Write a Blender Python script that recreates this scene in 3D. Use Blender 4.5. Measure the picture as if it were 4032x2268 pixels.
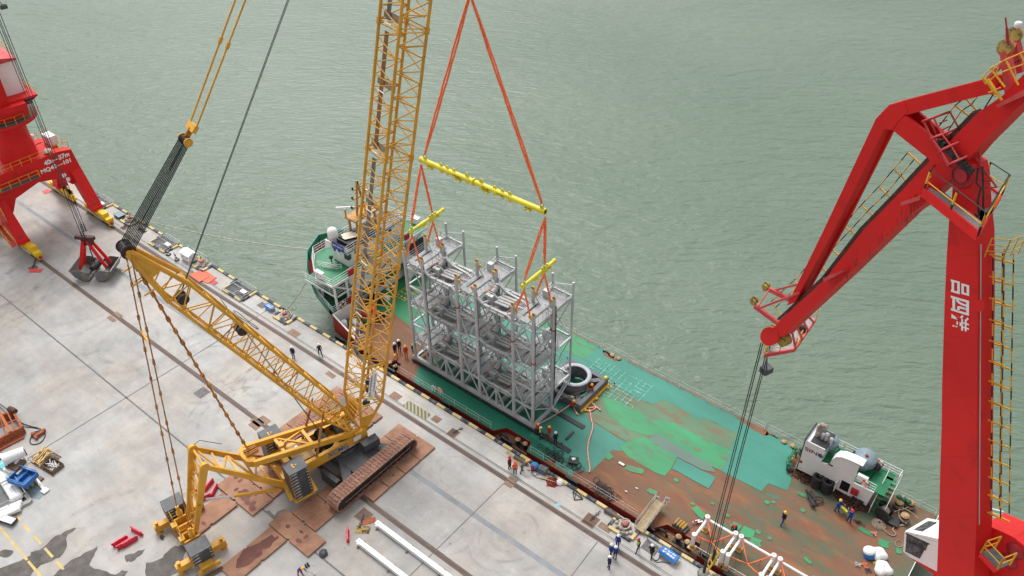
import bpy, math, random
from math import radians, sin, cos, pi, atan2, hypot
from mathutils import Vector, Matrix
random.seed(7)
for o in list(bpy.data.objects): bpy.data.objects.remove(o)
S = bpy.context.scene
COL = S.collection
# ------------------------------------------------------------------ camera
HC, FPX = 67.0, 3300.0
YAW, PIT, ROL = 2.261461757, 0.664321041, -0.014720972
def _cam():
    f = Vector((cos(PIT)*cos(YAW), cos(PIT)*sin(YAW), -sin(PIT)))
    r = Vector((sin(YAW), -cos(YAW), 0)); u = r.cross(f)
    return cos(ROL)*r+sin(ROL)*u, -sin(ROL)*r+cos(ROL)*u, f
CR, CU, CF = _cam()
CAM = Vector((0, 0, HC))
cd = bpy.data.cameras.new('camera'); cam = bpy.data.objects.new('camera', cd); COL.objects.link(cam)
mw = Matrix((( CR.x, CU.x, -CF.x, 0), (CR.y, CU.y, -CF.y, 0), (CR.z, CU.z, -CF.z, HC), (0, 0, 0, 1)))
cam.matrix_world = mw
cd.sensor_width = 36.0; cd.lens = FPX/4032*36.0; cd.clip_end = 6000; cd.clip_start = 0.5
S.camera = cam
# ------------------------------------------------------------------ world and sun (overcast)
SUN_EL, SUN_AZ = radians(58), radians(150)
w = bpy.data.worlds.new("World"); S.world = w; w.use_nodes = True
nt = w.node_tree; nt.nodes.clear()
sky = nt.nodes.new('ShaderNodeTexSky'); sky.sky_type = 'NISHITA'; sky.sun_disc = False
sky.sun_elevation = SUN_EL; sky.sun_rotation = radians(90)-SUN_AZ
sky.air_density = 1.0; sky.dust_density = 4.0; sky.ozone_density = 1.0
hs = nt.nodes.new('ShaderNodeHueSaturation'); hs.inputs['Saturation'].default_value = 0.12
bg = nt.nodes.new('ShaderNodeBackground'); bg.inputs[1].default_value = 0.15
wo = nt.nodes.new('ShaderNodeOutputWorld')
nt.links.new(sky.outputs[0], hs.inputs['Color']); nt.links.new(hs.outputs[0], bg.inputs[0]); nt.links.new(bg.outputs[0], wo.inputs[0])
sd = bpy.data.lights.new('sun', 'SUN'); sun = bpy.data.objects.new('sun', sd); COL.objects.link(sun)
sd.energy = 1.35; sd.angle = radians(24); sd.color = (1.0, 0.98, 0.95)
sdir = Vector((cos(SUN_EL)*cos(SUN_AZ), cos(SUN_EL)*sin(SUN_AZ), sin(SUN_EL)))
sun.rotation_euler = sdir.to_track_quat('Z', 'Y').to_euler()
S.view_settings.view_transform = 'Standard'; S.view_settings.look = 'None'
S.view_settings.gamma = 1.0; S.view_settings.exposure = 0.46
# ------------------------------------------------------------------ rays of the photograph -> points in the place
def ray(u, v):
    d = CR*((u-2016)/FPX) - CU*((v-1134)/FPX) + CF
    return d
def G(u, v, z=0.0):
    d = ray(u, v); return CAM + d*((z-HC)/d.z)
def VQ(u, v, p, n):
    d = ray(u, v); return CAM + d*((Vector(p)-CAM).dot(n)/d.dot(n))
def VY(u, v, y): return VQ(u, v, (0, y, 0), Vector((0, 1, 0)))
def VX(u, v, x): return VQ(u, v, (x, 0, 0), Vector((1, 0, 0)))
# ------------------------------------------------------------------ materials
MATS = {}
def _new(name):
    m = bpy.data.materials.new(name); m.use_nodes = True
    n = m.node_tree; b = n.nodes['Principled BSDF']; MATS[name] = m
    return m, n, b
def mat(name, c, c2=None, sc=2.0, lo=.45, hi=.7, rough=.6, metal=0.0, var=.12, stretch=None, bump=0.0, spec=.4):
    """paint with a slow tone variation and a second colour (rust, dirt) in noise patches"""
    m, n, b = _new(name); N = n.nodes; L = n.links
    tc = N.new('ShaderNodeTexCoord'); mp = N.new('ShaderNodeMapping')
    L.new(tc.outputs['Object'], mp.inputs[0])
    if stretch: mp.inputs['Scale'].default_value = stretch
    n1 = N.new('ShaderNodeTexNoise'); n1.inputs['Scale'].default_value = sc*.35; n1.inputs['Detail'].default_value = 5
    L.new(mp.outputs[0], n1.inputs['Vector'])
    mr = N.new('ShaderNodeMapRange'); mr.inputs[3].default_value = 1-var*1.6; mr.inputs[4].default_value = 1+var*1.6
    mr.inputs[1].default_value = .25; mr.inputs[2].default_value = .75
    L.new(n1.outputs[0], mr.inputs[0])
    mul = N.new('ShaderNodeVectorMath'); mul.operation = 'SCALE'; mul.inputs[0].default_value = c[:3]
    L.new(mr.outputs[0], mul.inputs['Scale'])
    out = mul.outputs[0]
    if c2:
        n2 = N.new('ShaderNodeTexNoise'); n2.inputs['Scale'].default_value = sc; n2.inputs['Detail'].default_value = 9; n2.inputs['Roughness'].default_value = .62
        L.new(mp.outputs[0], n2.inputs['Vector'])
        r2 = N.new('ShaderNodeMapRange'); r2.inputs[1].default_value = lo; r2.inputs[2].default_value = hi; L.new(n2.outputs[0], r2.inputs[0])
        mx = N.new('ShaderNodeMix'); mx.data_type = 'RGBA'; L.new(r2.outputs[0], mx.inputs[0]); L.new(out, mx.inputs[6])
        mx.inputs[7].default_value = (*c2[:3], 1); out = mx.outputs[2]
    L.new(out, b.inputs['Base Color'])
    b.inputs['Roughness'].default_value = rough; b.inputs['Metallic'].default_value = metal
    b.inputs['Specular IOR Level'].default_value = spec
    if bump:
        n3 = N.new('ShaderNodeTexNoise'); n3.inputs['Scale'].default_value = sc*6; n3.inputs['Detail'].default_value = 4; L.new(mp.outputs[0], n3.inputs['Vector'])
        bp = N.new('ShaderNodeBump'); bp.inputs['Strength'].default_value = bump; bp.inputs['Distance'].default_value = .05
        L.new(n3.outputs[0], bp.inputs['Height']); L.new(bp.outputs[0], b.inputs['Normal'])
    return m
RUST = (.17, .065, .03)
yel = mat('crane_yellow', (.66, .335, .035), (.26, .12, .03), 1.3, .62, .76, rough=.5, var=.12)
yeld = mat('pendant_brown', (.44, .20, .05), (.16, .06, .03), 1.5, .5, .66, rough=.65)
red = mat('crane_red', (.66, .017, .016), (.42, .016, .015), .6, .55, .78, rough=.5, var=.07, spec=.22)
redl = mat('faded_red', (.60, .085, .085), (.5, .04, .04), .8, .4, .6, rough=.5)
white = mat('white_paint', (.74, .75, .75), (.42, .38, .33), 1.2, .62, .82, rough=.45, var=.05)
wclean = mat('clean_white', (.82, .82, .81), rough=.4, var=.03)
black = mat('black_steel', (.022, .023, .025), (.06, .05, .045), 2, .5, .7, rough=.55)
dgrey = mat('dark_grey_steel', (.06, .066, .075), (.12, .115, .11), 1.4, .52, .74, rough=.5)
grey = mat('galvanised_grey', (.50, .51, .515), (.37, .37, .37), 1.2, .55, .8, rough=.5, metal=.15, var=.1)
greyf = mat('grey_floor', (.33, .335, .34), (.24, .24, .245), 2.0, .45, .7, rough=.65)
greyd = mat('grey_dark', (.12, .122, .125), (.07, .07, .07), 1.5, .5, .7, rough=.6)
gpl = mat('ring_grey', (.115, .11, .118), (.17, .165, .17), 1.2, .5, .75, rough=.6)
green = mat('deck_green', (.006, .19, .075), (.01, .12, .05), .6, .45, .7, rough=.42, var=.12)
greend = mat('gear_green', (.008, .13, .06), (.03, .06, .04), 2, .5, .7, rough=.5)
hullr = mat('hull_red', (.30, .024, .014), (.14, .022, .016), .8, .45, .7, rough=.6, stretch=(.6, .6, 2))
rope = mat('rope', (.36, .29, .22), (.2, .16, .12), 6, .5, .6, rough=.9)
ropew = mat('pale_rope', (.55, .49, .42), (.3, .26, .22), 3, .5, .6, rough=.9)
orng = mat('orange_sling', (.95, .16, .04), (.95, .30, .15), 7, .48, .62, rough=.8)
pinkl = mat('faded_sling', (.85, .27, .18), (.8, .45, .38), 5, .45, .6, rough=.8)
byel = mat('beam_yellow', (.75, .66, .04), (.55, .5, .08), 2, .55, .8, rough=.45)
hyel = mat('rail_yellow', (.75, .42, .03), (.5, .25, .04), 3, .55, .7, rough=.5)
bogy = mat('bogie_yellow', (.75, .50, .02), (.4, .25, .03), 1.5, .6, .75, rough=.5)
lug = mat('lug_yellow', (.62, .33, .02), rough=.5)
wire = mat('wire_rope', (.018, .024, .022), (.06, .07, .07), 9, .48, .6, rough=.5)
rubber = mat('rubber', (.018, .018, .019), (.05, .05, .05), 4, .5, .7, rough=.85)
plate = mat('road_plate', (.35, .19, .12), (.25, .125, .08), 1.1, .45, .7, rough=.8, var=.12, bump=.3)
shoe = mat('track_shoe', (.36, .19, .135), (.2, .11, .08), 2.2, .45, .7, rough=.75, bump=.3)
oilm = mat('oil_wet', (.13, .045, .035), (.17, .07, .05), 1.5, .5, .7, rough=.55, spec=.2)
conk = mat('kerb_black', (.05, .052, .055), (.26, .26, .26), 3.0, .48, .70, rough=.8)
cony = mat('kerb_yellow', (.58, .45, .17), (.5, .46, .38), 3.0, .46, .70, rough=.8)
railm = mat('rail_rust', (.16, .10, .075), (.10, .07, .06), 3, .45, .65, rough=.75, stretch=(.4, 3, 1))
slotm = mat('cable_slot', (.07, .075, .075), (.2, .2, .2), 2, .55, .75, rough=.8)
jointm = mat('joint_fill', (.13, .13, .13), (.2, .2, .2), 2, .45, .7, rough=.85)
wood = mat('timber', (.55, .40, .22), (.35, .24, .12), 4, .45, .7, rough=.85)
woodd = mat('old_timber', (.20, .13, .085), (.11, .07, .05), 4, .45, .7, rough=.9)
blue = mat('blue_paint', (.02, .14, .42), (.3, .4, .5), 3, .62, .75, rough=.5)
barr = mat('barrier_red', (.62, .012, .045), (.45, .02, .05), 2, .6, .8, rough=.4)
redb = mat('fire_red', (.38, .02, .03), rough=.5)
glass = mat('dark_glass', (.05, .06, .065), rough=.12, var=.1)
tank = mat('tank_blue_grey', (.20, .27, .31), (.14, .18, .2), 2, .5, .75, rough=.5)
chain = mat('rusty_chain', (.07, .035, .028), (.14, .06, .04), 6, .45, .6, rough=.85, bump=.5)
orust = mat('orange_rust', (.42, .12, .05), (.24, .07, .04), 3, .4, .65, rough=.8)
tarp = mat('white_sack', (.78, .78, .77), rough=.6, var=.12)
skin = mat('skin', (.45, .26, .18), rough=.6, var=.03)
pinkc = mat('faded_bollard', (.36, .12, .11), (.5, .30, .27), 5, .5, .7, rough=.8)
def cloth(n, c): return mat('cloth_'+n, c, None, 6, rough=.85, var=.1)
cb, cn, cbl, cr_, co, cgr, cg = cloth('black', (.012, .013, .016)), cloth('navy', (.012, .02, .06)), cloth('blue', (.01, .05, .28)), cloth('red', (.55, .03, .015)), cloth('orange', (.80, .09, .02)), cloth('lime', (.45, .75, .10)), cloth('grey', (.10, .10, .10))
cdr = cloth('wine', (.18, .02, .03))
hw, hy, hr = mat('helmet_white', (.85, .85, .85), rough=.3), mat('helmet_yellow', (.85, .50, .03), rough=.3), mat('helmet_red', (.65, .015, .02), rough=.3)
wet = mat('wet_patch', (.06, .052, .044), (.13, .115, .10), .9, .42, .70, rough=.5, var=.15, spec=.25)
def rust_deck():
    m, n, b = _new('deck_rust'); N = n.nodes; L = n.links; tc = N.new('ShaderNodeTexCoord')
    def ns(sc, st, lo, hi, det=8, ro=.6):
        mp = N.new('ShaderNodeMapping'); mp.inputs['Scale'].default_value = st; L.new(tc.outputs['Object'], mp.inputs[0]); t = N.new('ShaderNodeTexNoise'); t.inputs['Scale'].default_value = sc
        t.inputs['Detail'].default_value = det; t.inputs['Roughness'].default_value = ro; L.new(mp.outputs[0], t.inputs[0]); r = N.new('ShaderNodeMapRange'); r.inputs[1].default_value = lo; r.inputs[2].default_value = hi; L.new(t.outputs[0], r.inputs[0]); return r.outputs[0]
    cur = None
    def mix(f, a, c):
        x = N.new('ShaderNodeMix'); x.data_type = 'RGBA'; L.new(f, x.inputs[0])
        if isinstance(a, tuple): x.inputs[6].default_value = (*a, 1)
        else: L.new(a, x.inputs[6])
        x.inputs[7].default_value = (*c, 1); return x.outputs[2]
    c = mix(ns(.25, (.6, 1.2, 1), .35, .65), (.165, .075, .048), (.215, .102, .058))
    c = mix(ns(.5, (.35, 1.6, 1), .52, .70), c, (.31, .125, .05))
    # green paint rests, more of them towards the stern
    sx = N.new('ShaderNodeSeparateXYZ'); L.new(tc.outputs['Object'], sx.inputs[0]); rr = N.new('ShaderNodeMapRange'); rr.inputs[1].default_value = 14; rr.inputs[2].default_value = 28; rr.inputs[3].default_value = .18; rr.inputs[4].default_value = 1; L.new(sx.outputs[0], rr.inputs[0])
    mm = N.new('ShaderNodeMath'); mm.operation = 'MULTIPLY'; L.new(rr.outputs[0], mm.inputs[0]); L.new(ns(.42, (.5, 1.3, 1), .42, .60), mm.inputs[1])
    c = mix(mm.outputs[0], c, (.10, .115, .07))
    m2 = N.new('ShaderNodeMath'); m2.operation = 'MULTIPLY'; L.new(rr.outputs[0], m2.inputs[0]); L.new(ns(.8, (.6, 1.2, 1), .62, .66, 4), m2.inputs[1]); c = mix(m2.outputs[0], c, (.07, .155, .10))
    c = mix(ns(3.5, (.6, 1.2, 1), .62, .72), c, (.10, .035, .022))
    L.new(c, b.inputs['Base Color']); b.inputs['Roughness'].default_value = .75; b.inputs['Specular IOR Level'].default_value = .3; return m
rustd = rust_deck()
def paint(name, c, wear=.62, c2=(.17, .085, .05)): return mat(name, c, c2, .9, wear, wear+.10, rough=.55, var=.12, stretch=(.45, 1.3, 1))
pteal = paint('paint_teal', (.032, .205, .150), .62, (.07, .15, .11)); pgrn = paint('paint_green', (.032, .245, .098), .52, (.085, .15, .075))
pdrk = paint('paint_dark_green', (.008, .15, .09), .66); polv = paint('paint_olive', (.085, .17, .09), .50, (.14, .115, .055))
pgry = paint('paint_grey_green', (.10, .165, .13), .60); pfrn = paint('paint_front_green', (.012, .185, .07), .70)
scr = mat('scraped_paint', (.22, .50, .42), (.05, .3, .22), 3, .45, .6, rough=.7)
# concrete: pours, dirt, streaks, tyre arcs
def concrete(name, base, arcs=True):
    m, n, b = _new(name); N = n.nodes; L = n.links
    tc = N.new('ShaderNodeTexCoord')
    def noise(sc, st=(1, 1, 1), det=8, ro=.55):
        mp = N.new('ShaderNodeMapping'); mp.inputs['Scale'].default_value = st; mp.inputs['Rotation'].default_value = (0, 0, .25)
        L.new(tc.outputs['Object'], mp.inputs[0]); t = N.new('ShaderNodeTexNoise'); t.inputs['Scale'].default_value = sc
        t.inputs['Detail'].default_value = det; t.inputs['Roughness'].default_value = ro; L.new(mp.outputs[0], t.inputs[0]); return t.outputs[0]
    def rng(x, a, b_, c, d):
        r = N.new('ShaderNodeMapRange'); r.inputs[1].default_value = a; r.inputs[2].default_value = b_; r.inputs[3].default_value = c; r.inputs[4].default_value = d
        L.new(x, r.inputs[0]); return r.outputs[0]
    def mth(op, a, b_=None):
        x = N.new('ShaderNodeMath'); x.operation = op
        for i, v in enumerate((a, b_)):
            if v is None: continue
            if hasattr(v, 'links'): L.new(v, x.inputs[i])
            else: x.inputs[i].default_value = v
        return x.outputs[0]
    v = rng(noise(.05), .35, .65, .80, 1.14)
    v = mth('MULTIPLY', v, rng(noise(.35, (1, 1, 1)), .35, .65, .91, 1.07))
    v = mth('MULTIPLY', v, rng(noise(.8, (.3, 1.3, 1), 10, .7), .38, .66, .955, 1.06))
    v = mth('MULTIPLY', v, rng(noise(.16, (1.6, .5, 1), 9, .6), .42, .66, 1.04, .90))
    v = mth('MULTIPLY', v, rng(noise(2.6, (1, .8, 1), 5, .8), .64, .72, 1.0, 1.17))
    v = mth('MULTIPLY', v, rng(noise(.55, (1, 1, 1), 10, .75), .36, .66, .93, 1.06))
    v = mth('MULTIPLY', v, rng(noise(6.0, (1, 1, 1), 4), .3, .7, .95, 1.05))
    v = mth('MULTIPLY', v, rng(noise(1.6, (1, 1, 1), 2, .4), .72, .80, 1.0, .7))
    v = mth('MULTIPLY', v, rng(noise(.9, (1.6, .5, 1), 6, .6), .58, .72, 1.0, 1.13))
    if arcs:
        for (cx, cy, r0, r1, fr, st) in [(-118, 23, 7, 17, 2.2, .30), (-108, 22, 3, 9, 3.0, .18), (-98, 30, 2, 8, 2.5, .16), (-73, 33, 1.5, 7, 4.2, .26), (-66, 34.5, 1, 4.5, 5.0, .26), (-63, 30, 2, 6, 4.4, .22),
                                     (-36.5, 33, .6, 3.6, 6.0, .20), (-31, 36.5, 1, 4, 5, .22), (-40, 38.5, .8, 3.0, 6.0, .2), (-79, 20, 3, 10, 3, .14), (-57, 12, 3, 9, 3.2, .2), (-84, 29, 2, 6, 4, .16), (-48, 12, 2, 7, 3.5, .18)]:
            vs = N.new('ShaderNodeVectorMath'); vs.operation = 'DISTANCE'; L.new(tc.outputs['Object'], vs.inputs[0]); vs.inputs[1].default_value = (cx, cy, 0)
            d = mth('ADD', vs.outputs['Value'], rng(noise(.2, (1, 1, 1), 1), .3, .7, -.3, .3))
            band = mth('MULTIPLY', rng(d, r0, r0+.8, 0, 1), rng(d, r1, r1+1.2, 1, 0))
            s = rng(mth('SINE', mth('MULTIPLY', d, fr)), .25, .95, 0, 1)
            brk = mth('MULTIPLY', rng(noise(.8, (1, 1, 1), 5, .7), .42, .62, 0, 1), rng(noise(.17, (1, 1, 1), 3), .40, .58, .1, 1))
            k = mth('MULTIPLY', mth('MULTIPLY', band, s), mth('MULTIPLY', brk, st))
            v = mth('MULTIPLY', v, mth('SUBTRACT', 1.0, k))
    sx = N.new('ShaderNodeSeparateXYZ'); L.new(tc.outputs['Object'], sx.inputs[0])
    dark = mth('MULTIPLY', rng(sx.outputs[0], -60, -100, 1.0, .94), rng(sx.outputs[1], 41.8, 42.1, 1.0, 1.12))
    v = mth('MULTIPLY', v, dark)
    mx = N.new('ShaderNodeMix'); mx.data_type = 'RGBA'; L.new(rng(noise(.11, (1, 1, 1), 6), .42, .62, 0, 1), mx.inputs[0])
    mx.inputs[6].default_value = (*base, 1); mx.inputs[7].default_value = (base[0]*1.06, base[1]*.99, base[2]*.92, 1)
    sc_ = N.new('ShaderNodeVectorMath'); sc_.operation = 'SCALE'; L.new(mx.outputs[2], sc_.inputs[0]); L.new(v, sc_.inputs['Scale'])
    L.new(sc_.outputs[0], b.inputs['Base Color']); b.inputs['Roughness'].default_value = .85
    b.inputs['Specular IOR Level'].default_value = .25
    bp = N.new('ShaderNodeBump'); bp.inputs['Strength'].default_value = .25; bp.inputs['Distance'].default_value = .03
    L.new(noise(5, (1, 1, 1), 8, .6), bp.inputs['Height']); L.new(bp.outputs[0], b.inputs['Normal'])
    return m
conc = concrete('concrete', (.40, .395, .385))
conl = mat('pale_concrete', (.46, .445, .42), (.36, .35, .33), 1.2, .45, .7, rough=.85, var=.06)
# water
def water():
    m, n, b = _new('sea_water'); N = n.nodes; L = n.links
    tc = N.new('ShaderNodeTexCoord')
    def ns(sc, st, rot, det=3, ro=.5, dist=0.0):
        mp = N.new('ShaderNodeMapping'); mp.vector_type = 'TEXTURE'; mp.inputs['Scale'].default_value = (1/st[0], 1/st[1], 1); mp.inputs['Rotation'].default_value = (0, 0, .52+rot*.3)
        L.new(tc.outputs['Object'], mp.inputs[0]); t = N.new('ShaderNodeTexNoise'); t.inputs['Scale'].default_value = sc; t.inputs['Detail'].default_value = det
        t.inputs['Roughness'].default_value = ro; t.inputs['Distortion'].default_value = dist; L.new(mp.outputs[0], t.inputs[0]); return t.outputs[0]
    def mth(op, a, b_):
        x = N.new('ShaderNodeMath'); x.operation = op
        for i, v in enumerate((a, b_)):
            if hasattr(v, 'links'): L.new(v, x.inputs[i])
            else: x.inputs[i].default_value = v
        return x.outputs[0]
    a = ns(.62, (.42, 1.25, 1), 0, 3, .5, .5); c = ns(1.6, (.5, 1.3, 1), .6, 3, .55, .4); d = ns(.11, (.5, 1.2, 1), -.5, 3)
    h = mth('ADD', mth('ADD', mth('MULTIPLY', a, .62), mth('MULTIPLY', c, .20)), mth('MULTIPLY', d, .8))
    bp = N.new('ShaderNodeBump'); bp.inputs['Strength'].default_value = 1.0; bp.inputs['Distance'].default_value = .68
    L.new(h, bp.inputs['Height']); L.new(bp.outputs[0], b.inputs['Normal'])
    cr = N.new('ShaderNodeMapRange'); cr.inputs[1].default_value = .35; cr.inputs[2].default_value = .65; L.new(ns(.012, (1, 1.6, 1), -.7, 5), cr.inputs[0])
    mx = N.new('ShaderNodeMix'); mx.data_type = 'RGBA'; L.new(cr.outputs[0], mx.inputs[0])
    mx.inputs[6].default_value = (.105, .152, .108, 1); mx.inputs[7].default_value = (.135, .180, .134, 1)
    # small foam flecks
    fm = N.new('ShaderNodeMapRange'); fm.inputs[1].default_value = .77; fm.inputs[2].default_value = .82; L.new(ns(1.1, (.8, 1.4, 1), -.6, 9, .7), fm.inputs[0])
    fz = N.new('ShaderNodeMapRange'); fz.inputs[1].default_value = .52; fz.inputs[2].default_value = .66; L.new(ns(.05, (1, 1, 1), .4, 3), fz.inputs[0])
    m2 = N.new('ShaderNodeMix'); m2.data_type = 'RGBA'; L.new(mth('MULTIPLY', fm.outputs[0], fz.outputs[0]), m2.inputs[0]); L.new(mx.outputs[2], m2.inputs[6]); m2.inputs[7].default_value = (.6, .65, .6, 1)
    L.new(m2.outputs[2], b.inputs['Base Color'])
    b.inputs['Roughness'].default_value = .34; b.inputs['IOR'].default_value = 1.33; b.inputs['Specular IOR Level'].default_value = .5
    return m
sea = water()
def stripes(name, c1, c2, per, axis=0, wid=.5):
    """bands painted on a tube or plate along one local axis"""
    m, n, b = _new(name); N = n.nodes; L = n.links
    tc = N.new('ShaderNodeTexCoord'); sx = N.new('ShaderNodeSeparateXYZ'); L.new(tc.outputs['Object'], sx.inputs[0])
    f = N.new('ShaderNodeMath'); f.operation = 'DIVIDE'; f.inputs[1].default_value = per
    if axis == 3:
        ad = N.new('ShaderNodeMath'); ad.operation = 'ADD'; L.new(sx.outputs[0], ad.inputs[0]); L.new(sx.outputs[1], ad.inputs[1]); L.new(ad.outputs[0], f.inputs[0])
    else: L.new(sx.outputs[axis], f.inputs[0])
    fr = N.new('ShaderNodeMath'); fr.operation = 'FRACT'; L.new(f.outputs[0], fr.inputs[0])
    g = N.new('ShaderNodeMath'); g.operation = 'GREATER_THAN'; g.inputs[1].default_value = wid; L.new(fr.outputs[0], g.inputs[0])
    mx = N.new('ShaderNodeMix'); mx.data_type = 'RGBA'; L.new(g.outputs[0], mx.inputs[0]); mx.inputs[6].default_value = (*c1, 1); mx.inputs[7].default_value = (*c2, 1)
    L.new(mx.outputs[2], b.inputs['Base Color']); b.inputs['Roughness'].default_value = .6
    return m
hazr = stripes('rail_yellow_black', (.75, .42, .03), (.012, .02, .02), 1.3, 2)
haza = stripes('plate_hazard', (.37, .33, .15), (.10, .10, .085), .55, 3)
# ------------------------------------------------------------------ mesh builder
class MB:
    def __init__(s): s.v = []; s.f = []; s.m = []; s.sm = []; s.k = [0]
    def mark(s): s.k.append(len(s.f)); return s
    def build_each(s, name, mats, parent=None, world=True):
        s.mark(); out = []
        for a, b in zip(s.k[:-1], s.k[1:]):
            if b <= a: continue
            p = MB(); used = sorted({i for f in s.f[a:b] for i in f}); mp = {i: j for j, i in enumerate(used)}
            p.v = [s.v[i] for i in used]; p.f = [tuple(mp[i] for i in f) for f in s.f[a:b]]; p.m = s.m[a:b]; p.sm = s.sm[a:b]
            out.append(p.build(name, mats, parent, world))
        return out
    def add(s, vs, fs, mi=0, sm=False):
        o = len(s.v); s.v += [tuple(x) for x in vs]
        for f in fs: s.f.append(tuple(i+o for i in f)); s.m.append(mi); s.sm.append(sm)
        return s
    def hexa(s, p, mi=0):
        return s.add(p, [(0, 3, 2, 1), (4, 5, 6, 7), (0, 1, 5, 4), (1, 2, 6, 5), (2, 3, 7, 6), (3, 0, 4, 7)], mi)
    def bb(s, x0, x1, y0, y1, z0, z1, mi=0):
        return s.hexa([(x0, y0, z0), (x1, y0, z0), (x1, y1, z0), (x0, y1, z0), (x0, y0, z1), (x1, y0, z1), (x1, y1, z1), (x0, y1, z1)], mi)
    def fbox(s, c, ex, ey, ez, mi=0):
        c = Vector(c); ex = Vector(ex)/2; ey = Vector(ey)/2; ez = Vector(ez)/2
        return s.hexa([c-ex-ey-ez, c+ex-ey-ez, c+ex+ey-ez, c-ex+ey-ez, c-ex-ey+ez, c+ex-ey+ez, c+ex+ey+ez, c-ex+ey+ez], mi)
    def beam(s, p, q, w, h=None, up=(0, 0, 1), mi=0, w2=None, h2=None):
        p = Vector(p); q = Vector(q); h = w if h is None else h; w2 = w if w2 is None else w2; h2 = h if h2 is None else h2
        d = (q-p).normalized(); up = Vector(up)
        if abs(d.dot(up)) > .98: up = Vector((1, 0, 0)) if abs(d.x) < .9 else Vector((0, 1, 0))
        a = d.cross(up).normalized(); b = a.cross(d)
        return s.hexa([p-a*w/2-b*h/2, p+a*w/2-b*h/2, p+a*w/2+b*h/2, p-a*w/2+b*h/2, q-a*w2/2-b*h2/2, q+a*w2/2-b*h2/2, q+a*w2/2+b*h2/2, q-a*w2/2+b*h2/2], mi)
    def tube(s, p, q, r, n=6, r2=None, mi=0, caps=True):
        p = Vector(p); q = Vector(q); r2 = r if r2 is None else r2
        d = (q-p).normalized(); up = Vector((0, 0, 1)) if abs(d.z) < .9 else Vector((1, 0, 0))
        a = d.cross(up).normalized(); b = a.cross(d)
        vs = [p+(a*cos(2*pi*i/n)+b*sin(2*pi*i/n))*r for i in range(n)]+[q+(a*cos(2*pi*i/n)+b*sin(2*pi*i/n))*r2 for i in range(n)]
        s.add(vs, [(i, (i+1) % n, n+(i+1) % n, n+i) for i in range(n)], mi, True)
        if caps: s.add(vs, [tuple(reversed(range(n))), tuple(range(n, 2*n))], mi)
        return s
    def path(s, pts, r, n=6, mi=0, closed=False):
        pts = [Vector(p) for p in pts]; k = len(pts)
        if k < 2: return s
        vs = []; pa = None
        for i, p in enumerate(pts):
            if closed: t = pts[(i+1) % k]-pts[i-1]
            else: t = (pts[min(i+1, k-1)]-pts[max(i-1, 0)])
            t = t.normalized() if t.length > 1e-6 else Vector((0, 0, 1))
            if pa is None:
                up = Vector((0, 0, 1)) if abs(t.z) < .9 else Vector((1, 0, 0)); a = t.cross(up).normalized()
            else:
                a = pa-t*pa.dot(t); a = a.normalized() if a.length > 1e-6 else t.orthogonal().normalized()
            pa = a; b = a.cross(t)
            vs += [p+(a*cos(2*pi*j/n)+b*sin(2*pi*j/n))*r for j in range(n)]
        fs = []
        for i in range(k if closed else k-1):
            o = i*n; o2 = ((i+1) % k)*n
            fs += [(o+j, o+(j+1) % n, o2+(j+1) % n, o2+j) for j in range(n)]
        if not closed: fs += [tuple(range(n)), tuple(range((k-1)*n, k*n))]
        return s.add(vs, fs, mi, True)
    def prism(s, poly, off, mi=0, mi2=None):
        poly = [Vector(p) for p in poly]; off = Vector(off); n = len(poly)
        vs = poly+[p+off for p in poly]
        s.add(vs, [tuple(reversed(range(n))), tuple(range(n, 2*n))], mi)
        return s.add(vs, [(i, (i+1) % n, n+(i+1) % n, n+i) for i in range(n)], mi if mi2 is None else mi2)
    def sheet(s, poly, mi=0): return s.add(poly, [tuple(range(len(poly)))], mi)
    def lathe(s, c, prof, n=16, ax=(0, 0, 1), mi=0, sm=True, caps=True, arc=2*pi):
        c = Vector(c); ax = Vector(ax).normalized(); up = Vector((0, 0, 1)) if abs(ax.z) < .9 else Vector((1, 0, 0))
        a = ax.cross(up).normalized(); b = ax.cross(a); vs = []; full = arc > 6.28; m = n if full else n+1
        for r, z in prof:
            vs += [c+ax*z+(a*cos(arc*i/n)+b*sin(arc*i/n))*r for i in range(m)]
        fs = []
        for k in range(len(prof)-1):
            for i in range(n): j = (i+1) % m; fs.append((k*m+i, k*m+j, (k+1)*m+j, (k+1)*m+i))
        s.add(vs, fs, mi, sm)
        if caps and full: s.add(vs, [tuple(range(m)), tuple(range((len(prof)-1)*m, len(prof)*m))], mi)
        return s
    def torus(s, c, R, r, ax=(0, 0, 1), n=18, k=6, mi=0, sy=1.0):
        c = Vector(c); ax = Vector(ax).normalized(); up = Vector((0, 0, 1)) if abs(ax.z) < .9 else Vector((1, 0, 0))
        a = ax.cross(up).normalized(); b = ax.cross(a)
        return s.path([c+a*cos(2*pi*i/n)*R+b*sin(2*pi*i/n)*R*sy for i in range(n)], r, k, mi, True)
    def rail(s, pts, h=1.05, sp=1.5, r=.03, bars=3, mi=0, closed=False, rp=None):
        pts = [Vector(p) for p in pts]; k = len(pts); rp = rp or r
        for i in range(k if closed else k-1):
            p, q = pts[i], pts[(i+1) % k]; L_ = (q-p).length; n = max(1, round(L_/sp))
            for j in range(n+1):
                x = p.lerp(q, j/n); s.tube(x, x+Vector((0, 0, h)), rp, 4, mi=mi, caps=False)
            for j in range(bars):
                z = Vector((0, 0, h*(j+1)/bars)); s.tube(p+z, q+z, r, 4, mi=mi, caps=False)
        return s
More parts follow.
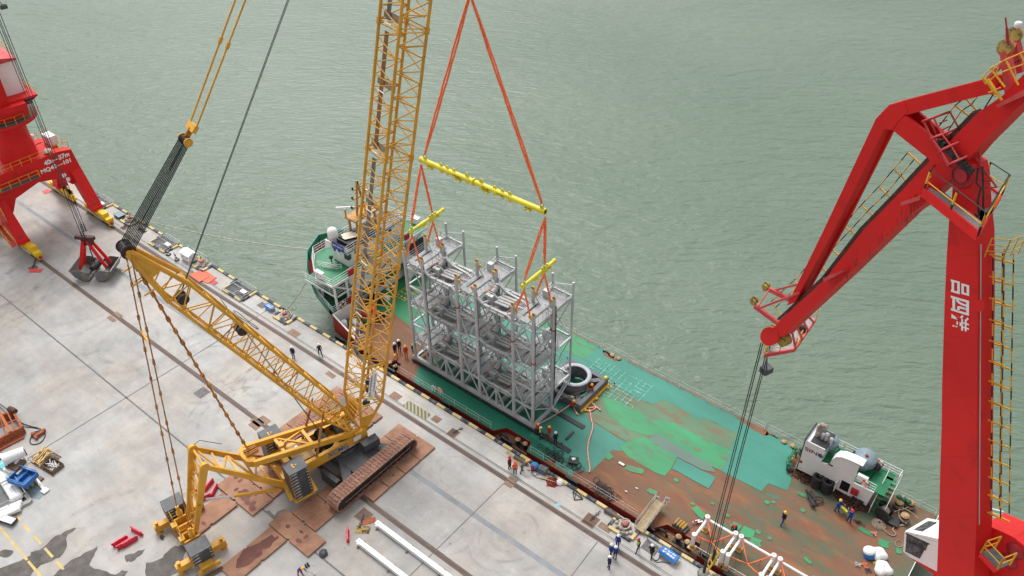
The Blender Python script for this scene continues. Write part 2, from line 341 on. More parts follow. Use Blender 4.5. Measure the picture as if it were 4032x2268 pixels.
    def build(s, name, mats, parent=None, world=True):
        if not isinstance(mats, (list, tuple)): mats = [mats]
        me = bpy.data.meshes.new(name)
        vs = s.v
        if parent is not None and world:
            l = root_loc(parent); vs = [(x-l.x, y-l.y, z-l.z) for x, y, z in vs]
        me.from_pydata(vs, [], s.f); me.polygons.foreach_set('material_index', s.m); me.polygons.foreach_set('use_smooth', s.sm)
        for m in mats: me.materials.append(m)
        me.update()
        o = bpy.data.objects.new(name, me); COL.objects.link(o)
        if parent is not None: o.parent = parent
        return o
def root_loc(p):
    l = Vector(p.location)
    while p.parent: p = p.parent; l += Vector(p.location)
    return l
def thing(name, label, cat, loc=(0, 0, 0), rz=0, group=None):
    o = bpy.data.objects.new(name, None); COL.objects.link(o); o.location = loc; o.rotation_euler = (0, 0, rz); o.empty_display_size = .3
    o['label'] = label; o['category'] = cat
    if group: o['group'] = group
    return o
def tag(o, label, cat, group=None):
    o['label'] = label; o['category'] = cat
    if group: o['group'] = group
    return o
def struct(mb, name, m): o = mb.build(name, m); o['kind'] = 'structure'; return o
def kids(o): return [c for c in bpy.data.objects if c.parent == o]
def dup(root, loc, rz=0, label=None):
    r = root.copy(); COL.objects.link(r); r.location = loc; r.rotation_euler = (0, 0, rz)
    if label: r['label'] = label
    def rec(a, b):
        for ch in kids(a):
            c = ch.copy(); COL.objects.link(c); c.parent = b; rec(ch, c)
    rec(root, r); return r
def text(s, h, org, xd, yd, m, parent, name='lettering', ext=.02, width=None, bold=.018, local=False):
    """lettering as a thin mesh, org = lower left corner, h = cap height"""
    cu = bpy.data.curves.new('t', 'FONT'); cu.body = s; cu.size = 1; cu.extrude = 0.0; cu.space_line = .9; cu.offset = bold
    to = bpy.data.objects.new('t', cu); COL.objects.link(to)
    bpy.context.view_layer.update()
    me = bpy.data.meshes.new_from_object(to.evaluated_get(bpy.context.evaluated_depsgraph_get()))
    bpy.data.objects.remove(to); bpy.data.curves.remove(cu)
    xs = [v.co.x for v in me.vertices]; ys = [v.co.y for v in me.vertices]
    x0, x1, y0, y1 = min(xs), max(xs), min(ys), max(ys)
    org = Vector(org); xd = Vector(xd).normalized(); yd = Vector(yd).normalized(); nd = xd.cross(yd).normalized()
    ky = h/(y1-y0); kx = ky if width is None else width/(x1-x0)
    lo = root_loc(parent) if parent and not local else Vector()
    for v in me.vertices: v.co = org+xd*(v.co.x-x0)*kx+yd*(v.co.y-y0)*ky+nd*ext-lo
    me.materials.clear(); me.materials.append(m); me.name = name
    for p in me.polygons: p.material_index = 0
    o = bpy.data.objects.new(name, me); COL.objects.link(o)
    if parent: o.parent = parent
    return o
def lattice(mb, a0, a1, w, d, lat, bays, rc, rb, w1=None, d1=None, mi=0, xw=True, xd=True):
    """four chords with braces from a0 to a1; w = width along lat, d = depth"""
    a0 = Vector(a0); a1 = Vector(a1); ax = (a1-a0).normalized(); lat = Vector(lat).normalized(); dp = lat.cross(ax).normalized()
    w1 = w if w1 is None else w1; d1 = d if d1 is None else d1
    def c(t, sw, sd): return a0.lerp(a1, t)+lat*sw*(w+(w1-w)*t)/2+dp*sd*(d+(d1-d)*t)/2
    cs = [(-1, -1), (1, -1), (1, 1), (-1, 1)]
    for sw, sd in cs: mb.tube(c(0, sw, sd), c(1, sw, sd), rc, 8, mi=mi)
    for f in range(4):
        A, B = cs[f], cs[(f+1) % 4]
        for i in range(bays):
            t0, t1 = i/bays, (i+1)/bays; tm = (t0+t1)/2
            mb.tube(c(t0, *A), c(tm, *B), rb, 5, mi=mi, caps=False); mb.tube(c(tm, *B), c(t1, *A), rb, 5, mi=mi, caps=False)
            if f % 2 == 0: mb.tube(c(t0, *A), c(t0, *B), rb*.9, 5, mi=mi, caps=False)
            if f % 2 == 1 and i % 2 == 0: mb.tube(c(tm, *A), c(tm, *B), rb*.9, 5, mi=mi, caps=False)
    for t in (0, 1):
        for f in range(4): mb.tube(c(t, *cs[f]), c(t, *cs[(f+1) % 4]), rb, 5, mi=mi, caps=False)
    return c
DZ = -0.4
# ================================================================== THE SETTING
b = MB(); b.bb(-420, 90, -60, 44.8, -9, 0); quay = struct(b, 'quay', conc)
b = MB(); b.sheet([(-1800, 44.0, -4.0), (1500, 44.0, -4.0), (1500, 3200, -4.0), (-1800, 3200, -4.0)]); struct(b, 'water', sea)
b = MB(); b.bb(-418, 88, 44.8, 44.95, -8, -.6); struct(b, 'quay_face', conk)
QE = 44.8
BAYS = [(-118.0, -114.6), (-100.7, -97.4), (-83.6, -80.2)]
BOLL = [-108.2, -90.6, -73.0, -22.9]
# kerb along the edge, bent round the ladder bays and bollard pads
b = MB()
def kseg(x0, y0, x1, y1, i):
    b.fbox(((x0+x1)/2, (y0+y1)/2, .12), (max(abs(x1-x0), .3), 0, 0), (0, max(abs(y1-y0), .3), 0), (0, 0, .24), i % 2)
x = -180.0; i = 0
while x < 60:
    skip = any(a-.2 < x+.6 < c_+.2 for a, c_ in BAYS) or any(abs(x+.6-bx) < 1.1 for bx in BOLL)
    if not skip: b.bb(x, x+1.18, QE-.32, QE, .0, .24, i % 2)
    x += 1.18; i += 1
for a, c_ in BAYS:
    for j in range(2): kseg(a-.3, 42.45+j*1.18, a-.3, 42.45+(j+1)*1.18, j); kseg(c_+.3, 42.45+j*1.18, c_+.3, 42.45+(j+1)*1.18, j+1)
    for j in range(3): kseg(a-.2+j*1.3, 42.35, a-.2+(j+1)*1.25, 42.35, j)
for bx in BOLL:
    for j in range(2): kseg(bx-1.25, 43.15+j*.8, bx-1.25, 43.15+(j+1)*.8, j+1); kseg(bx+1.25, 43.15+j*.8, bx+1.25, 43.15+(j+1)*.8, j)
    for j in range(2): kseg(bx-1.2+j*1.2, 43.0, bx-1.2+(j+1)*1.2, 43.0, j)
    b.bb(bx-1.1, bx+1.1, 43.15, QE, 0, .12, 2)
struct(b, 'kerb', [cony, conk, conl])
# flat black sheets paint the shade of the open bays under the ladder gratings
b = MB()
for a, c_ in BAYS: b.bb(a-.15, c_+.15, 42.5, QE+.06, .004, .010)
struct(b, 'ladder_pit_shade', black)
# crane rails, cable slot, joints, painted lines
b = MB()
for y in (30.81, 41.38): b.bb(-400, 85, y-.27, y+.27, .001, .012)
struct(b, 'rail_trench', railm)
b = MB()
for y in (30.81, 41.38): b.bb(-400, 85, y-.045, y+.045, .012, .05)
struct(b, 'crane_rail', dgrey)
b = MB(); b.bb(-400, 85, 42.0, 42.32, .001, .006); struct(b, 'cable_channel', conl)
b = MB(); b.bb(-400, 85, 42.06, 42.11, .006, .012); b.bb(-400, 85, 42.20, 42.26, .006, .012); struct(b, 'cable_slot', slotm)
b = MB(); b.bb(-400, 85, 23.70, 23.88, .001, .006)
for xx in (-75.9, -36.4+1.2): b.bb(xx-.07, xx+.07, -50, 30.5, .001, .006) if xx < -50 else b.bb(xx-.05, xx+.05, -10, 41.1, .001, .006)
b.bb(-75.97, -75.83, 31.1, 44.4, .001, .005)
struct(b, 'expansion_joint', jointm)
# repositioned cross joint near the four blue jackets, traced on the ground
b = MB(); p0, p1 = G(2353, 2133), G(2245, 2275)
b.beam((p0.x, p0.y, .004), (p1.x, p1.y, .004), .10, .006); struct(b, 'cross_joint', jointm)
bandm = mat('grey_band', (.24, .26, .275), (.30, .31, .31), .8, .5, .7, rough=.8)
b = MB(); b.bb(-400, 85, 35.88, 36.42, .001, .005); struct(b, 'cable_trench_cover', bandm)
b = MB()
for xx in range(-120, 40, 2):
    if random.random() < .9: b.bb(xx+random.uniform(0, .4), xx+2-random.uniform(0, .4), 43.55, 43.66, .001, .004)
for y0 in (31.7, 40.55):
    for xx in range(-120, 40, 3):
        if random.random() < .7: b.bb(xx, xx+random.uniform(1.2, 3), y0, y0+.07, .001, .004)
ylin = mat('worn_yellow_line', (.50, .42, .26), (.42, .40, .37), 4, .40, .55, rough=.85)
struct(b, 'yellow_line', ylin)
ylin2 = mat('lane_yellow', (.60, .42, .13), (.40, .38, .35), 3, .52, .64, rough=.85)
b = MB()
def gline(b, p, q, w_, dash, gap, h=.004):
    d = (q-p); L_ = d.length; d.normalize(); t = 0
    while t < L_:
        e = min(t+dash*random.uniform(.8, 1.1), L_); a = p+d*t; c_ = p+d*e; b.beam((a.x, a.y, h), (c_.x, c_.y, h), w_, .003); t = e+gap
gline(b, G(55, 2022), G(262, 2255), .22, 1.4, .7); gline(b, G(-10, 2066), G(170, 2280), .22, 3.0, .2)
struct(b, 'lane_marking', ylin2)
# paler concrete patches along the trenches
# wet patches (irregular outlines traced on the ground)
def blob(pts, z, n=5, jag=.12):
    P_ = [G(u, v) for u, v in pts]; out = []
    for i, p in enumerate(P_):
        q = P_[(i+1) % len(P_)]; L_ = (q-p).length; k = max(2, int(L_/.35))
        nx = Vector((-(q-p).y, (q-p).x, 0)).normalized()
        for j in range(k): t = j/k; o = nx*random.uniform(-jag, jag)*(1 if 0 < j else .3); r = p.lerp(q, t)+o; out.append((r.x, r.y, z))
    return out
b = MB()
W = [[(0, 2236), (60, 2215), (118, 2188), (120, 2175), (170, 2155), (195, 2130), (215, 2112), (240, 2105), (262, 2090), (285, 2080), (300, 2082), (268, 2105), (262, 2135), (258, 2165), (235, 2195), (205, 2210), (160, 2225), (130, 2250), (110, 2285), (-20, 2290)],
     [(190, 2285), (215, 2262), (245, 2235), (280, 2205), (315, 2190), (345, 2170), (385, 2150), (375, 2178), (362, 2200), (352, 2225), (372, 2240), (420, 2250), (455, 2262), (480, 2245), (505, 2248), (490, 2290)],
     [(490, 2195), (500, 2184), (528, 2178), (545, 2168), (572, 2160), (560, 2180), (540, 2195), (515, 2214), (497, 2215)],
     [(575, 2215), (600, 2212), (640, 2195), (660, 2170), (690, 2150), (715, 2145), (735, 2165), (722, 2200), (740, 2240), (700, 2255), (650, 2285), (580, 2290), (570, 2250)],
     [(0, 2172), (22, 2164), (48, 2168), (50, 2180), (30, 2196), (5, 2192), (-10, 2185)],
     [(628, 2112), (640, 2106), (650, 2112), (646, 2126), (632, 2124)]]
for p in W: b.sheet(blob(p, .003))
struct(b, 'wet_patch', wet)
b = MB()
for p in [[(1046, 2012), (1062, 2010), (1080, 2030), (1090, 2016), (1112, 2006), (1124, 2007), (1110, 2016), (1092, 2034), (1100, 2050), (1085, 2046), (1068, 2030)], [(1070, 2090), (1080, 2084), (1098, 2096), (1082, 2100)], [(862, 1915), (880, 1908), (890, 1940), (868, 1938)]]:
    b.sheet(blob(p, .0035, jag=.04))
struct(b, 'damp_streak', mat('damp_streak', (.11, .105, .10), rough=.5))
# steel hatch plates flush in the quay
b = MB()
hat = mat('hatch_plate', (.27, .17, .12), (.17, .12, .09), 2, .45, .7, rough=.8)
def gq(b, u, v, sx, sy, z=.006, rz=0.0, mi=0, h=.02):
    p = G(u, v); b.fbox((p.x, p.y, z+h/2), (sx*cos(rz), sx*sin(rz), 0), (-sy*sin(rz), sy*cos(rz), 0), (0, 0, h), mi); return p
for u, v, sx, sy in [(1558, 1560, 1.3, .9), (1718, 1651, 1.0, .8), (1158, 1312, 1.6, .9), (466, 1240, 1.5, .5), (440, 1256, 1.5, .5), (756, 1077, 1.3, .8), (2382, 2077, 1.3, .7), (1325, 1460, 1.4, .6), (1302, 1476, 1.3, .6), (2017, 1890, 1.0, .55), (2003, 1908, 1.0, .5), (1013, 1661, 1.5, .8), (1003, 1675, 1.3, .8), (1040, 1655, 1.4, .8)]: gq(b, u, v, sx, sy)
struct(b, 'hatch_plate', hat)
b = MB()
for u, v, sx, sy in [(795, 1546, 1.35, 1.35), (1032, 1202, 1.1, .9), (2562, 2156, 1.5, 1.2)]: gq(b, u, v, sx, sy)
struct(b, 'drain_cover', mat('drain_cover', (.13, .12, .12), (.2, .19, .18), 5, .5, .6, rough=.8))
b = MB(); b.bb(-50.75, -47.3, 42.15, 43.15, .006, .02); struct(b, 'striped_cover_plate', haza)
# ------------------------------------------------------------------ anchor pits with chains
def pit(u, v, label, dirx, diry, wd=1.2):
    p = G(u, v); t = thing('anchor_pit', label, 'anchor pit', (p.x, p.y, 0), 0, 'crane anchor pits in the quay')
    m = MB(); m.bb(-wd/2, wd/2, -wd/2, wd/2, .004, .012); m.build('pit_floor', railm, t, False)
    m = MB()
    for a in ((-wd/2-.09, -wd/2, -wd/2-.09, wd/2+.09), (wd/2, wd/2+.09, -wd/2-.09, wd/2+.09)): m.bb(a[0], a[1], a[2], a[3], 0, .035)
    for a in ((-wd/2, wd/2, -wd/2-.09, -wd/2), (-wd/2, wd/2, wd/2, wd/2+.09)): m.bb(a[0], a[1], a[2], a[3], 0, .035)
    m.build('pit_frame', hat, t, False)
    m = MB(); d = Vector((dirx, diry, 0)); n = int(d.length/.26)
    for k in range(n):
        c_ = d*((k+.3)/n)+Vector((0, 0, .08)); m.torus(c_, .13, .04, (0, 0, 1) if k % 2 else d.normalized().cross(Vector((0, 0, 1))), 8, 4)
    m.build('anchor_chain', dgrey, t, False)
pit(1432, 2030, 'square anchor pit with hanging chain beside the yellow striped loose plate', .8, -1.3)
pit(2325, 2050, 'anchor pit near the gangway with chain lying towards the sea', .15, 1.5)
pit(1784, 1706, 'anchor pit beside the black and yellow striped cover, chain laid towards the kerb', .35, 1.2, .9)
pit(492, 896, 'dark anchor pit at the end of the seaward bogies of the far red crane', -1.8, 1.2, .9)
pit(130, 1055, 'anchor pit beside the landward bogies with tight chain above a red plate', -1.6, 1.2, .9)
def loose(name, label, cat, u, v, sx, sy, rz, m, h=.03, group=None):
    p = G(u, v); t = MB(); t.fbox((0, 0, h/2), (sx, 0, 0), (0, sy, 0), (0, 0, h)); o = t.build(name, m); o.location = (p.x, p.y, .012); o.rotation_euler = (0, 0, rz); return tag(o, label, cat, group)
loose('steel_cover', 'rusty brown steel cover plate lying by the anchor pit near the white beams', 'cover plate', 1453, 2052, 1.3, .65, .95, orust, .04)
loose('steel_cover', 'worn yellow and black striped steel plate lying near the white beams', 'cover plate', 1429, 2086, 1.35, .8, .6, mat('worn_hazard', (.40, .27, .07), (.07, .055, .04), 2.4, .48, .56, rough=.8), .04)
loose('steel_cover', 'red plate lying by the landward bogies of the far red crane', 'cover plate', 141, 1066, 1.7, .8, .65, redl, .04)
loose('steel_cover', 'small red plate lying behind the portal of the far red crane', 'cover plate', 184, 754, 1.2, 1.0, 0, redl, .04)
t = thing('orange_plate_stack', 'stack of bright orange plates lying on the quay between rail and kerb', 'plates', G(811, 1091))
for k, (dx, dy, rz) in enumerate([(0, 0, .02), (.25, -.1, .12), (-.7, -.5, -.05)]):
    m = MB(); m.fbox((dx, dy, .04+k*.05), (2.3*cos(rz), 2.3*sin(rz), 0), (-1.5*sin(rz), 1.5*cos(rz), 0), (0, 0, .04)); m.build('plate', [co, mat('op%d' % k, (.75, .13, .06), (.5, .1, .06), 3, .5, .7)][k > 0], t, False)
m = MB(); m.fbox((1.9, -.1, .03), (1.0, 0, 0), (0, .7, 0), (0, 0, .05)); m.build('plate', redb, t, False)
# ------------------------------------------------------------------ gratings over the ladder bays
def grating(a, c_, label):
    t = thing('safety_grating', label, 'grating', ((a+c_)/2, 43.6, 0), 0, 'safety gratings at the quay edge')
    w_ = c_-a; m = MB(); zz = .34
    for s_ in (-1, 1): m.tube((s_*w_/2, -1.15, zz), (s_*w_/2, 1.5, zz), .035, 5); m.tube((-w_/2, s_*1.32+.17, zz), (w_/2, s_*1.32+.17, zz), .035, 5)
    m.tube((-w_/2, .3, zz), (w_/2, .3, zz), .035, 5); m.tube((-w_/2, .9, zz), (w_/2, .9, zz), .03, 5)
    m.tube((.1, -1.15, zz), (.1, -.3, zz), .03, 5); m.tube((.1, -.3, zz), (w_/2, -.3, zz), .03, 5)
    for s_ in (-1, 1):
        for yy in (-1.1, 1.1): m.tube((s_*w_/2, yy, .0), (s_*w_/2, yy, zz), .03, 4)
    m.build('frame', grey, t, False)
    m = MB(); n = 20
    for k in range(1, n): x_ = -w_/2+w_*k/n; m.tube((x_, -1.15, zz), (x_, 1.45, zz), .014, 4, caps=False)
    m.build('bars', grey, t, False)
    m = MB(); m.fbox((.9, -.0, zz+.05), (.95, 0, 0), (0, .5, 0), (0, 0, .02)); m.build('sign_plate', wclean, t, False)
for (a, c_), l in zip(BAYS, ['steel safety grating at the quay edge under the far red crane', 'steel safety grating at the quay edge beside the two traffic cones', 'steel safety grating at the quay edge nearest the ship bow']): grating(a, c_, l)
# ------------------------------------------------------------------ bollards wrapped in old rope
def bollard(x, label):
    t = thing('mooring_bollard', label, 'bollard', (x, 43.95, .12), 0, 'mooring bollards on the quay')
    m = MB(); m.lathe((0, 0, 0), [(.42, 0), (.42, .06), (.24, .1), (.20, .36), (.30, .46), (.33, .55), (.2, .64), (.04, .66)], 14); m.build('post', pinkc, t, False)
    m = MB()
    for k in range(4): m.torus((random.uniform(-.12, .12), random.uniform(-.1, .1), .16+k*.09), .5+random.uniform(-.05, .2), .06, (random.uniform(-.12, .12), random.uniform(-.12, .12), 1), 14, 5, sy=random.uniform(.75, 1))
    for k in range(13):
        a = random.uniform(0, 6.28); r_ = random.uniform(.45, .85); m.lathe((cos(a)*r_, sin(a)*r_*.8, .05), [(.0, .22), (.17, .17), (.22, .06), (.12, 0)], 7, (random.uniform(-.4, .4), random.uniform(-.4, .4), 1))
    m.build('rope_turns', ropew, t, False); return t
for x, l in zip(BOLL, ['dark red bollard with rope turns behind the stay ropes of the mast', 'dark red bollard with rope turns beside the white electric box', 'dark red bollard holding the bow rope of the ship', 'dark red bollard with pale rope heap beside the gangway']): bollard(x, l)
# ------------------------------------------------------------------ fenders hanging between quay and ship
FX = [-64.8, -56.1, -47.4, -38.7, -30.2, -21.3, -12.6]
FL = ['beside the white life raft canisters', 'behind the crawler crane boom foot', 'beside the striped cover plate', 'at the middle mooring recess', 'beside the black cable coils', 'beside the gangway bollard', 'under the yellow lifting clamp']
for k, x in enumerate(FX):
    t = thing('quay_fender', 'black rubber fender on the quay wall '+FL[k], 'fender', (x, QE, -1.6), 0, 'rubber fenders on the quay wall')
    m = MB(); m.lathe((0, .15, 0), [(.35, 0), (.48, .15), (.42, .5)], 14, (0, 1, 0)); m.build('rubber_drum', rubber, t, False)
    m = MB(); m.bb(-.75, .75, .62, .80, -1.0, 1.55); m.bb(-.6, .6, .80, .84, -.9, 1.0); m.build('panel', black, t, False)
    m = MB(); m.path([(-.6, .7, 1.15), (-.9, .4, 1.3), (-1.1, .1, 1.5)], .03, 5); m.path([(.6, .7, 1.15), (.9, .4, 1.3), (1.1, .1, 1.5)], .03, 5); m.build('chain', chain, t, False)
# ------------------------------------------------------------------ small things on the quay
def cone(u, v, label):
    p = G(u, v); t = thing('traffic_cone', label, 'traffic cone', (p.x, p.y, 0), 0, 'traffic cones on the quay')
    m = MB(); m.lathe((0, 0, 0), [(.36, 0), (.36, .06), (.2, .09)], 10); m.build('base', rubber, t, False)
    m = MB()
    for k in range(4):
        z0 = .09+k*.22; r0 = .19-.04*k; m.lathe((0, 0, 0), [(r0, z0), (r0-.04, z0+.22)], 10, mi=k % 2)
    m.build('body', [wclean, redb if 'red' in label else black], t, False)
cone(664, 1003, 'red and white traffic cone between grating and rail'); cone(697, 1024, 'black and white traffic cone near the white electric box')
p = G(748, 1024); t = thing('electric_cabinet', 'white electric cabinet with pitched lid at the quay edge behind grey posts', 'cabinet', (p.x, 43.6, 0))
m = MB(); m.bb(-1.0, 1.0, -.6, .6, .1, 1.25); m.build('body', white, t, False)
m = MB(); m.prism([(-1.1, -.7, 1.25), (-1.1, .7, 1.25), (-1.1, 0, 1.6)], (2.2, 0, 0)); m.build('lid', wclean, t, False)
m = MB(); m.bb(.45, .75, -.61, -.6, .7, 1.0); m.bb(-.7, -.5, -.62, -.6, .6, .7); m.build('socket', black, t, False)
m = MB()
for x_, y_ in [(-1.5, -1.2), (-1.2, .9), (1.4, -.9), (1.7, -1.0)]: m.bb(x_-.08, x_+.08, y_-.05, y_+.05, 0, 1.3)
m.build('guard_post', grey, t, False)
t = thing('edge_rail', 'grey pipe guard rail at the quay edge behind the white electric cabinet', 'guard rail', (-91.8, 44.75, 0))
m = MB()
for z in (.5, 1.0): m.tube((-2.4, .05, z), (1.6, .05, z), .035, 5)
for x_ in (-2.4, -.4, 1.6): m.tube((x_, .05, 0), (x_, .05, 1.0), .035, 5)
m.build('pipes', grey, t, False)
def bluebox(u, v, label, rz=0, s_=1.0, txt=True):
    p = G(u, v); t = thing('blue_equipment_box', label, 'equipment box', (p.x, p.y, 0), rz, 'blue boxes on the quay')
    m = MB(); m.bb(-.75*s_, .75*s_, -.4*s_, .4*s_, 0, .5*s_); m.build('box', mat('box_side', (.25, .33, .38), (.12, .2, .3), 3, .5, .7), t, False)
    m = MB(); m.prism([(-.85*s_, -.5*s_, .5*s_), (-.85*s_, .5*s_, .5*s_), (-.85*s_, .3*s_, .66*s_), (-.85*s_, -.3*s_, .66*s_)], (1.7*s_, 0, 0)); m.build('lid', blue, t, False)
    if txt:
        text('\u8f66\u8f86\u884c\u4eba\u6ce8\u610f', .21*s_, (-.6*s_, .03*s_, .66*s_), (1, 0, 0), (0, 1, 0), wclean, t, width=1.2*s_, ext=.006, local=True, bold=.04)
        text('\u5b89\u5168\u901a\u884c\u8b66\u793a', .21*s_, (-.6*s_, -.26*s_, .66*s_), (1, 0, 0), (0, 1, 0), wclean, t, width=1.2*s_, ext=.006, local=True, bold=.04)
    m = MB()
    for sx_ in (-1, 1): m.path([(sx_*.85*s_, -.25*s_, .45*s_), (sx_*1.0*s_, -.25*s_, .62*s_), (sx_*1.0*s_, .25*s_, .62*s_), (sx_*.85*s_, .25*s_, .45*s_)], .03, 5)
    m.build('handle', grey, t, False); return t
bluebox(2633, 2196, 'blue lettered box by the kerb with a grey cable, beside the man in black', -.06, 1.05)
bluebox(1064, 1218, 'blue lettered box on the quay between two bollards near the bow', 0, .8)
b = MB()
def gp(l, z=.05): return [(G(u, v).x, G(u, v).y, z) for u, v in l]
def smooth(pts, k=4):
    out = []; P_ = [Vector(p) for p in pts]
    for i in range(len(P_)-1):
        p0 = P_[max(i-1, 0)]; p1 = P_[i]; p2 = P_[i+1]; p3 = P_[min(i+2, len(P_)-1)]
        for j in range(k):
            t_ = j/k; out.append(.5*((2*p1)+(p2-p0)*t_+(2*p0-5*p1+4*p2-p3)*t_*t_+(3*p1-p0-3*p2+p3)*t_**3))
    out.append(P_[-1]); return out
b.path(smooth(gp([(2612, 2170), (2590, 2160), (2572, 2150), (2555, 2130), (2545, 2110), (2536, 2098)])), .035, 5)
b.path(smooth(gp([(2602, 2185), (2590, 2205), (2578, 2206), (2566, 2195), (2572, 2201), (2585, 2214), (2610, 2213), (2640, 2222)])), .035, 5)
tag(b.build('power_cable', dgrey), 'grey cable running from the blue box past the man in black to the kerb', 'cable')
def duct(u, v, label, mtl, L_=2.0, r=.2, rz=0):
    p = G(u, v); m = MB(); m.tube((-L_/2, 0, r), (L_/2, 0, r), r, 12); m.tube((-L_/2-.01, 0, r), (-L_/2+.1, 0, r), r*1.15, 12); m.tube((L_/2-.1, 0, r), (L_/2+.01, 0, r), r*1.15, 12)
    o = m.build('steel_pipe', mtl); o.location = (p.x, p.y, 0); o.rotation_euler = (0, 0, rz); return tag(o, label, 'pipe', 'pipes lying by the kerb')
duct(2420, 2035, 'thick brown pipe lying against the kerb just before the gangway bollard', mat('pipe_brown', (.14, .1, .09), rough=.7), 2.2, .22)
duct(2050, 1817, 'short brown pipe lying by the kerb behind the crouching worker', mat('pipe_brown2', (.15, .11, .10), rough=.7), 1.6, .18)
# grey inspection box
p = G(473, 854); m = MB(); m.bb(-.75, .75, -.5, .5, 0, .45); m.bb(-.8, .8, -.55, .55, .45, .52, 1); o = m.build('vent_box', [dgrey, tank]); o.location = (p.x, p.y, 0); tag(o, 'low grey metal box on the quay beside the seaward bogies of the far red crane', 'box')
p = G(560, 908); m = MB(); m.bb(-.7, .7, -.08, .08, 0, .5); m.bb(-.7, -.5, -.35, .35, 0, .1); m.bb(.5, .7, -.35, .35, 0, .1); o = m.build('cable_guide', dgrey); o.location = (p.x, p.y, 0); tag(o, 'small grey upright plate on the quay behind the stay ropes', 'cable guide')
# welding gear on the quay by the kerb
p = G(2138, 1860); t = thing('welding_machine', 'grey welding machine with coiled leads standing by the kerb', 'welding machine', (p.x, p.y, 0), .1)
m = MB(); m.bb(-.45, .45, -.3, .3, .08, .7); m.build('case', greyd, t, False)
m = MB()
for x_ in (-.3, .3): m.torus((x_, 0, .78), .14, .02, (1, 0, 0), 8, 4)
m.build('handle', grey, t, False)
m = MB(); m.bb(-.4, .1, -.31, -.3, .3, .6); m.build('front_panel', blue, t, False)
b = MB()
for k in range(7):
    c_ = G(2105+k*8, 1850+random.uniform(-8, 16)); b.torus((c_.x, c_.y, .06+.02*k), random.uniform(.25, .5), .022, (random.uniform(-.1, .1), random.uniform(-.1, .1), 1), 14, 4, sy=random.uniform(.6, 1))
b.path(smooth(gp([(2075, 1850), (2095, 1858), (2105, 1878), (2125, 1885), (2150, 1892), (2180, 1900), (2225, 1912)])), .025, 5)
tag(b.build('welding_leads', black), 'tangle of black welding leads lying around the grey welding machine', 'cable')
p = G(2105, 1842); m = MB(); m.lathe((0, 0, .1), [(0, 0), (.4, .05), (.45, .3), (.2, .5), (0, .52)], 10); o = m.build('blue_bag', mat('bag_blue', (.04, .24, .55), (.15, .2, .3), 4, .5, .7)); o.location = (p.x, p.y, 0); tag(o, 'bright blue bag lying beside the welding machine', 'bag')
p = G(2098, 1850); m = MB(); m.lathe((0, 0, 0), [(.2, 0), (.2, .5), (.1, .6), (.05, .65)], 10); o = m.build('gas_cylinder', redb); o.location = (p.x, p.y, 0); tag(o, 'small red cylinder between the blue bag and the crouching worker', 'cylinder')
p = G(2178, 1898); m = MB()
m.sheet([(cos(a*.45)*(.75+.2*sin(a*2.7)), sin(a*.45)*(.75+.15*cos(a*1.9)), .012+.0*a) for a in range(14)])
for k in range(5): m.torus((random.uniform(-.2, .2), random.uniform(-.2, .2), .08+.03*k), random.uniform(.25, .45), .03, (random.uniform(-.2, .2), random.uniform(-.2, .2), 1), 12, 4)
o = m.build('red_tarp', mat('tarp_red', (.30, .03, .025), (.1, .02, .02), 4, .5, .6)); o.location = (p.x, p.y, .0); tag(o, 'dark red sheet with a coil of hose on it by the kerb', 'sheet')
p = G(2205, 1902); m = MB(); m.lathe((0, 0, 0), [(.35, 0), (.4, .15), (.25, .35), (.05, .42)], 8); o = m.build('white_sack', tarp); o.location = (p.x, p.y, 0); tag(o, 'small white sack at the end of the red sheet by the kerb', 'sack')
for (a, c_), l in zip([((1992, 1780), (2056, 1843)), ((1998, 1779), (2062, 1838)), ((2130, 1883), (2224, 1912)), ((2150, 1872), (2230, 1898))], ['long pale plank lying behind the crouching worker', 'second long pale plank lying next to the kerb behind the crouching worker', 'long plank lying across the dark red sheet', 'plank leaning on the kerb beside the white sack']):
    m = MB(); p_, q_ = G(*a), G(*c_); m.beam((p_.x, p_.y, .07), (q_.x, q_.y, .09), .12, .05); tag(m.build('plank', wood), l, 'plank', 'planks by the kerb')
p = G(2270, 1955); m = MB(); q = [Vector((-.6, .2, .0)), Vector((.7, .1, 0)), Vector((.1, -.5, 0))]; tp = Vector((.0, 0, .9))
for i_ in range(3): m.beam(q[i_], q[(i_+1) % 3], .07); m.beam(q[i_], tp, .06)
o = m.build('steel_trestle', black); o.location = (p.x, p.y, .04); tag(o, 'small black steel trestle standing on the quay near the grey fender', 'trestle')
p = G(2198, 1990); m = MB(); m.lathe((0, 0, 0), [(.0, .12), (.12, .1), (.22, .03), (.26, 0)], 9); o = m.build('blue_bag', mat('pale_blue', (.3, .55, .7), rough=.5)); o.location = (p.x, p.y, .0); tag(o, 'small pale blue plastic bag lying on the cable channel', 'bag')
# pair of black rope slings on the quay
b = MB(); b.path(smooth(gp([(918, 1224), (935, 1230), (955, 1246), (975, 1262), (1000, 1280), (1013, 1290), (1018, 1296), (1010, 1293)])), .03, 5); b.path(smooth(gp([(920, 1228), (945, 1250), (975, 1268), (1000, 1288), (1015, 1297)])), .03, 5)
tag(b.build('wire_sling', black), 'pair of black wire slings lying on the quay seen through the mast', 'sling')
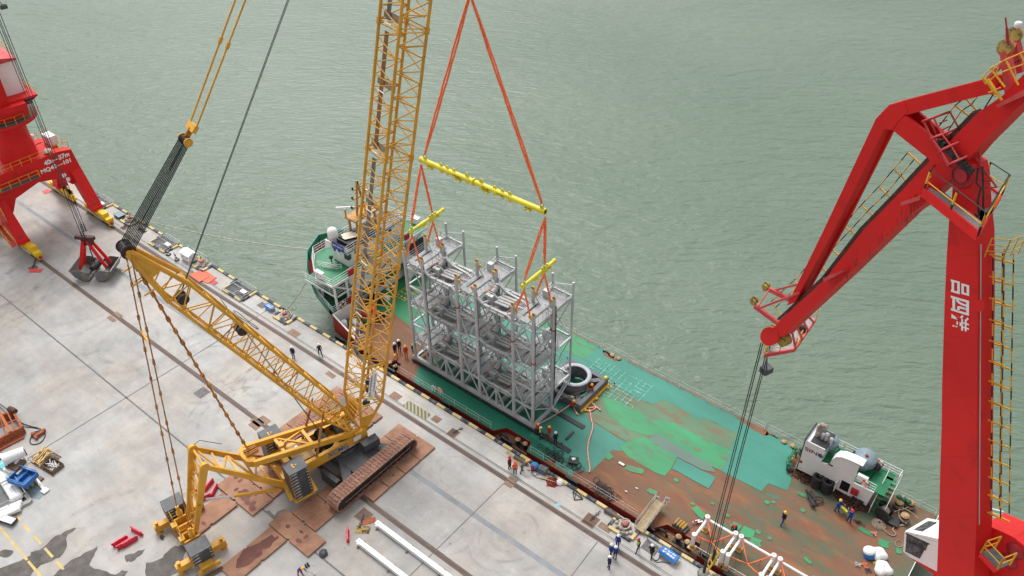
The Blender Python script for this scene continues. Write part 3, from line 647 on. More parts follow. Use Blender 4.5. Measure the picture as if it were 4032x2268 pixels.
# ================================================================== steel road plates, barriers, beams
def road_plate(name, x0, x1, y0, y1, rz, label, stains=(), grid=False, z=0.0, h=.22):
    cx, cy = (x0+x1)/2, (y0+y1)/2
    t = thing('road_plate', label, 'road plate', (cx, cy, z), rz, 'brown steel road plates under and behind the crawler crane')
    w_, l_ = (x1-x0)/2, (y1-y0)/2; n = .13
    # outline with hook notches on the long sides
    pl = [(-w_, -l_), (-n, -l_), (-n, -l_+n), (n, -l_+n), (n, -l_), (w_, -l_), (w_, l_), (n, l_), (n, l_-n), (-n, l_-n), (-n, l_), (-w_, l_)] if w_ >= l_ else [(-w_, -l_), (w_, -l_), (w_, -n), (w_-n, -n), (w_-n, n), (w_, n), (w_, l_), (-w_, l_), (-w_, n), (-w_+n, n), (-w_+n, -n), (-w_, -n)]
    m = MB(); m.prism([(a, c_, .012) for a, c_ in pl], (0, 0, h-.012)); m.build('slab', plate, t, False)
    if grid:
        m = MB(); k = -w_+.3
        while k < w_-.1: m.bb(k-.012, k+.012, -l_+.1, l_-.1, h, h+.004); k += .42
        k = -l_+.3
        while k < l_-.1: m.bb(-w_+.1, w_-.1, k-.012, k+.012, h+.004, h+.008); k += .42
        m.build('weld_lines', orust, t, False)
    if stains:
        m = MB()
        for k, (sx_, sy_, r1, r2) in enumerate(stains):
            a0 = random.random()*6; m.sheet([(sx_+cos(a*.286)*r1*(1+.13*sin(a*.286*5+a0)+random.uniform(-.06, .06)), sy_+sin(a*.286)*r2*(1+.13*cos(a*.286*4+a0)+random.uniform(-.06, .06)), h+.004+.003*k) for a in range(22)])
        m.build('oil_stain', oilm, t, False)
    return t
H1 = .2
road_plate('p', -49.0+.0, -43.7, 37.75, 39.9, 0, 'road plate at the seaward end of the near crawler track')
road_plate('p', -49.0, -43.7, 35.55, 37.68, 0, 'second road plate from the sea under the near crawler track')
road_plate('p', -49.0, -43.7, 33.3, 35.45, 0, 'third road plate from the sea under the near crawler track', [(1.9, .2, .12, .1)])
road_plate('p', -49.0, -43.7, 31.1, 33.2, 0, 'fourth road plate from the sea, beside the landward rail under the near track')
road_plate('p', -48.7, -45.5, 28.2, 30.5, 0, 'road plate under the landward end of the near crawler track', [], True)
road_plate('p', -48.9, -45.5, 25.25, 28.12, 0, 'road plate with gridded weld lines behind the near crawler track', [], True)
road_plate('p', -49.6, -43.85, 23.0, 25.15, 0, 'wide road plate crossing the concrete joint behind the near track', [(-1.2, -.1, .25, .2), (.3, .3, .28, .12), (.9, -.5, .35, .2), (1.1, .2, .18, .25)])
road_plate('p', -49.2, -46.8, 17.2, 22.9, 0, 'long road plate half covered by a wet rust stain, furthest from the sea', [(0, 1.6, .55, .9), (-.15, -.3, .85, 1.5), (.3, 2.4, .15, .25)])
road_plate('p', -57.4, -51.6, 22.65, 25.1, 0, 'road plate with the largest oil stains, beside the upright red barriers', [(-2.2, .7, .25, .35), (-1.5, .6, .16, .3), (-.9, -.3, .2, .25), (.3, -.2, .8, .6), (1.3, -.6, .35, .25), (1.8, -.3, .25, .35), (2.2, -.7, .4, .3), (1.1, .5, .2, .15)])
road_plate('p', -56.2, -53.8, 16.6, 22.5, 0, 'road plate leading to the rear counterweight carrier with small oil stains', [(.2, -2.3, .5, .35), (-.3, -1.2, .25, .3), (.5, -.4, .3, .15)])
road_plate('p', -55.6, -51.7, 25.2, 28.2, 0, 'road plate under the rear counterweight of the crane')
for k, (y0, y1) in enumerate([(27.4, 29.9), (30.0, 32.3), (32.4, 34.7), (34.8, 37.1), (37.2, 39.6)]):
    road_plate('p', -58.6, -53.4, y0, y1, 0, ['road plate at the landward end under the far crawler track', 'second road plate from land under the far crawler track', 'middle road plate under the far crawler track', 'fourth road plate from land under the far crawler track', 'road plate at the seaward end under the far crawler track'][k])
road_plate('p', -53.3, -51.2, 37.0, 39.6, 0, 'road plate in front of the crawler crane between the two tracks')
# water filled barriers
def barrier_proto():
    t = thing('plastic_barrier', 'x', 'barrier', (0, 0, 0), 0, 'red plastic barriers')
    m = MB(); L_ = .68
    prof = [(-.15, 0), (.15, 0), (.13, .14), (.07, .22), (.06, .56), (-.06, .56), (-.07, .22), (-.13, .14)]
    m.prism([(-L_, y, z) for y, z in prof], (2*L_, 0, 0)); m.bb(L_, L_+.08, -.05, .05, .1, .45); m.bb(-L_-.07, -L_, -.04, .04, .3, .6)
    m.build('body', barr, t, False)
    m = MB()
    for x_ in (-.45, -.15, .15, .45): m.bb(x_-.07, x_+.07, -.075, .075, .34, .42); m.mark()
    m.build_each('hole', mat('barrier_hole', (.55, .25, .25), rough=.7), t, False)
    m = MB(); m.lathe((0, 0, .56), [(.06, 0), (.06, .03)], 8); m.build('cap', barr, t, False)
    return t
bar0 = barrier_proto(); first = True
BL = [(790, 1920, .95, 0, 'plastic barrier nearest the crane arm in the upright group of four'), (824, 1916, .9, 0, 'middle upright plastic barrier of the group of four by the stained plate'), (846, 1938, 1.1, 0, 'upright plastic barrier touching the stained road plate'), (810, 1965, .45, 0, 'plastic barrier lying crosswise in front of the upright group'),
      (541, 2098, -.5, 0, 'single plastic barrier lying behind the group of three'), (475, 2138, .55, 0, 'leftmost plastic barrier of the group of three'), (492, 2148, .55, 0, 'middle plastic barrier of the group of three'), (514, 2139, .55, 0, 'rightmost plastic barrier of the group of three'), (1370, 2113, -1.55, 0, 'single red plastic barrier standing near the ends of the white beams')]
for u, v, rz, _, l in BL:
    p = G(u, v)
    # heading given in the picture is turned into the ground heading
    if first: bar0.location = (p.x, p.y, 0); bar0.rotation_euler = (0, 0, 0); o = bar0; first = False; o['label'] = l
    else: o = dup(bar0, (p.x, p.y, 0), 0, l)
    du = 30*cos(rz); dv = -30*sin(rz); q = G(u+du, v+dv); o.rotation_euler = (0, 0, atan2(q.y-p.y, q.x-p.x))
# white H beams lying bottom centre
for (u, v), x1, l in [((1481, 2053), -20.0, 'long white steel beam, the one nearer the rail'), ((1407, 2124), -20.0, 'long white steel beam, the one farther from the rail')]:
    p = G(u, v, .55); t = thing('steel_beam', l, 'steel beam', (p.x, p.y, 0), 0, 'white steel beams')
    L_ = x1-p.x; m = MB(); m.bb(0, L_, -.22, .22, .50, .55); m.bb(0, L_, -.22, .22, .08, .13); m.bb(0, L_, -.04, .04, .13, .50); m.bb(3.9, 3.98, -.2, .2, .13, .50); m.build('section', wclean, t, False)
    m = MB()
    for k in range(0, int(L_), 4): m.bb(k+.3, k+.5, -.5, .5, .012, .08)
    m.build('sleeper', woodd, t, False)
    m = MB(); m.fbox((.25, 0, .552), (.12, 0, 0), (0, .12, 0), (0, 0, .004)); m.build('mark', co, t, False)
# ================================================================== THE DECK CARGO SHIP
YN, YF, YC = 45.85, 64.05, 54.95
ship = thing('deck_cargo_ship', 'long cargo ship with green and rusty open deck, white bridge at its bow', 'ship', (-40, YC, DZ))
def mir(pts): return pts+[(x, 2*YC-y) for x, y in reversed(pts)]
near = [(-0.2, 45.85), (-58, 45.85), (-63, 46.0), (-67.5, 46.6), (-71.3, 47.6), (-74.5, 49.2), (-77.2, 51.6), (-78.9, 54.95)]
top = near+[(x, 2*YC-y) for x, y in reversed(near[:-1])]
lown = [(-0.2, 45.95), (-56, 45.95), (-60, 46.6), (-64, 47.9), (-67.5, 49.6), (-70.5, 51.6), (-72.5, 53.4), (-73.6, 54.95)]
low = lown+[(x, 2*YC-y) for x, y in reversed(lown[:-1])]
def topz(x): return DZ if x > -62.5 else (DZ+(1.75-DZ)*min(1, (-62.5-x)/4.2) if x > -66.7 else 1.75+min(1.3, (-66.7-x)*.13))
# mooring recesses cut into the deck edge
RN = [(-57.9, -55.5), (-40.8, -36.2), (-20.9, -16.1)]
RF = [(-39.4, -35.5), (-17.9, -13.9)]
def edge(seq, recs, y, yi):
    out = []
    for a, c_ in recs: out += [(c_, y), (c_-.5, yi), (a+.7, yi), (a, y)]
    return out
deckn = [(-.2, YN)]+sum([[(c_, YN), (c_-.35, YN+1.25), (a+.9, YN+1.25), (a, YN)] for a, c_ in reversed(RN)], [])+[(-58, YN), (-63, 46.0), (-66.7, 46.5)]
deckf = [(-.2, YF)]+sum([[(c_, YF), (c_-.8, YF-.75), (a+.1, YF-.75), (a, YF)] for a, c_ in reversed(RF)], [])+[(-58, YF), (-63, 63.9), (-66.7, 63.4)]
m = MB(); m.prism([(x, y, DZ-.05) for x, y in deckn+list(reversed(deckf))], (0, 0, .05)); m.build('deck', rustd, ship)
m = MB(); n = len(top)
v1 = [(x, y, topz(x) if x < -62.5 else DZ-.06) for x, y in top]; v0 = [(x, y, -4.6) for x, y in low]
def seg(poly, m_, off):
    return poly
# hull skin with recess openings: full height below -1.1, upper strake only where there is no recess
vm = []
for (x, y), (x2, y2) in zip(top, low):
    tz = topz(x) if x < -62.5 else DZ-.06; k = (-1.25+4.6)/(tz+4.6); vm.append((x2+(x-x2)*k, y2+(y-y2)*k, -1.25))
m.add(v0+vm, [(i, (i+1) % n, n+(i+1) % n, n+i) for i in range(n)])
fwd = [i for i in range(n) if i not in (0, n-1, n-2) ]
for i in range(n):
    j = (i+1) % n
    if (i, j) in ((0, 1), (n-2, n-1)): continue
    m.add([vm[i], vm[j], v1[j], v1[i]], [(0, 1, 2, 3)])
for y, recs in ((YN, RN), (YF, RF)):
    xs = [-58]+sum([[a, c_] for a, c_ in recs], [])+[-.2]
    for a, c_ in zip(xs[0::2], xs[1::2]): m.bb(a, c_, y-.03, y+.03, -1.25, DZ-.04)
m.bb(-.26, -.2, YN, YF, -1.25, DZ-.06); m.build('hull', hullr, ship)
m = MB()
for recs, y0, y1, s_ in ((RN, YN, YN+1.25, 1), (RF, YF, YF-.75, -1)):
    for a, c_ in recs:
        ya, yb = sorted((y0, y1)); m.bb(a-.0, c_+.0, ya, yb, -1.2, -1.12, 0)
        m.beam((a+.8, y1, -.8), (c_-.4, y1, -.8), .06, .78, mi=1); m.beam((a, y0, -.8), (a+.85, y1, -.8), .06, .78, mi=1); m.beam((c_, y0, -.8), (c_-.4, y1, -.8), .06, .78, mi=1); m.mark()
m.build_each('mooring_recess', [rustd, hullr], ship)
# bow bulwark: green inside, white top strip near the house
m = MB(); bx = [(x, y) for x, y in top if x < -66.9]
vo = []; vi = []
for x, y in bx:
    z0 = topz(x); h_ = 1.0 if x < -73 else .25
    k = .985; vo.append((x, y, z0)); vo.append((x, y, z0+h_)); vi.append(((x+66)*k-66, (y-YC)*k+YC, z0+h_)); vi.append(((x+66)*k-66, (y-YC)*k+YC, z0-.6))
q = len(bx)
for i in range(q-1):
    m.add([vo[2*i], vo[2*i+2], vo[2*i+3], vo[2*i+1]], [(0, 1, 2, 3)]); m.add([vi[2*i], vi[2*i+2], vi[2*i+3], vi[2*i+1]], [(0, 1, 2, 3)]); m.add([vo[2*i+1], vo[2*i+3], vi[2*i+2], vi[2*i]], [(0, 1, 2, 3)])
for i in range(1, q-1):
    x, y = bx[i]
    if x < -71: m.beam(((x+66)*.97-66, (y-YC)*.97+YC, 1.9), ((x+66)*.985-66, (y-YC)*.985+YC, topz(x)+.9), .08, .3)
m.build('bow_bulwark', mat('hull_green', (.035, .20, .135), (.05, .12, .09), 1, .55, .75, rough=.5), ship)
# raised fore deck
m = MB(); fd = [(-66.9, 46.75), (-71.2, 47.75), (-74.3, 49.35), (-76.8, 51.8), (-78.3, YC)]; fd = fd+[(x, 2*YC-y) for x, y in reversed(fd[:-1])]
m.prism([(x, y, 1.62) for x, y in fd], (0, 0, .14)); m.build('fore_deck', mat('dark_green_deck', (.008, .12, .055), (.02, .07, .04), .8, .45, .7, rough=.45), ship)
m = MB(); m.bb(-66.95, -66.8, 46.7, 51.0, DZ, 1.3); m.bb(-67.0, -66.75, 46.6, 51.2, 1.3, 1.78); m.mark(); m.bb(-66.95, -66.8, 59.2, 63.2, DZ, 1.78); m.mark()
m.prism([(-66.8, 46.52, 1.76), (-66.8, 46.72, 1.76), (-61.9, 46.08, .55), (-61.9, 45.9, .55)], (0, 0, .06)); m.mark()
m.build_each('break_bulkhead', white, ship)
m = MB(); m.prism([(-66.8, 46.5, 1.76), (-61.9, 45.86, .56), (-61.9, 45.86, DZ-.3), (-66.8, 46.4, DZ-.3)], (0, .06, 0)); m.build('side_bulwark', hullr, ship)
# accommodation block
AX = -67.8
m = MB(); m.bb(-73.6, AX, 50.6, 59.5, DZ, 5.4); m.prism([(AX-.6, 59.5, DZ), (AX, 59.5, DZ), (AX+.0, 61.6, 5.4), (AX-.6, 61.6, 5.4)], (0, 0, .01))
m.bb(AX-.5, AX+.02, 59.5, 60.2, DZ, 5.4)
m.build('house_wall', white, ship)
WD = 5.6; wing = [(-66.95, 47.35), (-66.95, 63.7), (-69.6, 63.7), (-71.6, 62.4), (-74.0, 61.0), (-74.0, 50.5), (-72.3, 48.9), (-69.9, 47.2)]
m = MB(); m.prism([(x, y, 5.25) for x, y in wing], (0, 0, .33)); m.build('wing_edge', white, ship)
m = MB(); m.prism([(((x+70.4)*.975-70.4), (y-55.5)*.985+55.5, 5.58) for x, y in wing], (0, 0, .03)); m.build('bridge_deck', green, ship)
m = MB(); m.rail([(x, y, WD) for x, y in wing], 1.05, 1.4, .035, 3, closed=True); m.build('bridge_railing', wclean, ship)
# wing struts and the platform below
m = MB()
for y in (47.7, 49.6): m.beam((-67.2, y, 1.75), (-67.2, y, 5.3), .22); m.mark(); m.beam((-70.6, y+.6, 1.75), (-70.6, y+.6, 5.3), .22); m.mark()
m.beam((-67.3, 50.6, 3.0), (-67.3, 47.6, 5.3), .18); m.mark()
m.beam((AX, 59.6, 2.6), (-67.2, 63.3, 5.3), .2); m.mark(); m.beam((-70.6, 59.6, 2.6), (-70.6, 63.0, 5.3), .2); m.mark(); m.beam((-67.2, 61.6, DZ), (-67.2, 61.6, 5.3), .2); m.mark()
m.bb(-73.2, -67.2, 47.8, 48.0, 3.35, 3.6); m.bb(-67.4, -67.2, 47.8, 50.6, 3.35, 3.6); m.build_each('wing_strut', white, ship)
m = MB(); m.bb(-73.3, -67.25, 47.9, 50.6, 3.50, 3.62); m.build('side_platform', greend, ship)
m = MB(); m.rail([(-73.2, 47.9, 3.6), (-67.3, 47.9, 3.6), (-67.3, 50.5, 3.6)], 1.0, 1.1, .03, 3); m.mark(); m.rail([(-75, 49.6, 1.8), (-71.3, 47.9, 1.76), (-67.0, 46.8, 1.76), (-66.95, 51.0, 1.76)], 1.0, 1.0, .035, 3); m.mark()
m.rail([(-66.9, 59.2, 1.78), (-66.9, 63.1, 1.78), (-71, 62.0, 1.78)], 1.0, 1.2, .03, 3); m.build_each('fore_deck_railing', wclean, ship)
def windows(y0s, z0, z1, x, w_, par=ship, mtl=glass):
    for y in y0s:
        m = MB(); m.bb(x, x+.03, y, y+w_, z0, z1); m.build('window', mtl, par)
windows([52.6], 1.0, 1.7, AX+.005, .45)
m = MB(); m.lathe((AX, 51.9, 1.2), [(.2, .01), (.2, .04)], 12, (1, 0, 0)); m.mark(); m.lathe((AX, 53.6, 3.6), [(.16, .01), (.16, .04)], 12, (1, 0, 0)); m.build_each('porthole', glass, ship)
m = MB(); m.bb(AX+.01, AX+.06, 55.6, 56.5, 1.1, 1.2, 0)
for p_, q_ in [((AX+.12, 50.7, 1.9), (AX+.12, 51.2, 1.9)), ((AX+.12, 51.2, 1.9), (AX+.12, 51.2, 3.4)), ((AX+.12, 51.2, 3.4), (AX+.12, 50.0, 3.4)), ((AX+.12, 51.4, 1.7), (AX+.12, 52.6, 1.3)), ((AX+.12, 52.6, 1.3), (AX+.12, 55.2, 2.8)), ((AX+.12, 55.2, 2.8), (AX+.12, 57.4, 3.6)), ((AX+.12, 57.4, 3.6), (AX+.12, 57.4, 1.0)), ((AX+.12, 58.2, 3.7), (AX+.12, 59.8, 4.2))]: m.tube(p_, q_, .06, 6)
m.build('fire_main', mat('pipe_wine', (.22, .02, .04), rough=.5), ship)
def firebox(c, s_, nrm='x', par=ship):
    x, y, z = c; m = MB()
    if nrm == 'x': m.bb(x, x+.22, y-s_/2, y+s_/2, z-s_/2, z+s_/2)
    else: m.bb(x-s_/2, x+s_/2, y-.22, y, z-s_/2, z+s_/2)
    m.build('hose_box', redb, par)
firebox((AX, 55.4, .9), .75); firebox((-67.0, 50.3, 6.1), .85); firebox((-67.0, 59.9, 6.1), .8); firebox((-66.95, 49.6, 2.3), .8)
def ringbuoy(c, ax, par=ship):
    m = MB(); m.torus(c, .36, .085, ax, 16, 6); o = m.build('lifebuoy', [co, wclean], par)
    for p in o.data.polygons:
        q_ = p.center-Vector(c)+root_loc(par); a = atan2(q_.dot(Vector((0, 0, 1))), q_.x+q_.y); p.material_index = 1 if int((a+pi)/(pi/4)) % 2 else 0
ringbuoy((-66.85, 48.3, 2.35), (1, 0, 0)); ringbuoy((-69.2, 47.3, 6.2), (0, 1, 0))
# wheelhouse
WX0, WX1, WY0, WY1 = -71.2, -68.3, 51.3, 60.4
m = MB(); m.bb(WX0, WX1, WY0, WY1, WD, 7.75); m.build('wheelhouse', white, ship)
m = MB(); m.bb(WX0-.3, WX1+.25, WY0-.3, WY1+.3, 7.75, 7.9); m.build('wheelhouse_roof', greyd, ship)
m = MB(); m.rail([(WX1+.2, WY0-.25, 7.9), (WX1+.2, WY1+.25, 7.9), (WX0-.2, WY1+.25, 7.9)], 1.0, 1.2, .03, 3); m.rail([(WX0-.2, WY0+2.2, 7.9), (WX0-.2, WY1+.2, 7.9)], 1.0, 1.4, .03, 3); m.build('roof_railing', wclean, ship)
m = MB()
for a, c_ in ((-70.9, -70.5), (-70.1, -69.7)): m.bb(a, c_, WY0-.02, WY0+.01, 7.0, 7.45); m.mark()
m.bb(-69.0, WX1+.01, WY0-.02, WY0+.5, 6.6, 7.35); m.build_each('wheelhouse_window', glass, ship)
m = MB()
for y in (52.4, 56.9, 58.2): m.bb(WX1, WX1+.02, y, y+.5, 6.8, 7.4); m.mark()
m.build_each('aft_window', glass, ship)
m = MB(); m.bb(-70.4, -69.75, WY0-.03, WY0, WD+.1, 7.2); m.mark(); m.bb(WX1, WX1+.03, 53.6, 54.3, WD+.1, 7.3); m.build_each('wheelhouse_door', wclean, ship)
# name board
m = MB(); m.bb(-70.5, -68.45, WY0-.38, WY0-.3, 7.85, 8.75); nb = m.build('name_board', mat('name_blue', (.01, .035, .30), rough=.4, var=.02), ship)
text('SINO FAITH 1', .34, (-70.38, WY0-.39, 8.2), (1, 0, 0), (0, 0, 1), wclean, ship, width=1.85)
m = MB(); m.prism([(-71.9, WY0-.5, 7.2), (-70.6, WY0-.5, 7.9), (-70.6, WY0-.5, 8.6), (-71.6, WY0-.5, 8.6)], (0, .15, 0)); m.build('dodger', wclean, ship)
m = MB(); m.lathe((-71.0, 51.6, 8.7), [(.02, 0), (.45, 0), (.62, .25), (.66, .9), (.52, 1.25), (.25, 1.45), (.02, 1.5)], 18); m.build('radome', wclean, ship)
m = MB(); m.beam((-71.0, 51.6, 7.9), (-71.0, 51.6, 8.7), .5); m.build('radome_stand', white, ship)
m = MB()
for p_ in [(-72.0, 51.6, 2.9), (-71.6, 54.5, 1.9)]: m.tube((p_[0], p_[1], 7.9), (p_[0], p_[1], 7.9+p_[2]), .03, 5); m.mark()
m.tube((-68.4, 60.0, 7.9), (-68.4, 60.0, 11.2), .035, 5); m.build_each('whip_antenna', white, ship)
m = MB(); m.prism([(-71.2, 52.3, 8.5), (-69.6, 52.3, 8.6), (-68.3, 55.0, 8.55), (-70.0, 55.3, 8.5)], (0, 0, .05)); m.build('canvas_cover', mat('canvas', (.66, .58, .46), (.08, .08, .08), .9, .55, .58, rough=.9), ship)
m = MB(); m.bb(-71.0, -68.6, 52.0, 55.0, 7.9, 8.4); m.bb(-70.5, -68.7, 55.4, 57.5, 7.9, 8.1); m.build('roof_deckhouse', black, ship)
# radar mast: brown yellow frame
my = mat('mast_buff', (.50, .27, .07), (.25, .10, .04), 2, .5, .7, rough=.6)
m = MB()
for x, y in ((-69.6, 54.4), (-69.6, 57.4), (-71.0, 54.4), (-71.0, 57.4)): m.beam((x, y, 7.9), (x, y, 10.4), .22)
m.bb(-71.3, -69.3, 54.0, 57.8, 10.2, 10.45)
for y in (55.2, 56.6): m.beam((-70.3, y, 10.4), (-70.3, 55.9, 15.0), .2)
for z, w_ in ((11.6, 2.6), (12.8, 2.0), (14.0, 1.6)): m.beam((-70.3, 55.9-w_/2, z), (-70.3, 55.9+w_/2, z), .14)
for z in (11.0, 12.2, 13.4): m.beam((-70.3, 55.3, z), (-70.3, 56.5, z+1), .08)
m.beam((-71.1, 54.1, 10.4), (-71.1, 54.1, 11.6), .16); m.beam((-70.0, 54.2, 8.4), (-68.8, 57.8, 10.2), .1); m.beam((-70.0, 57.6, 8.4), (-68.8, 54.2, 10.2), .1)
m.build('radar_mast', my, ship)
m = MB()
for y, z in ((54.55, 11.7), (57.25, 11.7), (54.85, 12.9), (56.95, 12.9), (55.1, 14.1)): m.lathe((-70.3, y, z), [(.0, 0), (.13, .03), (.13, .28), (0, .34)], 8); m.mark()
m.build_each('navigation_light', black, ship)
m = MB(); m.beam((-71.9, 53.4, 11.75), (-70.3, 54.9, 11.75), .14, .2); m.tube((-71.1, 54.1, 11.5), (-71.1, 54.1, 11.7), .18, 8); m.mark(); m.beam((-70.6, 56.6, 13.0), (-70.0, 58.4, 13.0), .14, .18); m.build_each('radar_scanner', wclean, ship)
# boarding stair, small deck gear on the bridge wing
m = MB()
for s_ in (0, .9):
    m.rail([(-71.6+s_, 49.0+s_*.3, WD), (-70.0+s_, 49.6+s_*.3, WD), (-69.6+s_, 50.4, WD)], .8, .6, .03, 3)
m.build('wing_gear', wclean, ship)
m = MB(); m.lathe((-70.5, 50.4, WD), [(.08, 0), (.08, .7), (.28, 1.0), (.28, 1.1), (.1, 1.15)], 12); m.build('searchlight', black, ship)
m = MB(); m.bb(-69.9, -68.6, 47.25, 47.7, 6.0, 6.75); m.bb(-69.2, -68.0, 63.0, 63.6, 5.7, 6.6); m.build('liferaft_locker', wclean, ship)
# fore deck fittings
m = MB()
for x, y in ((-72.5, 49.6), (-71.8, 49.4), (-74.6, 51.2), (-74.0, 50.8)): m.lathe((x, y, 1.76), [(.2, 0), (.2, .6), (.26, .62), (.26, .72)], 10); m.mark()
m.build_each('fore_bollard', dgrey, ship)
m = MB(); m.bb(-69.5, -68.3, 50.0, 50.6, 1.76, 2.3); m.bb(-72.8, -71.6, 50.9, 53, 1.76, 2.6); m.build('fore_locker', greend, ship)
m = MB(); m.tube((-75.5, 54.2, 2.3), (-75.5, 55.6, 2.3), .5, 12); m.bb(-76.2, -74.8, 53.8, 56.1, 1.76, 2.1); m.build('windlass', greend, ship)
# life raft canisters, drums, orange winch under the break
for x, y in ((-63.6, 47.0), (-64.6, 48.3)):
    m = MB()
    m.lathe((x-.75, y, .55), [(.1, 0), (.38, .06), (.42, .2), (.42, .62), (.45, .64), (.45, .72), (.42, .74), (.42, 1.2), (.38, 1.38), (.1, 1.44)], 14, (1, -.1, 0)); m.build('liferaft_canister', wclean, ship)
m = MB()
for x, y in ((-63.2, 46.8), (-64.3, 48.2)):
    for dx in (-.4, .4):
        for dy in (-.3, .3): m.beam((x+dx, y+dy, DZ), (x+dx, y+dy, .3), .06)
m.rail([(-62.6, 46.6, DZ), (-62.2, 47.2, DZ)], 1.2, .6, .04, 3); m.build('raft_cradle', wclean, ship)
for x, y, mt in ((-65.2, 48.9, greend), (-64.6, 49.5, greend), (-66.0, 48.0, greend)):
    m = MB(); m.lathe((x, y, DZ), [(.3, 0), (.3, .35), (.32, .36), (.3, .38), (.3, .85), (.0, .86)], 14); m.build('drum', mt, ship)
m = MB(); m.lathe((-65.1, 48.0, DZ), [(.3, 0), (.3, .85), (0, .86)], 14); m.build('drum', blue, ship)
m = MB(); m.lathe((-66.1, 48.8, DZ), [(.5, 0), (.55, .3), (.3, .5), (0, .52)], 10); m.build('drum', redb, ship)
m = MB(); m.lathe((-65.9, 47.3, DZ), [(.35, 0), (.4, .5), (.38, 1.2), (.2, 1.3), (0, 1.3)], 10); m.build('wrapped_bin', tarp, ship)
m = MB(); m.bb(-65.9, -63.9, 50.0, 51.6, DZ, .55); m.prism([(-65.9, 50.0, .55), (-65.9, 51.6, .55), (-65.5, 51.4, 1.15), (-65.5, 50.2, 1.15)], (1.1, 0, 0)); m.build('rescue_boat_winch', co, ship)
m = MB(); m.lathe((-63.7, 50.8, .2), [(.5, 0), (.55, .1), (.3, .15), (.3, .7), (.55, .75), (.5, .85)], 14, (0, 1, 0)); m.beam((-65, 50.2, 0), (-63.2, 52.6, .4), .15); m.beam((-66, 52, DZ), (-66, 52, 1.8), .18); m.build('winch_drum', black, ship)
m = MB(); m.bb(-66.4, -65.6, 54.3, 54.8, DZ, .05); m.bb(-66.9, -66.4, 56.3, 56.7, .2, .26); m.bb(-66.9, -66.4, 55.3, 55.6, .3, .36); m.build('plastic_stool', wclean, ship)
m = MB(); m.bb(-67.4, -66.0, 52.6, 54.0, DZ, .5); m.bb(-67.5, -65.9, 53.2, 53.4, .5, .9); m.build('deck_winch', black, ship)
m = MB(); m.bb(-66.9, -66.4, 53.3, 53.9, .95, 1.0); m.build('document_board', wclean, ship)
# black slab paints in the shade of the sea side door opening, plus reel
m = MB(); m.bb(-67.2, -66.9, 60.4, 62.9, 1.8, 4.4); m.lathe((-66.9, 62.2, 2.5), [(.7, 0), (.5, .3)], 12, (1, 0, 0)); m.build('sea_side_shade_and_reel', black, ship)
# ------------------------------------------------ deck paint, traced on the deck
def dpoly(pts, z):
    out = []
    P_ = [G(u, v, z) for u, v in pts]
    for i, p in enumerate(P_):
        q_ = P_[(i+1) % len(P_)]; L_ = (q_-p).length; k = max(1, int(L_/.7)); nx = Vector((-(q_-p).y, (q_-p).x, 0)).normalized()
        for j in range(k):
            r_ = p.lerp(q_, j/k)+nx*(random.uniform(-.05, .05) if j else 0)
            r_.y = min(max(r_.y, YN+.02), YF-.02); out.append((r_.x, r_.y, z))
    return out
Z = DZ+.004
def patch(pts, m_, k, px=True):
    m = MB(); m.sheet(dpoly(pts, Z+k*.004) if px else [(x, y, Z+k*.004) for x, y in pts]); return m.build('paint_patch', m_, ship)
patch([(-67.7, 52.2), (-66.2, 52.0), (-64.3, 51.4), (-63.6, 53.2), (-59.8, 52.6), (-58.2, 52.4), (-56.6, 52.8), (-55.2, 56.0), (-55.2, 63.9), (-66.5, 63.3), (-67.7, 61.5)], pfrn, 0, False)
patch([(-60.2, 53.6), (-58.6, 52.3), (-55.0, 51.6), (-53.6, 50.8), (-53.2, 50.0), (-33.8, 50.0), (-33.8, 58.0), (-39.0, 63.9), (-57.0, 63.9), (-59.0, 58.0)], pteal, 1, False)
patch([(-53.4, 51.2), (-53.9, 47.9), (-52.8, YN+.02), (-47, YN+.02), (-40.8, YN+.02), (-39.95, YN+1.27), (-36.6, YN+1.27), (-36.2, YN+.04), (-34.0, YN+.03), (-33.6, 47.5), (-35.0, 51.0), (-38.0, 51.0)], pdrk, 2, False)
patch([(2250, 1879), (2271, 1845), (2323, 1862), (2365, 1820), (2412, 1771), (2443, 1778), (2475, 1745), (2420, 1716), (2350, 1672), (2290, 1630), (2240, 1570), (2160, 1560), (2120, 1640), (2085, 1716), (2180, 1775), (2190, 1835)], pteal, 3)
patch([(2290, 1630), (2262, 1590), (2330, 1540), (2402, 1495), (2440, 1530), (2500, 1566), (2571, 1593), (2603, 1574), (2630, 1580), (2757, 1654), (2770, 1643), (2903, 1704), (2885, 1745), (2871, 1781), (2839, 1853), (2765, 1815), (2669, 1802), (2620, 1790), (2475, 1745)], polv, 4)
patch([(2110, 1250), (2237, 1304), (2342, 1362), (2342, 1382), (2301, 1413), (2250, 1395), (2150, 1340)], pgrn, 5)
patch([(2342, 1382), (2423, 1423), (2455, 1415), (2606, 1492), (2902, 1640), (2905, 1650), (2960, 1690), (3009, 1717), (3030, 1712), (3118, 1755), (3120, 1840), (3112, 1903), (3099, 1932), (3025, 1903), (2998, 1935), (2839, 1853), (2871, 1781), (2903, 1704), (2770, 1643), (2757, 1654), (2630, 1580), (2603, 1574), (2571, 1593), (2500, 1566), (2440, 1530), (2402, 1495), (2380, 1470), (2301, 1413)], pteal, 6)
patch([(2370, 1560), (2420, 1575), (2500, 1605), (2558, 1651), (2660, 1665), (2700, 1690), (2790, 1735), (2880, 1776), (2862, 1815), (2839, 1853), (2765, 1815), (2660, 1765), (2580, 1710), (2560, 1718), (2470, 1690), (2400, 1640)], pgrn, 7)
patch([(2440, 1760), (2470, 1742), (2530, 1720), (2563, 1733), (2620, 1765), (2669, 1797), (2643, 1845), (2617, 1875), (2580, 1860), (2532, 1835), (2480, 1805)], pgrn, 8)
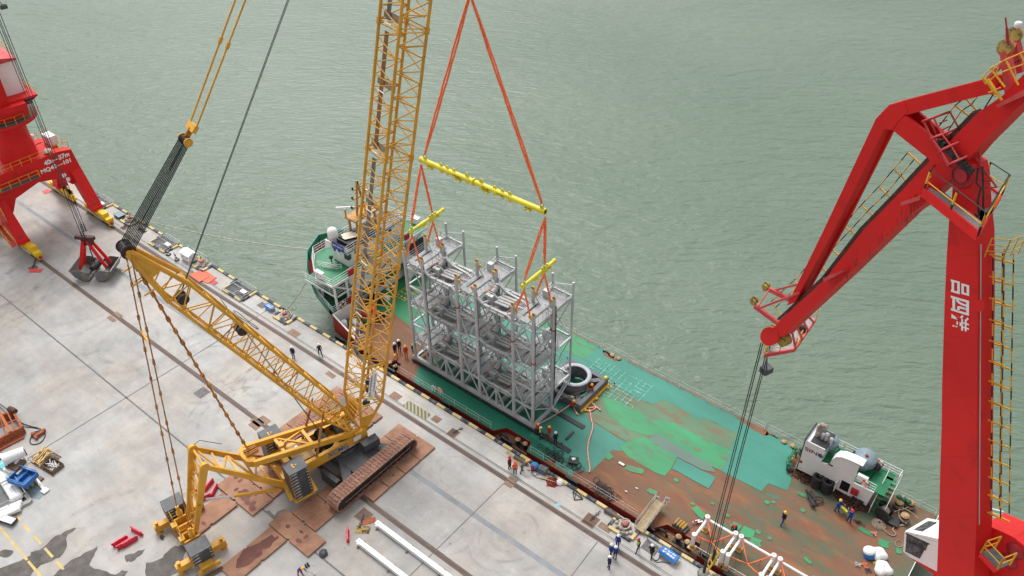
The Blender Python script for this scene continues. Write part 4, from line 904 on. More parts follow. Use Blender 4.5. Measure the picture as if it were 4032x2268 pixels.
patch([(2558, 1730), (2580, 1708), (2680, 1760), (2745, 1800), (2800, 1830), (2818, 1860), (2765, 1850), (2669, 1800), (2600, 1760)], pgry, 9)
patch([(2669, 1802), (2740, 1840), (2818, 1879), (2805, 1902), (2789, 1924), (2720, 1885), (2645, 1845)], pteal, 10)
def bit(u, v, w_, l_, m_, k):
    p = G(u, v, DZ); a_ = random.uniform(-.4, .4); n_ = 9; ph = random.random()*6
    pts = [(p.x+cos(a_)*x*w_-sin(a_)*y*l_, min(max(p.y+sin(a_)*x*w_+cos(a_)*y*l_, YN+.1), YF-.1)) for x, y in [(-.5+random.uniform(-.1, .1), -.4), (0, -.5+random.uniform(-.12, .05)), (.5, -.35+random.uniform(-.1, .1)), (.45+random.uniform(-.12, .1), .1), (.5, .45), (.1, .5+random.uniform(-.15, 0)), (-.4, .45), (-.5+random.uniform(0, .12), 0)]]
    patch(pts, m_, k, False)
for k, (u, v, w_, l_) in enumerate([(2495, 1848, 1.9, .8), (2398, 1797, .9, .8), (2752, 2018, 1.7, .8), (2942, 2097, 1.3, 1.2), (2975, 2136, 1.2, 1.0), (2897, 2072, .9, .8), (3408, 2093, 1.5, .5), (3478, 2140, 1.0, .9), (3160, 1948, 1.2, .5), (3160, 2010, .5, .4), (2568, 1937, 1.1, .6), (2663, 1891, .5, .4), (2805, 1983, .4, .3), (2728, 1985, .4, .3), (3540, 2170, .6, .8), (3020, 1978, .5, .4), (3045, 1978, .4, .35), (2865, 2030, .5, .4), (2985, 2095, .6, .4), (3180, 2208, .8, .4), (3030, 2120, .4, .35)]): bit(u, v, w_, l_, pgrn, 11+k % 3)
# scraped grid left by earlier cargo
m = MB()
p0, pX, pY = G(2404, 1490, DZ), G(2555, 1520, DZ), 0
for k in range(9):
    y = 57.6+k*.55; x = -38.3
    while x < -31.0: e = x+random.uniform(.5, 1.6); m.bb(x, min(e, -31), y-.035+random.uniform(-.03, .03), y+.03, Z+.052, Z+.054) if random.random() < .85 else None; x = e+.06
for k in range(11):
    x = -38.2+k*.72+random.uniform(-.08, .08); y = 57.6
    while y < 62.3: e = y+random.uniform(.4, 1.4); m.bb(x-.03, x+.035+random.uniform(0, .03), y, min(e, 62.3), Z+.056, Z+.058) if random.random() < .85 else None; y = e+.05
m.build('scraped_lines', scr, ship)
# yellow helipad style box of dots near the house
m = MB(); x0, x1, y0, y1 = -65.9, -64.0, 55.7, 58.6; w_ = .07; zz = Z+.03
m.bb(x0, x1, y0, y0+w_, zz, zz+.003); m.bb(x0, x1, y1, y1+w_, zz, zz+.003); m.bb(x0, x0+w_, y0, y1, zz, zz+.003); m.bb(x1, x1+w_, y0, y1, zz, zz+.003)
for i in range(3):
    for j in range(4): m.lathe((x0+.4+i*.58, y0+.45+j*.68, zz), [(.15, 0), (.15, .003)], 10)
m.build('yellow_marking', hyel, ship)
# skid rails on deck
m = MB()
for y in (48.55, 52.2): m.bb(-55.4, -32.6 if y < 50 else -33.4, y-.28, y+.28, DZ+.07, DZ+.12)
m.beam((-33.9, 49.6, DZ+.1), (-33.9, 51.0, DZ+.1), .25, .06)
for x in range(-55, -33): m.bb(x, x+.2, 48.2, 48.28, DZ+.07, DZ+.22); m.bb(x, x+.2, 48.82, 48.9, DZ+.07, DZ+.22)
m.build('skid_rail', black, ship)
# railings along both sides
m = MB()
def srail(a, c_, y):
    n_ = max(1, round((c_-a)/1.75))
    for j in range(n_+1): x = a+(c_-a)*j/n_; m.tube((x, y, DZ), (x, y, DZ+1.0), .035, 4, caps=False)
    for z in (.5, .95): m.tube((a, y, DZ+z), (c_, y, DZ+z), .013, 4, caps=False)
for a, c_ in [(-55.2, -41.2), (-35.8, -22.6), (-15.8, -.8)]: srail(a, c_, YN+.12)
m.build('near_railing', white, ship)
m = MB(); x0_ = -58
for a, c_ in [(-58, -39.5), (-35.4, -18.2), (-13.6, -12.0), (-5, -.5)]: srail(a, c_, YF-.12)
for z in (.5, .95): m.tube((-39.4, YF+.02, DZ+z), (-35.5, YF+.02, DZ+z), .013, 4); m.tube((-17.9, YF, DZ+z), (-13.9, YF, DZ+z), .013, 4)
m.build('far_railing', white, ship)
CAPT = mat('cap_tan', (.50, .34, .17), (.2, .12, .06), 9, .48, .55, rough=.8)
# double bollards in the recesses and on the stern
def dbol(x, y, z=-1.12, gap=.95):
    m = MB(); m.bb(x-gap/2-.45, x+gap/2+.45, y-.3, y+.3, z, z+.12)
    for s_ in (-1, 1): m.lathe((x+s_*gap/2, y, z+.1), [(.24, 0), (.24, .62), (.30, .64), (.30, .72), (.1, .74)], 14)
    b_ = m.build('deck_bollard', black, ship)
    m = MB()
    for s_ in (-1, 1):
        m.lathe((x+s_*gap/2, y, z+.84), [(.29, 0), (.29, .05), (.0, .06)], 12); m.mark()
    m.build_each('bollard_cap', CAPT, b_)
for x, y in ((-56.6, 46.4), (-37.4, 46.45), (-18.0, 46.45), (-36.9, 63.6), (-15.3, 63.6)): dbol(x, y)
def roller(x, y, z=-1.12):
    m = MB(); m.path([(x-.5, y, z), (x-.45, y, z+.45), (x, y, z+.6), (x+.45, y, z+.45), (x+.5, y, z)], .13, 8); m.build('fairlead', black, ship)
for x, y in ((-57.3, 46.3), (-39.6, 46.2), (-20.1, 46.3), (-38.4, 63.85), (-17.1, 63.85)): roller(x, y)
m = MB(); m.bb(-16.0, -14.7, 46.0, 46.3, DZ, DZ+.45); m.build('fender_panel', black, ship)
m = MB(); m.path(smooth([(-56.2, 46.2, -.4), (-56.9, 46.3, -.5), (-57.5, 46, -.6)]), .03, 5); m.path(smooth([(-17.6, 46.4, -.6), (-19.2, 46.3, -.55), (-20.1, 46.2, -.7)]), .04, 5); m.path(smooth([(-17.2, 46.4, -.6), (-15.4, 46.2, -.5), (-12, 46.1, .1)]), .03, 5); m.build('mooring_line', rope, ship)
# ------------------------------------------------ engine house at the stern
HY = 60.55
def hp(u, v): p = VY(u, v, HY); return (p.x, HY, max(p.z, DZ))
c3 = lambda x, y: (3000+x*.4609, 1600+y*.4609)
prof = [(285, 525), (375, 290), (540, 372), (500, 480), (575, 500), (600, 455), (640, 436), (690, 440), (760, 468), (835, 510), (775, 650), (955, 738), (890, 850)]
pr = [hp(*c3(*p)) for p in prof]
bq = hp(*c3(455, 607)); m = MB(); m.prism([pr[0], pr[1], pr[2], pr[3], bq], (0, 2.5, 0)); m.prism([(bq[0]+.0, HY+.003, bq[2])]+[(x, HY+.003, z) for x, _, z in pr[3:]], (0, .16, 0)); m.build('engine_casing', white, ship)
m = MB(); m.bb(pr[3][0], pr[-3][0], HY+.2, 63.9, DZ+.5, pr[-2][2]-.12); m.build('lower_casing', white, ship)
# arched hood
m = MB(); arc = [hp(*c3(*p)) for p in [(575, 498), (600, 455), (640, 430), (690, 434), (760, 460), (865, 510)]]
for a, c_ in zip(arc[:-1], arc[1:]): m.add([(a[0], HY-.12, a[2]), (c_[0], HY-.12, c_[2]), (c_[0], HY+.85, c_[2]), (a[0], HY+.85, a[2]), (a[0], HY-.12, a[2]+.1), (c_[0], HY-.12, c_[2]+.1), (c_[0], HY+.85, c_[2]+.1), (a[0], HY+.85, a[2]+.1)], [(0, 3, 2, 1), (4, 5, 6, 7), (0, 1, 5, 4), (1, 2, 6, 5), (2, 3, 7, 6), (3, 0, 4, 7)])
m.build('arched_hood', wclean, ship)
lx, lz = pr[1][0], pr[1][2]; rx, rz_ = pr[2][0], pr[2][2]
text('SIN', .45, (pr[1][0]+.15, HY-.01, lz-1.25), (1, 0, 0), (0, 0, 1), mat('logo_red', (.22, .01, .03), rough=.5), ship, width=1.25)
m = MB(); m.lathe((pr[1][0]+1.72, HY-.01, lz-1.02), [(.26, 0), (.26, .02)], 16, (0, -1, 0)); m.build('globe_mark', mat('logo_blue', (.02, .10, .30), rough=.5), ship)
m = MB(); m.prism([(pr[1][0]+1.75, HY-.035, lz-.78), (pr[1][0]+2.1, HY-.035, lz-.72), (pr[1][0]+2.0, HY-.035, lz-1.0)], (0, .01, 0)); m.build('swoosh_mark', hyel, ship)
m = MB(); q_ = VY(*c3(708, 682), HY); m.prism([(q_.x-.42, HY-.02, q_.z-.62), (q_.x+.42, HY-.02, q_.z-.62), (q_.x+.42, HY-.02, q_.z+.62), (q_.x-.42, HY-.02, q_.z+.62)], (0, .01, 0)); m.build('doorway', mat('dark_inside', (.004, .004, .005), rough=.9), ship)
m = MB(); m.fbox((q_.x-.72, HY-.35, q_.z), (.06, 0, 0), (0, .7, 0), (0, 0, 1.3)); m.build('open_door', white, ship)
m = MB(); q_ = VY(*c3(330, 470), HY); m.bb(q_.x-.18, q_.x+.18, HY-.03, HY, q_.z-.18, q_.z+.18); m.build('rusty_vent', orust, ship)
m = MB(); q_ = VY(*c3(585, 500), HY); m.bb(q_.x-.25, q_.x+.25, HY-.04, HY, q_.z-.08, q_.z+.08); m.build('casing_window', glass, ship)
q_ = VY(*c3(795, 725), HY); m = MB(); m.bb(q_.x-.35, q_.x+.35, HY-.25, HY, q_.z-.35, q_.z+.35); m.build('hose_box', redb, ship)
DX = [hp(*c3(955, 738))[0], hp(*c3(775, 650))[0]]
dz2 = pr[-2][2]
m = MB(); m.bb(pr[3][0]-.1, DX[0]+.9, HY+.2, 64.0, dz2-.1, dz2); m.build('upper_deck', green, ship)
m = MB(); m.rail([(DX[1], HY+.1, dz2), (DX[0], HY+.1, dz2)], 1.0, 1.5, .04, 3); m.rail([(-13.0, 63.95, dz2), (DX[0]+1.3, 63.95, dz2), (DX[0]+1.3, 63.0, dz2)], 1.0, 1.5, .04, 3); m.build('upper_railing', wclean, ship)
ringbuoy((DX[0]-1.0, HY+.0, dz2+.55), (0, 1, 0)); ringbuoy((DX[0]-.8, 63.85, dz2+.55), (0, 1, 0))
m = MB(); m.bb(DX[1]+.1, DX[1]+1.1, HY+.5, HY+.85, dz2, dz2+.7); m.build('white_locker', wclean, ship)
# stair down to the deck
m = MB(); X0 = DX[0]+.25
for k in range(9):
    t_ = k/8; y = 63.2-t_*2.9; z = dz2-(dz2-DZ)*(t_*.97); m.bb(X0, X0+1.2, y-.16, y+.16, z-.04, z)
m.beam((X0, 63.3, dz2), (X0, 60.2, DZ), .06, .25); m.beam((X0+1.2, 63.3, dz2), (X0+1.2, 60.2, DZ), .06, .25); st = m.build('stair', green, ship)
m = MB()
for x in (X0, X0+1.2):
    for h_ in (.5, 1.0): m.tube((x, 63.4, dz2+h_), (x, 60.2, DZ+h_), .035, 5)
    for k in range(4): t_ = k/3; m.tube((x, 63.3-3.1*t_, dz2-(dz2-DZ)*t_), (x, 63.3-3.1*t_, dz2-(dz2-DZ)*t_+1), .03, 4)
m.build('stair_rail', wclean, st)
# exhausts, mushroom vents, fenders on top
m = MB(); tz = lz
m.path([(pr[1][0]+.6, HY+1.3, tz), (pr[1][0]+.6, HY+1.3, tz+1.3), (pr[1][0]+.75, HY+1.25, tz+1.65), (pr[1][0]+1.3, HY+1.1, tz+1.75)], .24, 10); m.build('exhaust_pipe', mat('exhaust', (.30, .24, .19), (.75, .75, .72), 1.5, .55, .6, rough=.6), ship)
m = MB()
for dx, h_ in ((1.15, .5), (1.5, .8), (2.0, .45)): m.tube((pr[1][0]+dx, HY+1.2, tz-.4), (pr[1][0]+dx, HY+1.2, tz+h_), .13, 8); m.lathe((pr[1][0]+dx, HY+1.2, tz+h_), [(.2, 0), (.2, .12), (.05, .2)], 8); m.mark()
m.build_each('vent_pipe', grey, ship)
m = MB(); m.bb(pr[0][0]+.6, pr[2][0]+.05, HY+.1, HY+2.5, tz-.35, tz+.0); m.bb(pr[1][0]-.1, pr[1][0]+.0, HY, HY+2.6, DZ, tz+.3); m.build('funnel_top', black, ship)
for u, v, zt, r_ in [(3000+575*.4609, 1600+275*.4609, 3.9, 1.0), (3000+895*.4609, 1600+425*.4609, 3.2, 1.05)]:
    p = VY(u, v, 62.9); zt = p.z; m = MB(); m.lathe((p.x, 62.9, 0), [(.5, dz2), (.5, zt-1.5), (r_, zt-.75), (r_, zt), (.02, zt)], 20); o = m.build('mushroom_vent', tank, ship)
    m = MB(); m.lathe((p.x, 62.9, zt), [(.16, 0), (.16, .14), (.02, .16)], 10); m.build('vent_knob', redb, o)
    m = MB(); m.path([(p.x+r_, 62.7, zt-.2), (p.x+r_+.25, 62.5, zt-.3), (p.x+r_+.1, 62.0, dz2)], .05, 5); m.build('crank_rod', black, o)
for x in (pr[1][0]+3.9, pr[1][0]+5.6):
    m = MB(); m.lathe((x, 63.3, dz2+.8), [(.1, 0), (.35, .1), (.42, .4), (.42, .9), (.3, 1.2), (.1, 1.25)], 12, (1, 0, -.3)); m.build('roll_fender', rubber, ship)
# stack of green valve gear beside the casing
m = MB()
for k in range(10):
    x = pr[0][0]-.5-random.uniform(0, .5); y = 60.3+k*.3; m.tube((x, y, DZ), (x, y, DZ+random.uniform(.5, .9)), .07, 6); m.lathe((x, y, DZ+.75), [(.05, 0), (.2, .05), (.2, .2), (.05, .25)], 8); m.mark()
m.build_each('valve_gear', greend, ship)
m = MB()
for k in range(4): m.lathe((pr[0][0]-.75, 60.6+k*.35, DZ+.7), [(.12, 0), (.14, .2), (.03, .26)], 8); m.mark()
m.build_each('valve_cap', hyel, ship)
m = MB()
for k in range(3): m.lathe((X0+1.7+k*.45, 63.2, DZ), [(.08, 0), (.08, .55), (.26, .75), (.26, .95), (.05, 1.0)], 8); m.mark()
m.build_each('vent_head', greend, ship)
m = MB()
for x in (DX[0]-1.6, DX[0]-1.0): m.bb(x, x+.5, HY-.22, HY-.02, DZ+.5, DZ+.85); m.mark()
m.build_each('rubber_step', rubber, ship)
for u, v in ((3560, 1985), (3545, 1960), (3548, 1965+5)):
    pass
# stern bollards and winch under mooring ropes
SB = [VQ(*c3(*p), (0, 0, .2), Vector((0, 0, 1))) for p in [(1200, 795), (1270, 830), (1172, 825), (1222, 942)]]
for p in SB:
    m = MB(); m.bb(p.x-.45, p.x+.45, p.y-.45, p.y+.45, DZ, DZ+.12); m.lathe((p.x, p.y, DZ+.1), [(.38, 0), (.34, .2), (.34, .5), (.42, .54), (.42, .64), (.1, .66)], 14); o = m.build('stern_bollard', black, ship)
    m = MB(); m.lathe((p.x, p.y, DZ+.76), [(.42, 0), (.42, .04), (0, .05)], 12); m.build('bollard_cap', CAPT, o)
    m = MB()
    for k in range(3): m.torus((p.x, p.y, DZ+.2+k*.13), .42, .06, (0, 0, 1), 12, 5)
    m.build('rope_turns', rope, o)
m = MB(); p = G(*c3(1040, 900), .3)
for dx, dy in ((0, .5), (0, -.55)):
    m.lathe((p.x, p.y+dy, .35), [(.8, 0), (.8, .1), (.25, .12)], 18, (.35, 1, 0)); m.torus((p.x, p.y+dy, .35), .72, .07, (.35, 1, 0), 18, 5)
m.bb(p.x-.3, p.x+1.6, p.y-.6, p.y+.5, DZ, -.1); m.build('mooring_winch', black, ship)
m = MB(); m.tube((p.x-.15, p.y-.45, .35), (p.x+.15, p.y+.45, .35), .45, 14); m.build('winch_rope', rope, ship)
def dp(l, z=DZ+.08): return [G(*c3(*p), z) for p in l]
m = MB(); m.path(smooth(dp([(1085, 970), (1130, 1000), (1180, 1010), (1225, 1010)]))+smooth(dp([(1225, 1015), (1180, 1020), (1130, 1030), (1120, 1060), (1145, 1090), (1125, 1105), (1080, 1090), (1040, 1050), (1020, 1020)])), .055, 6)
m.path(smooth(dp([(1200, 800), (1170, 900), (1180, 960), (1240, 1005)], 0)), .05, 6); m.path(smooth(dp([(1190, 860), (1275, 905), (1340, 960)], .1)), .05, 6); m.path(smooth(dp([(1130, 900), (1230, 870), (1270, 840)], .1)), .05, 6)
m.build('stern_rope', rope, ship)
pc = G(*c3(998, 1008), DZ); m = MB()
for k in range(6): m.torus((pc.x, pc.y, DZ+.06+.05*k), .62-.09*k, .055, (0, 0, 1), 20, 5)
m.build('rope_coil', rope, ship)
m = MB(); pc = G(*c3(1170, 1175), DZ); m.torus((pc.x, pc.y, DZ+.05), .42, .035, (0, 0, 1), 18, 5, sy=.75); m.build('rope_ring', rope, ship)
m = MB(); m.bb(-.26, -.2, YN, YF, DZ, DZ+.12); m.build('stern_edge', white, ship)
# ================================================================== things lying on the ship's deck
def onp(u, v, z=DZ+.06): return G(u, v, z)
p = G(1722, 1540, DZ); t = thing('hose_stand', 'orange and white striped disc and white bent pipes at the near railing', 'pipe stand', (p.x, YN+.35, DZ))
m = MB()
for x_ in (-.5, -.15): m.path([(x_, 0, 0), (x_, 0, .75), (x_+.12, 0, .9), (x_+.24, 0, .75), (x_+.24, 0, .45)], .05, 6); m.mark()
m.build_each('bent_pipe', wclean, t, False)
m = MB(); m.lathe((.7, 0, .75), [(.42, -.03), (.42, .03)], 18, (0, 1, 0)); m.tube((.7, 0, 0), (.7, 0, .4), .04, 5); m.build('striped_disc', stripes('disc_stripe', (.85, .22, .04), (.75, .7, .6), .2, 0), t, False)
# tyre stacks
for k, ((u, v), l) in enumerate([((c3(475, 660)), 'taller tyre stack left, leaning on the white engine house'), (c3(555, 705), 'tyre stack right, beside the open doorway of the engine house')]):
    p = G(u, v, DZ+.1); t = thing('tyre_stack', l, 'tyres', (p.x, p.y-.0, DZ), 0, 'stacked truck tyres at the engine house')
    for j in range(5):
        m = MB(); m.torus((random.uniform(-.05, .05), random.uniform(-.04, .04)-.25, .15+j*.30), .44, .17, (random.uniform(-.05, .05), random.uniform(-.05, .05), 1), 18, 8); m.build('tyre', rubber, t, False)
def heap(name, label, cat, c, rx, ry, n, r0, rr, mt, h=.5):
    m = MB()
    for k in range(n):
        a = random.uniform(0, 6.28); q_ = math.sqrt(random.random()); x, y = cos(a)*rx*q_, sin(a)*ry*q_
        m.torus((x, y, .06+(1-q_)*h*random.random()), random.uniform(*r0), rr, (random.uniform(-1, 1), random.uniform(-1, 1), random.uniform(.5, 1.5)), 8, 4, sy=random.uniform(.5, 1))
    o = m.build(name, mt); o.location = (c[0], c[1], c[2]); return tag(o, label, cat)
p = G(*c3(330, 605), DZ); heap('chain_heap', 'rusty chain heap beside the left end of the engine house', 'chain', (p.x, p.y, DZ+.05), 1.4, .55, 80, (.1, .22), .035, chain)
p = G(*c3(770, 820), DZ); heap('chain_heap', 'large rusty chain and sling heap below the red box of the engine house', 'chain', (p.x, p.y, DZ+.05), 1.7, .85, 130, (.12, .28), .04, chain, .8)
def pile(name, label, cat, u, v, mt, n=9, L_=1.8, r=.09):
    p = G(u, v, DZ); m = MB()
    for k in range(n):
        a = -.6+random.uniform(-.35, .35); l_ = L_*random.uniform(.5, 1)/2; c_ = Vector((random.uniform(-.4, .4), random.uniform(-.4, .4), .12+.05*k)); d = Vector((cos(a), sin(a), random.uniform(-.05, .05)))*l_
        m.beam(c_-d, c_+d, r*2.2, r)
    m.path(smooth([(.3, .4, .2), (.9, .6, .3), (1.1, .2, .2), (.8, -.2, .1)]), .07, 6)
    o = m.build(name, mt); o.location = (p.x, p.y, DZ+.05); return tag(o, label, cat)
pile('sling_pile', 'pile of black straps and shackles on the rusty deck below the tyres', 'slings', 3000+410*.4609, 1600+795*.4609, black)
# black cable heap and mat near the rail
def cables(name, label, u, v, rx, ry, n, mt=black, r0=(.2, .55), rr=.028):
    p = G(u, v, DZ); m = MB()
    for k in range(n):
        x, y = random.gauss(0, rx), random.gauss(0, ry); m.torus((x, y, .06+.02*random.random()), random.uniform(*r0), rr, (random.uniform(-.25, .25), random.uniform(-.25, .25), 1), 14, 4, sy=random.uniform(.5, 1))
    o = m.build(name, mt); o.location = (p.x, p.y, DZ+.05); return tag(o, label, 'cable', 'black cable coils along the near side of the deck')
cables('cable_coils', 'black cable coils on the teal deck beside the black mat', 2185, 1800, .85, .3, 24)
cables('cable_coils', 'loose black cable loops behind the near railing left of the grey fender', 2255, 1840, .8, .25, 8)
cables('cable_coils', 'black cable coils on the rusty deck behind the near railing', 2375, 1935, 1.0, .35, 26)
o = None
p = G(2258, 1818, DZ); m = MB(); m.fbox((0, 0, .15), (1.0, .1, 0), (-.1, .9, 0), (0, 0, .22)); m.sheet([(-.3, .2, .27), (.1, .3, .3), (.2, .05, .28), (-.1, -.1, .27)], 1); o = m.build('black_mat', [black, tarp]); o.location = (p.x, p.y, DZ+.06); o.rotation_euler = (0, 0, .35); tag(o, 'square black folded mat with a white sheet on the teal deck', 'mat')
for (u, v), l in [((2447, 1828), 'flat pale board lying on the rusty deck'), ((2507, 1925), 'short white bottle shaped block on the rusty deck'), ((2465, 1937), 'tiny white scrap on the rusty deck')]:
    p = G(u, v, DZ); s_ = .5 if 'board' in l else .2; m = MB(); m.bb(-s_/2*1.3, s_/2*1.3, -s_/4, s_/4, 0, .06); m.bb(-s_/2, s_/2, -s_/5, s_/5, .06, .075); o = m.build('board' if 'board' in l else 'scrap', tarp); o.location = (p.x, p.y, DZ+.06); tag(o, l, 'scrap')
# pallet truck with gas bottles
p = G(2680, 2075, DZ); t = thing('bottle_trolley', 'low trolley carrying brown gas bottles on the rusty deck near the white frames', 'trolley', (p.x, p.y, DZ+.06), -.1)
m = MB(); m.bb(-.75, .75, -.45, .45, .12, .2); m.path([(.75, 0, .2), (1.0, .2, .6), (1.2, .5, .9)], .03, 5); m.build('frame', dgrey, t, False)
for s_ in (-1, 1):
    for e_ in (-1, 1): m = MB(); m.lathe((s_*.6, e_*.42, .1), [(.1, -.05), (.1, .05)], 10, (0, 1, 0)); m.build('wheel', rubber, t, False)
for k in range(4): m = MB(); m.lathe((-.5+k*.3, -.4, .36), [(.05, 0), (.15, .1), (.15, .75), (.06, .9)], 10, (0, 1, 0)); m.build('gas_bottle', mat('bottle_ochre', (.38, .22, .05), (.2, .12, .05), 3, .5, .7), t, False)
p = G(2745, 2062, DZ); m = MB()
for k in range(6): m.beam((random.uniform(-.4, .4), random.uniform(-.3, .3), .1), (random.uniform(-.4, .4), random.uniform(-.3, .3), .3), .12, .08, mi=k % 2)
o = m.build('tool_heap', [redb, wclean]); o.location = (p.x, p.y, DZ+.06); tag(o, 'small heap of red and white tools beside the first white frame', 'tools')
# white sacks, barrel at bottom right
for (u, v), s_, l in [((3000+1000*.4609, 1600+1265*.4609), .75, 'upper big white bulk bag beside the blue and white drum'), ((3000+1030*.4609, 1600+1390*.4609), .9, 'lower big white bulk bag, the larger one nearer the stern corner')]:
    p = G(u, v, DZ+.3); m = MB(); pr_ = []
    for i in range(7): pr_.append((s_*[.5, .85, .9, .8, .55, .3, .05][i], [0, .1, .35, .55, .68, .72, .7][i]))
    m.lathe((0, 0, 0), pr_, 16); o = m.build('bulk_bag', tarp); o.location = (p.x, p.y, DZ+.05)
    for v_ in o.data.vertices: a = atan2(v_.co.y, v_.co.x); v_.co.x *= 1+.22*sin(3*a+1)+random.uniform(-.05, .05); v_.co.y *= 1+.18*cos(4*a)+random.uniform(-.05, .05); v_.co.z *= 1+random.uniform(-.12, .12)
    tag(o, l, 'bag', 'white bulk bags near the stern')
p = G(*c3(925, 1265), DZ+.3); t = thing('drum', 'blue and white drum lying against the upper bulk bag', 'drum', (p.x, p.y, DZ+.05))
m = MB(); m.lathe((0, 0, 0), [(.55, 0), (.55, .5), (.5, .52)], 16, (-.3, .1, 1)); m.build('blue_half', blue, t, False)
m = MB(); m.lathe((-.15, .05, .5), [(.53, 0), (.53, .25), (.05, .3)], 16, (-.3, .1, 1)); m.build('white_top', wclean, t, False)
for (x, y), l, cs in [((820, 1360), 'little heap of grey shackles left of the bulk bags', grey), ((880, 1365), 'little heap of orange straps beside the grey shackles', orng), ((905, 1410), 'little dark heap of shackles left of the lower bulk bag', dgrey), ((975, 1355), 'heap of tools between the two bulk bags', byel), ((955, 1095), 'thin orange strap lying on the green paint patch', pinkl)]:
    p = G(*c3(x, y), DZ); heap('shackle_heap', l, 'shackles', (p.x, p.y, DZ+.05), .3, .25, 10, (.06, .13), .025, cs, .15)
p = G(*c3(830, 1000), DZ); heap('chain_heap', 'short rusty chain on the deck in front of the two blue workers', 'chain', (p.x, p.y, DZ+.05), .55, .15, 12, (.08, .14), .03, chain, .1)
# yellow tube carried by two workers
a_, c_ = G(*c3(680, 855), DZ+.65), G(*c3(730, 905), DZ+.65); m = MB(); m.tube(a_, c_, .13, 10); tag(m.build('yellow_tube', byel), 'yellow tube held between the two blue workers on the ship', 'tube')
# gangway
g0 = G(2516, 2089, .35); g1 = G(2600, 1978, .45)
t = thing('gangway', 'pale wooden gangway with railings laid from the quay kerb to the ship deck', 'gangway', (g0.x, g0.y, 0))
d = (g1-g0); side = Vector((0, 0, 1)).cross(d).normalized(); L_ = d.length
m = MB(); m.beam(g0, g1, .95, .14); m.build('walkway', mat('gang_wood', (.48, .40, .27), (.34, .29, .2), 3, .45, .65, rough=.8), t)
m = MB()
for k in range(22): c_ = g0.lerp(g1, (k+.5)/22)+Vector((0, 0, .09)); m.beam(c_-side*.45, c_+side*.45, .05, .03)
m.build('cleat', wood, t)
for s_ in (-1, 1):
    m = MB(); r0 = g0+side*s_*.5; r1 = g1+side*s_*.5
    for h_ in (.5, .95): m.tube(r0+Vector((0, 0, h_)), r1+Vector((0, 0, h_)), .025, 5)
    for k in range(5): c_ = r0.lerp(r1, k/4); m.tube(c_, c_+Vector((0, 0, .95)), .025, 5)
    for k in range(24): c_ = r0.lerp(r1, k/24); c2_ = r0.lerp(r1, (k+1)/24); m.tube(c_+Vector((0, 0, .05)), c2_+Vector((0, 0, .95)), .008, 3, caps=False); m.tube(c2_+Vector((0, 0, .05)), c_+Vector((0, 0, .95)), .008, 3, caps=False)
    m.build('side_rail', ropew, t)
for (u, v), l in [((2588, 1962), 'left white notice sheet at the top of the gangway'), ((2628, 1968), 'right white notice board leaning at the top of the gangway')]:
    p = G(u, v, .4); m = MB(); m.fbox((0, 0, .0), (.42, .1, 0), (-.1, .1, .5), (.02, -.02, 0)); m.tube((0, 0, -.3-.0), (0, -.3, -.75), .025, 5)
    for k in range(3): m.fbox((-.02, -.03, .1-.1*k), (.28, .07, 0), (0, .01, .02), (.01, -.025, 0), 1)
    o = m.build('notice_board', [tarp, dgrey]); o.location = p; tag(o, l, 'notice', 'notices at the gangway')
# ring foundation (jacket transition piece) standing on deck
RC = G(2264, 1477, DZ+1.95); RC.x += .0
t = thing('foundation_ring', 'large grey steel ring on a square box frame standing beside the module', 'steel ring', (RC.x, RC.y, DZ+.06))
m = MB(); n = 40
m.lathe((0, 0, 0), [(1.46, .2), (1.46, 1.9), (1.60, 1.9), (1.60, .2)], n, caps=False); m.build('ring_wall', gpl, t, False)
m = MB(); m.lathe((0, 0, 1.9), [(1.38, .0), (1.38, .08), (1.86, .08), (1.86, .0), (1.38, 0)], n, caps=False); m.build('flange', mat('flange_pale', (.42, .43, .46), rough=.4), t, False)
m = MB()
for k in range(56): a = 2*pi*k/56; m.lathe((cos(a)*1.62, sin(a)*1.62, 1.98), [(.028, 0), (.028, .012)], 5)
m.build('bolt_hole', black, t, False)
m = MB()
for s_ in (-1, 1):
    m.bb(-2.7, 2.7, s_*2.45-.25, s_*2.45+.25, 0, .95); m.bb(s_*2.45-.25, s_*2.45+.25, -2.2, 2.2, .002, .94)
for a in range(4):
    an = a*pi/2+pi/4; m.beam((cos(an)*1.6, sin(an)*1.6, .42), (cos(an)*3.1, sin(an)*3.1, .5), .55, .8)
m.build('box_frame', gpl, t, False)
m = MB(); m.bb(2.74, 2.95, -2.7, 2.7, 0, .22)
for y in (-2.2, 0, 2.2): m.bb(2.95, 3.15, y-.15, y+.15, 0, .2)
m.build('yellow_skid', hyel, t, False)
m = MB(); m.lathe((2.5, 2.5, .75), [(.2, 0), (.2, .45), (.1, .5)], 10); m.build('yellow_lamp', byel, t, False)
m = MB()
for k in range(9):
    c_ = Vector((-4.2+k*.95, 3.1-k*.02, .35)); m.lathe(c_, [(.02, 0), (.09, .05), (.02, .22)], 5)
    if k: m.tube(Vector((-4.2+(k-1)*.95, 3.1, .4)), c_, .02, 4)
for k in range(9): m.tube((-4.2+k*.95, 3.1, 0), (-4.2+k*.95, 3.1, .4), .03, 4)
m.build('lamp_chain', black, t, False)
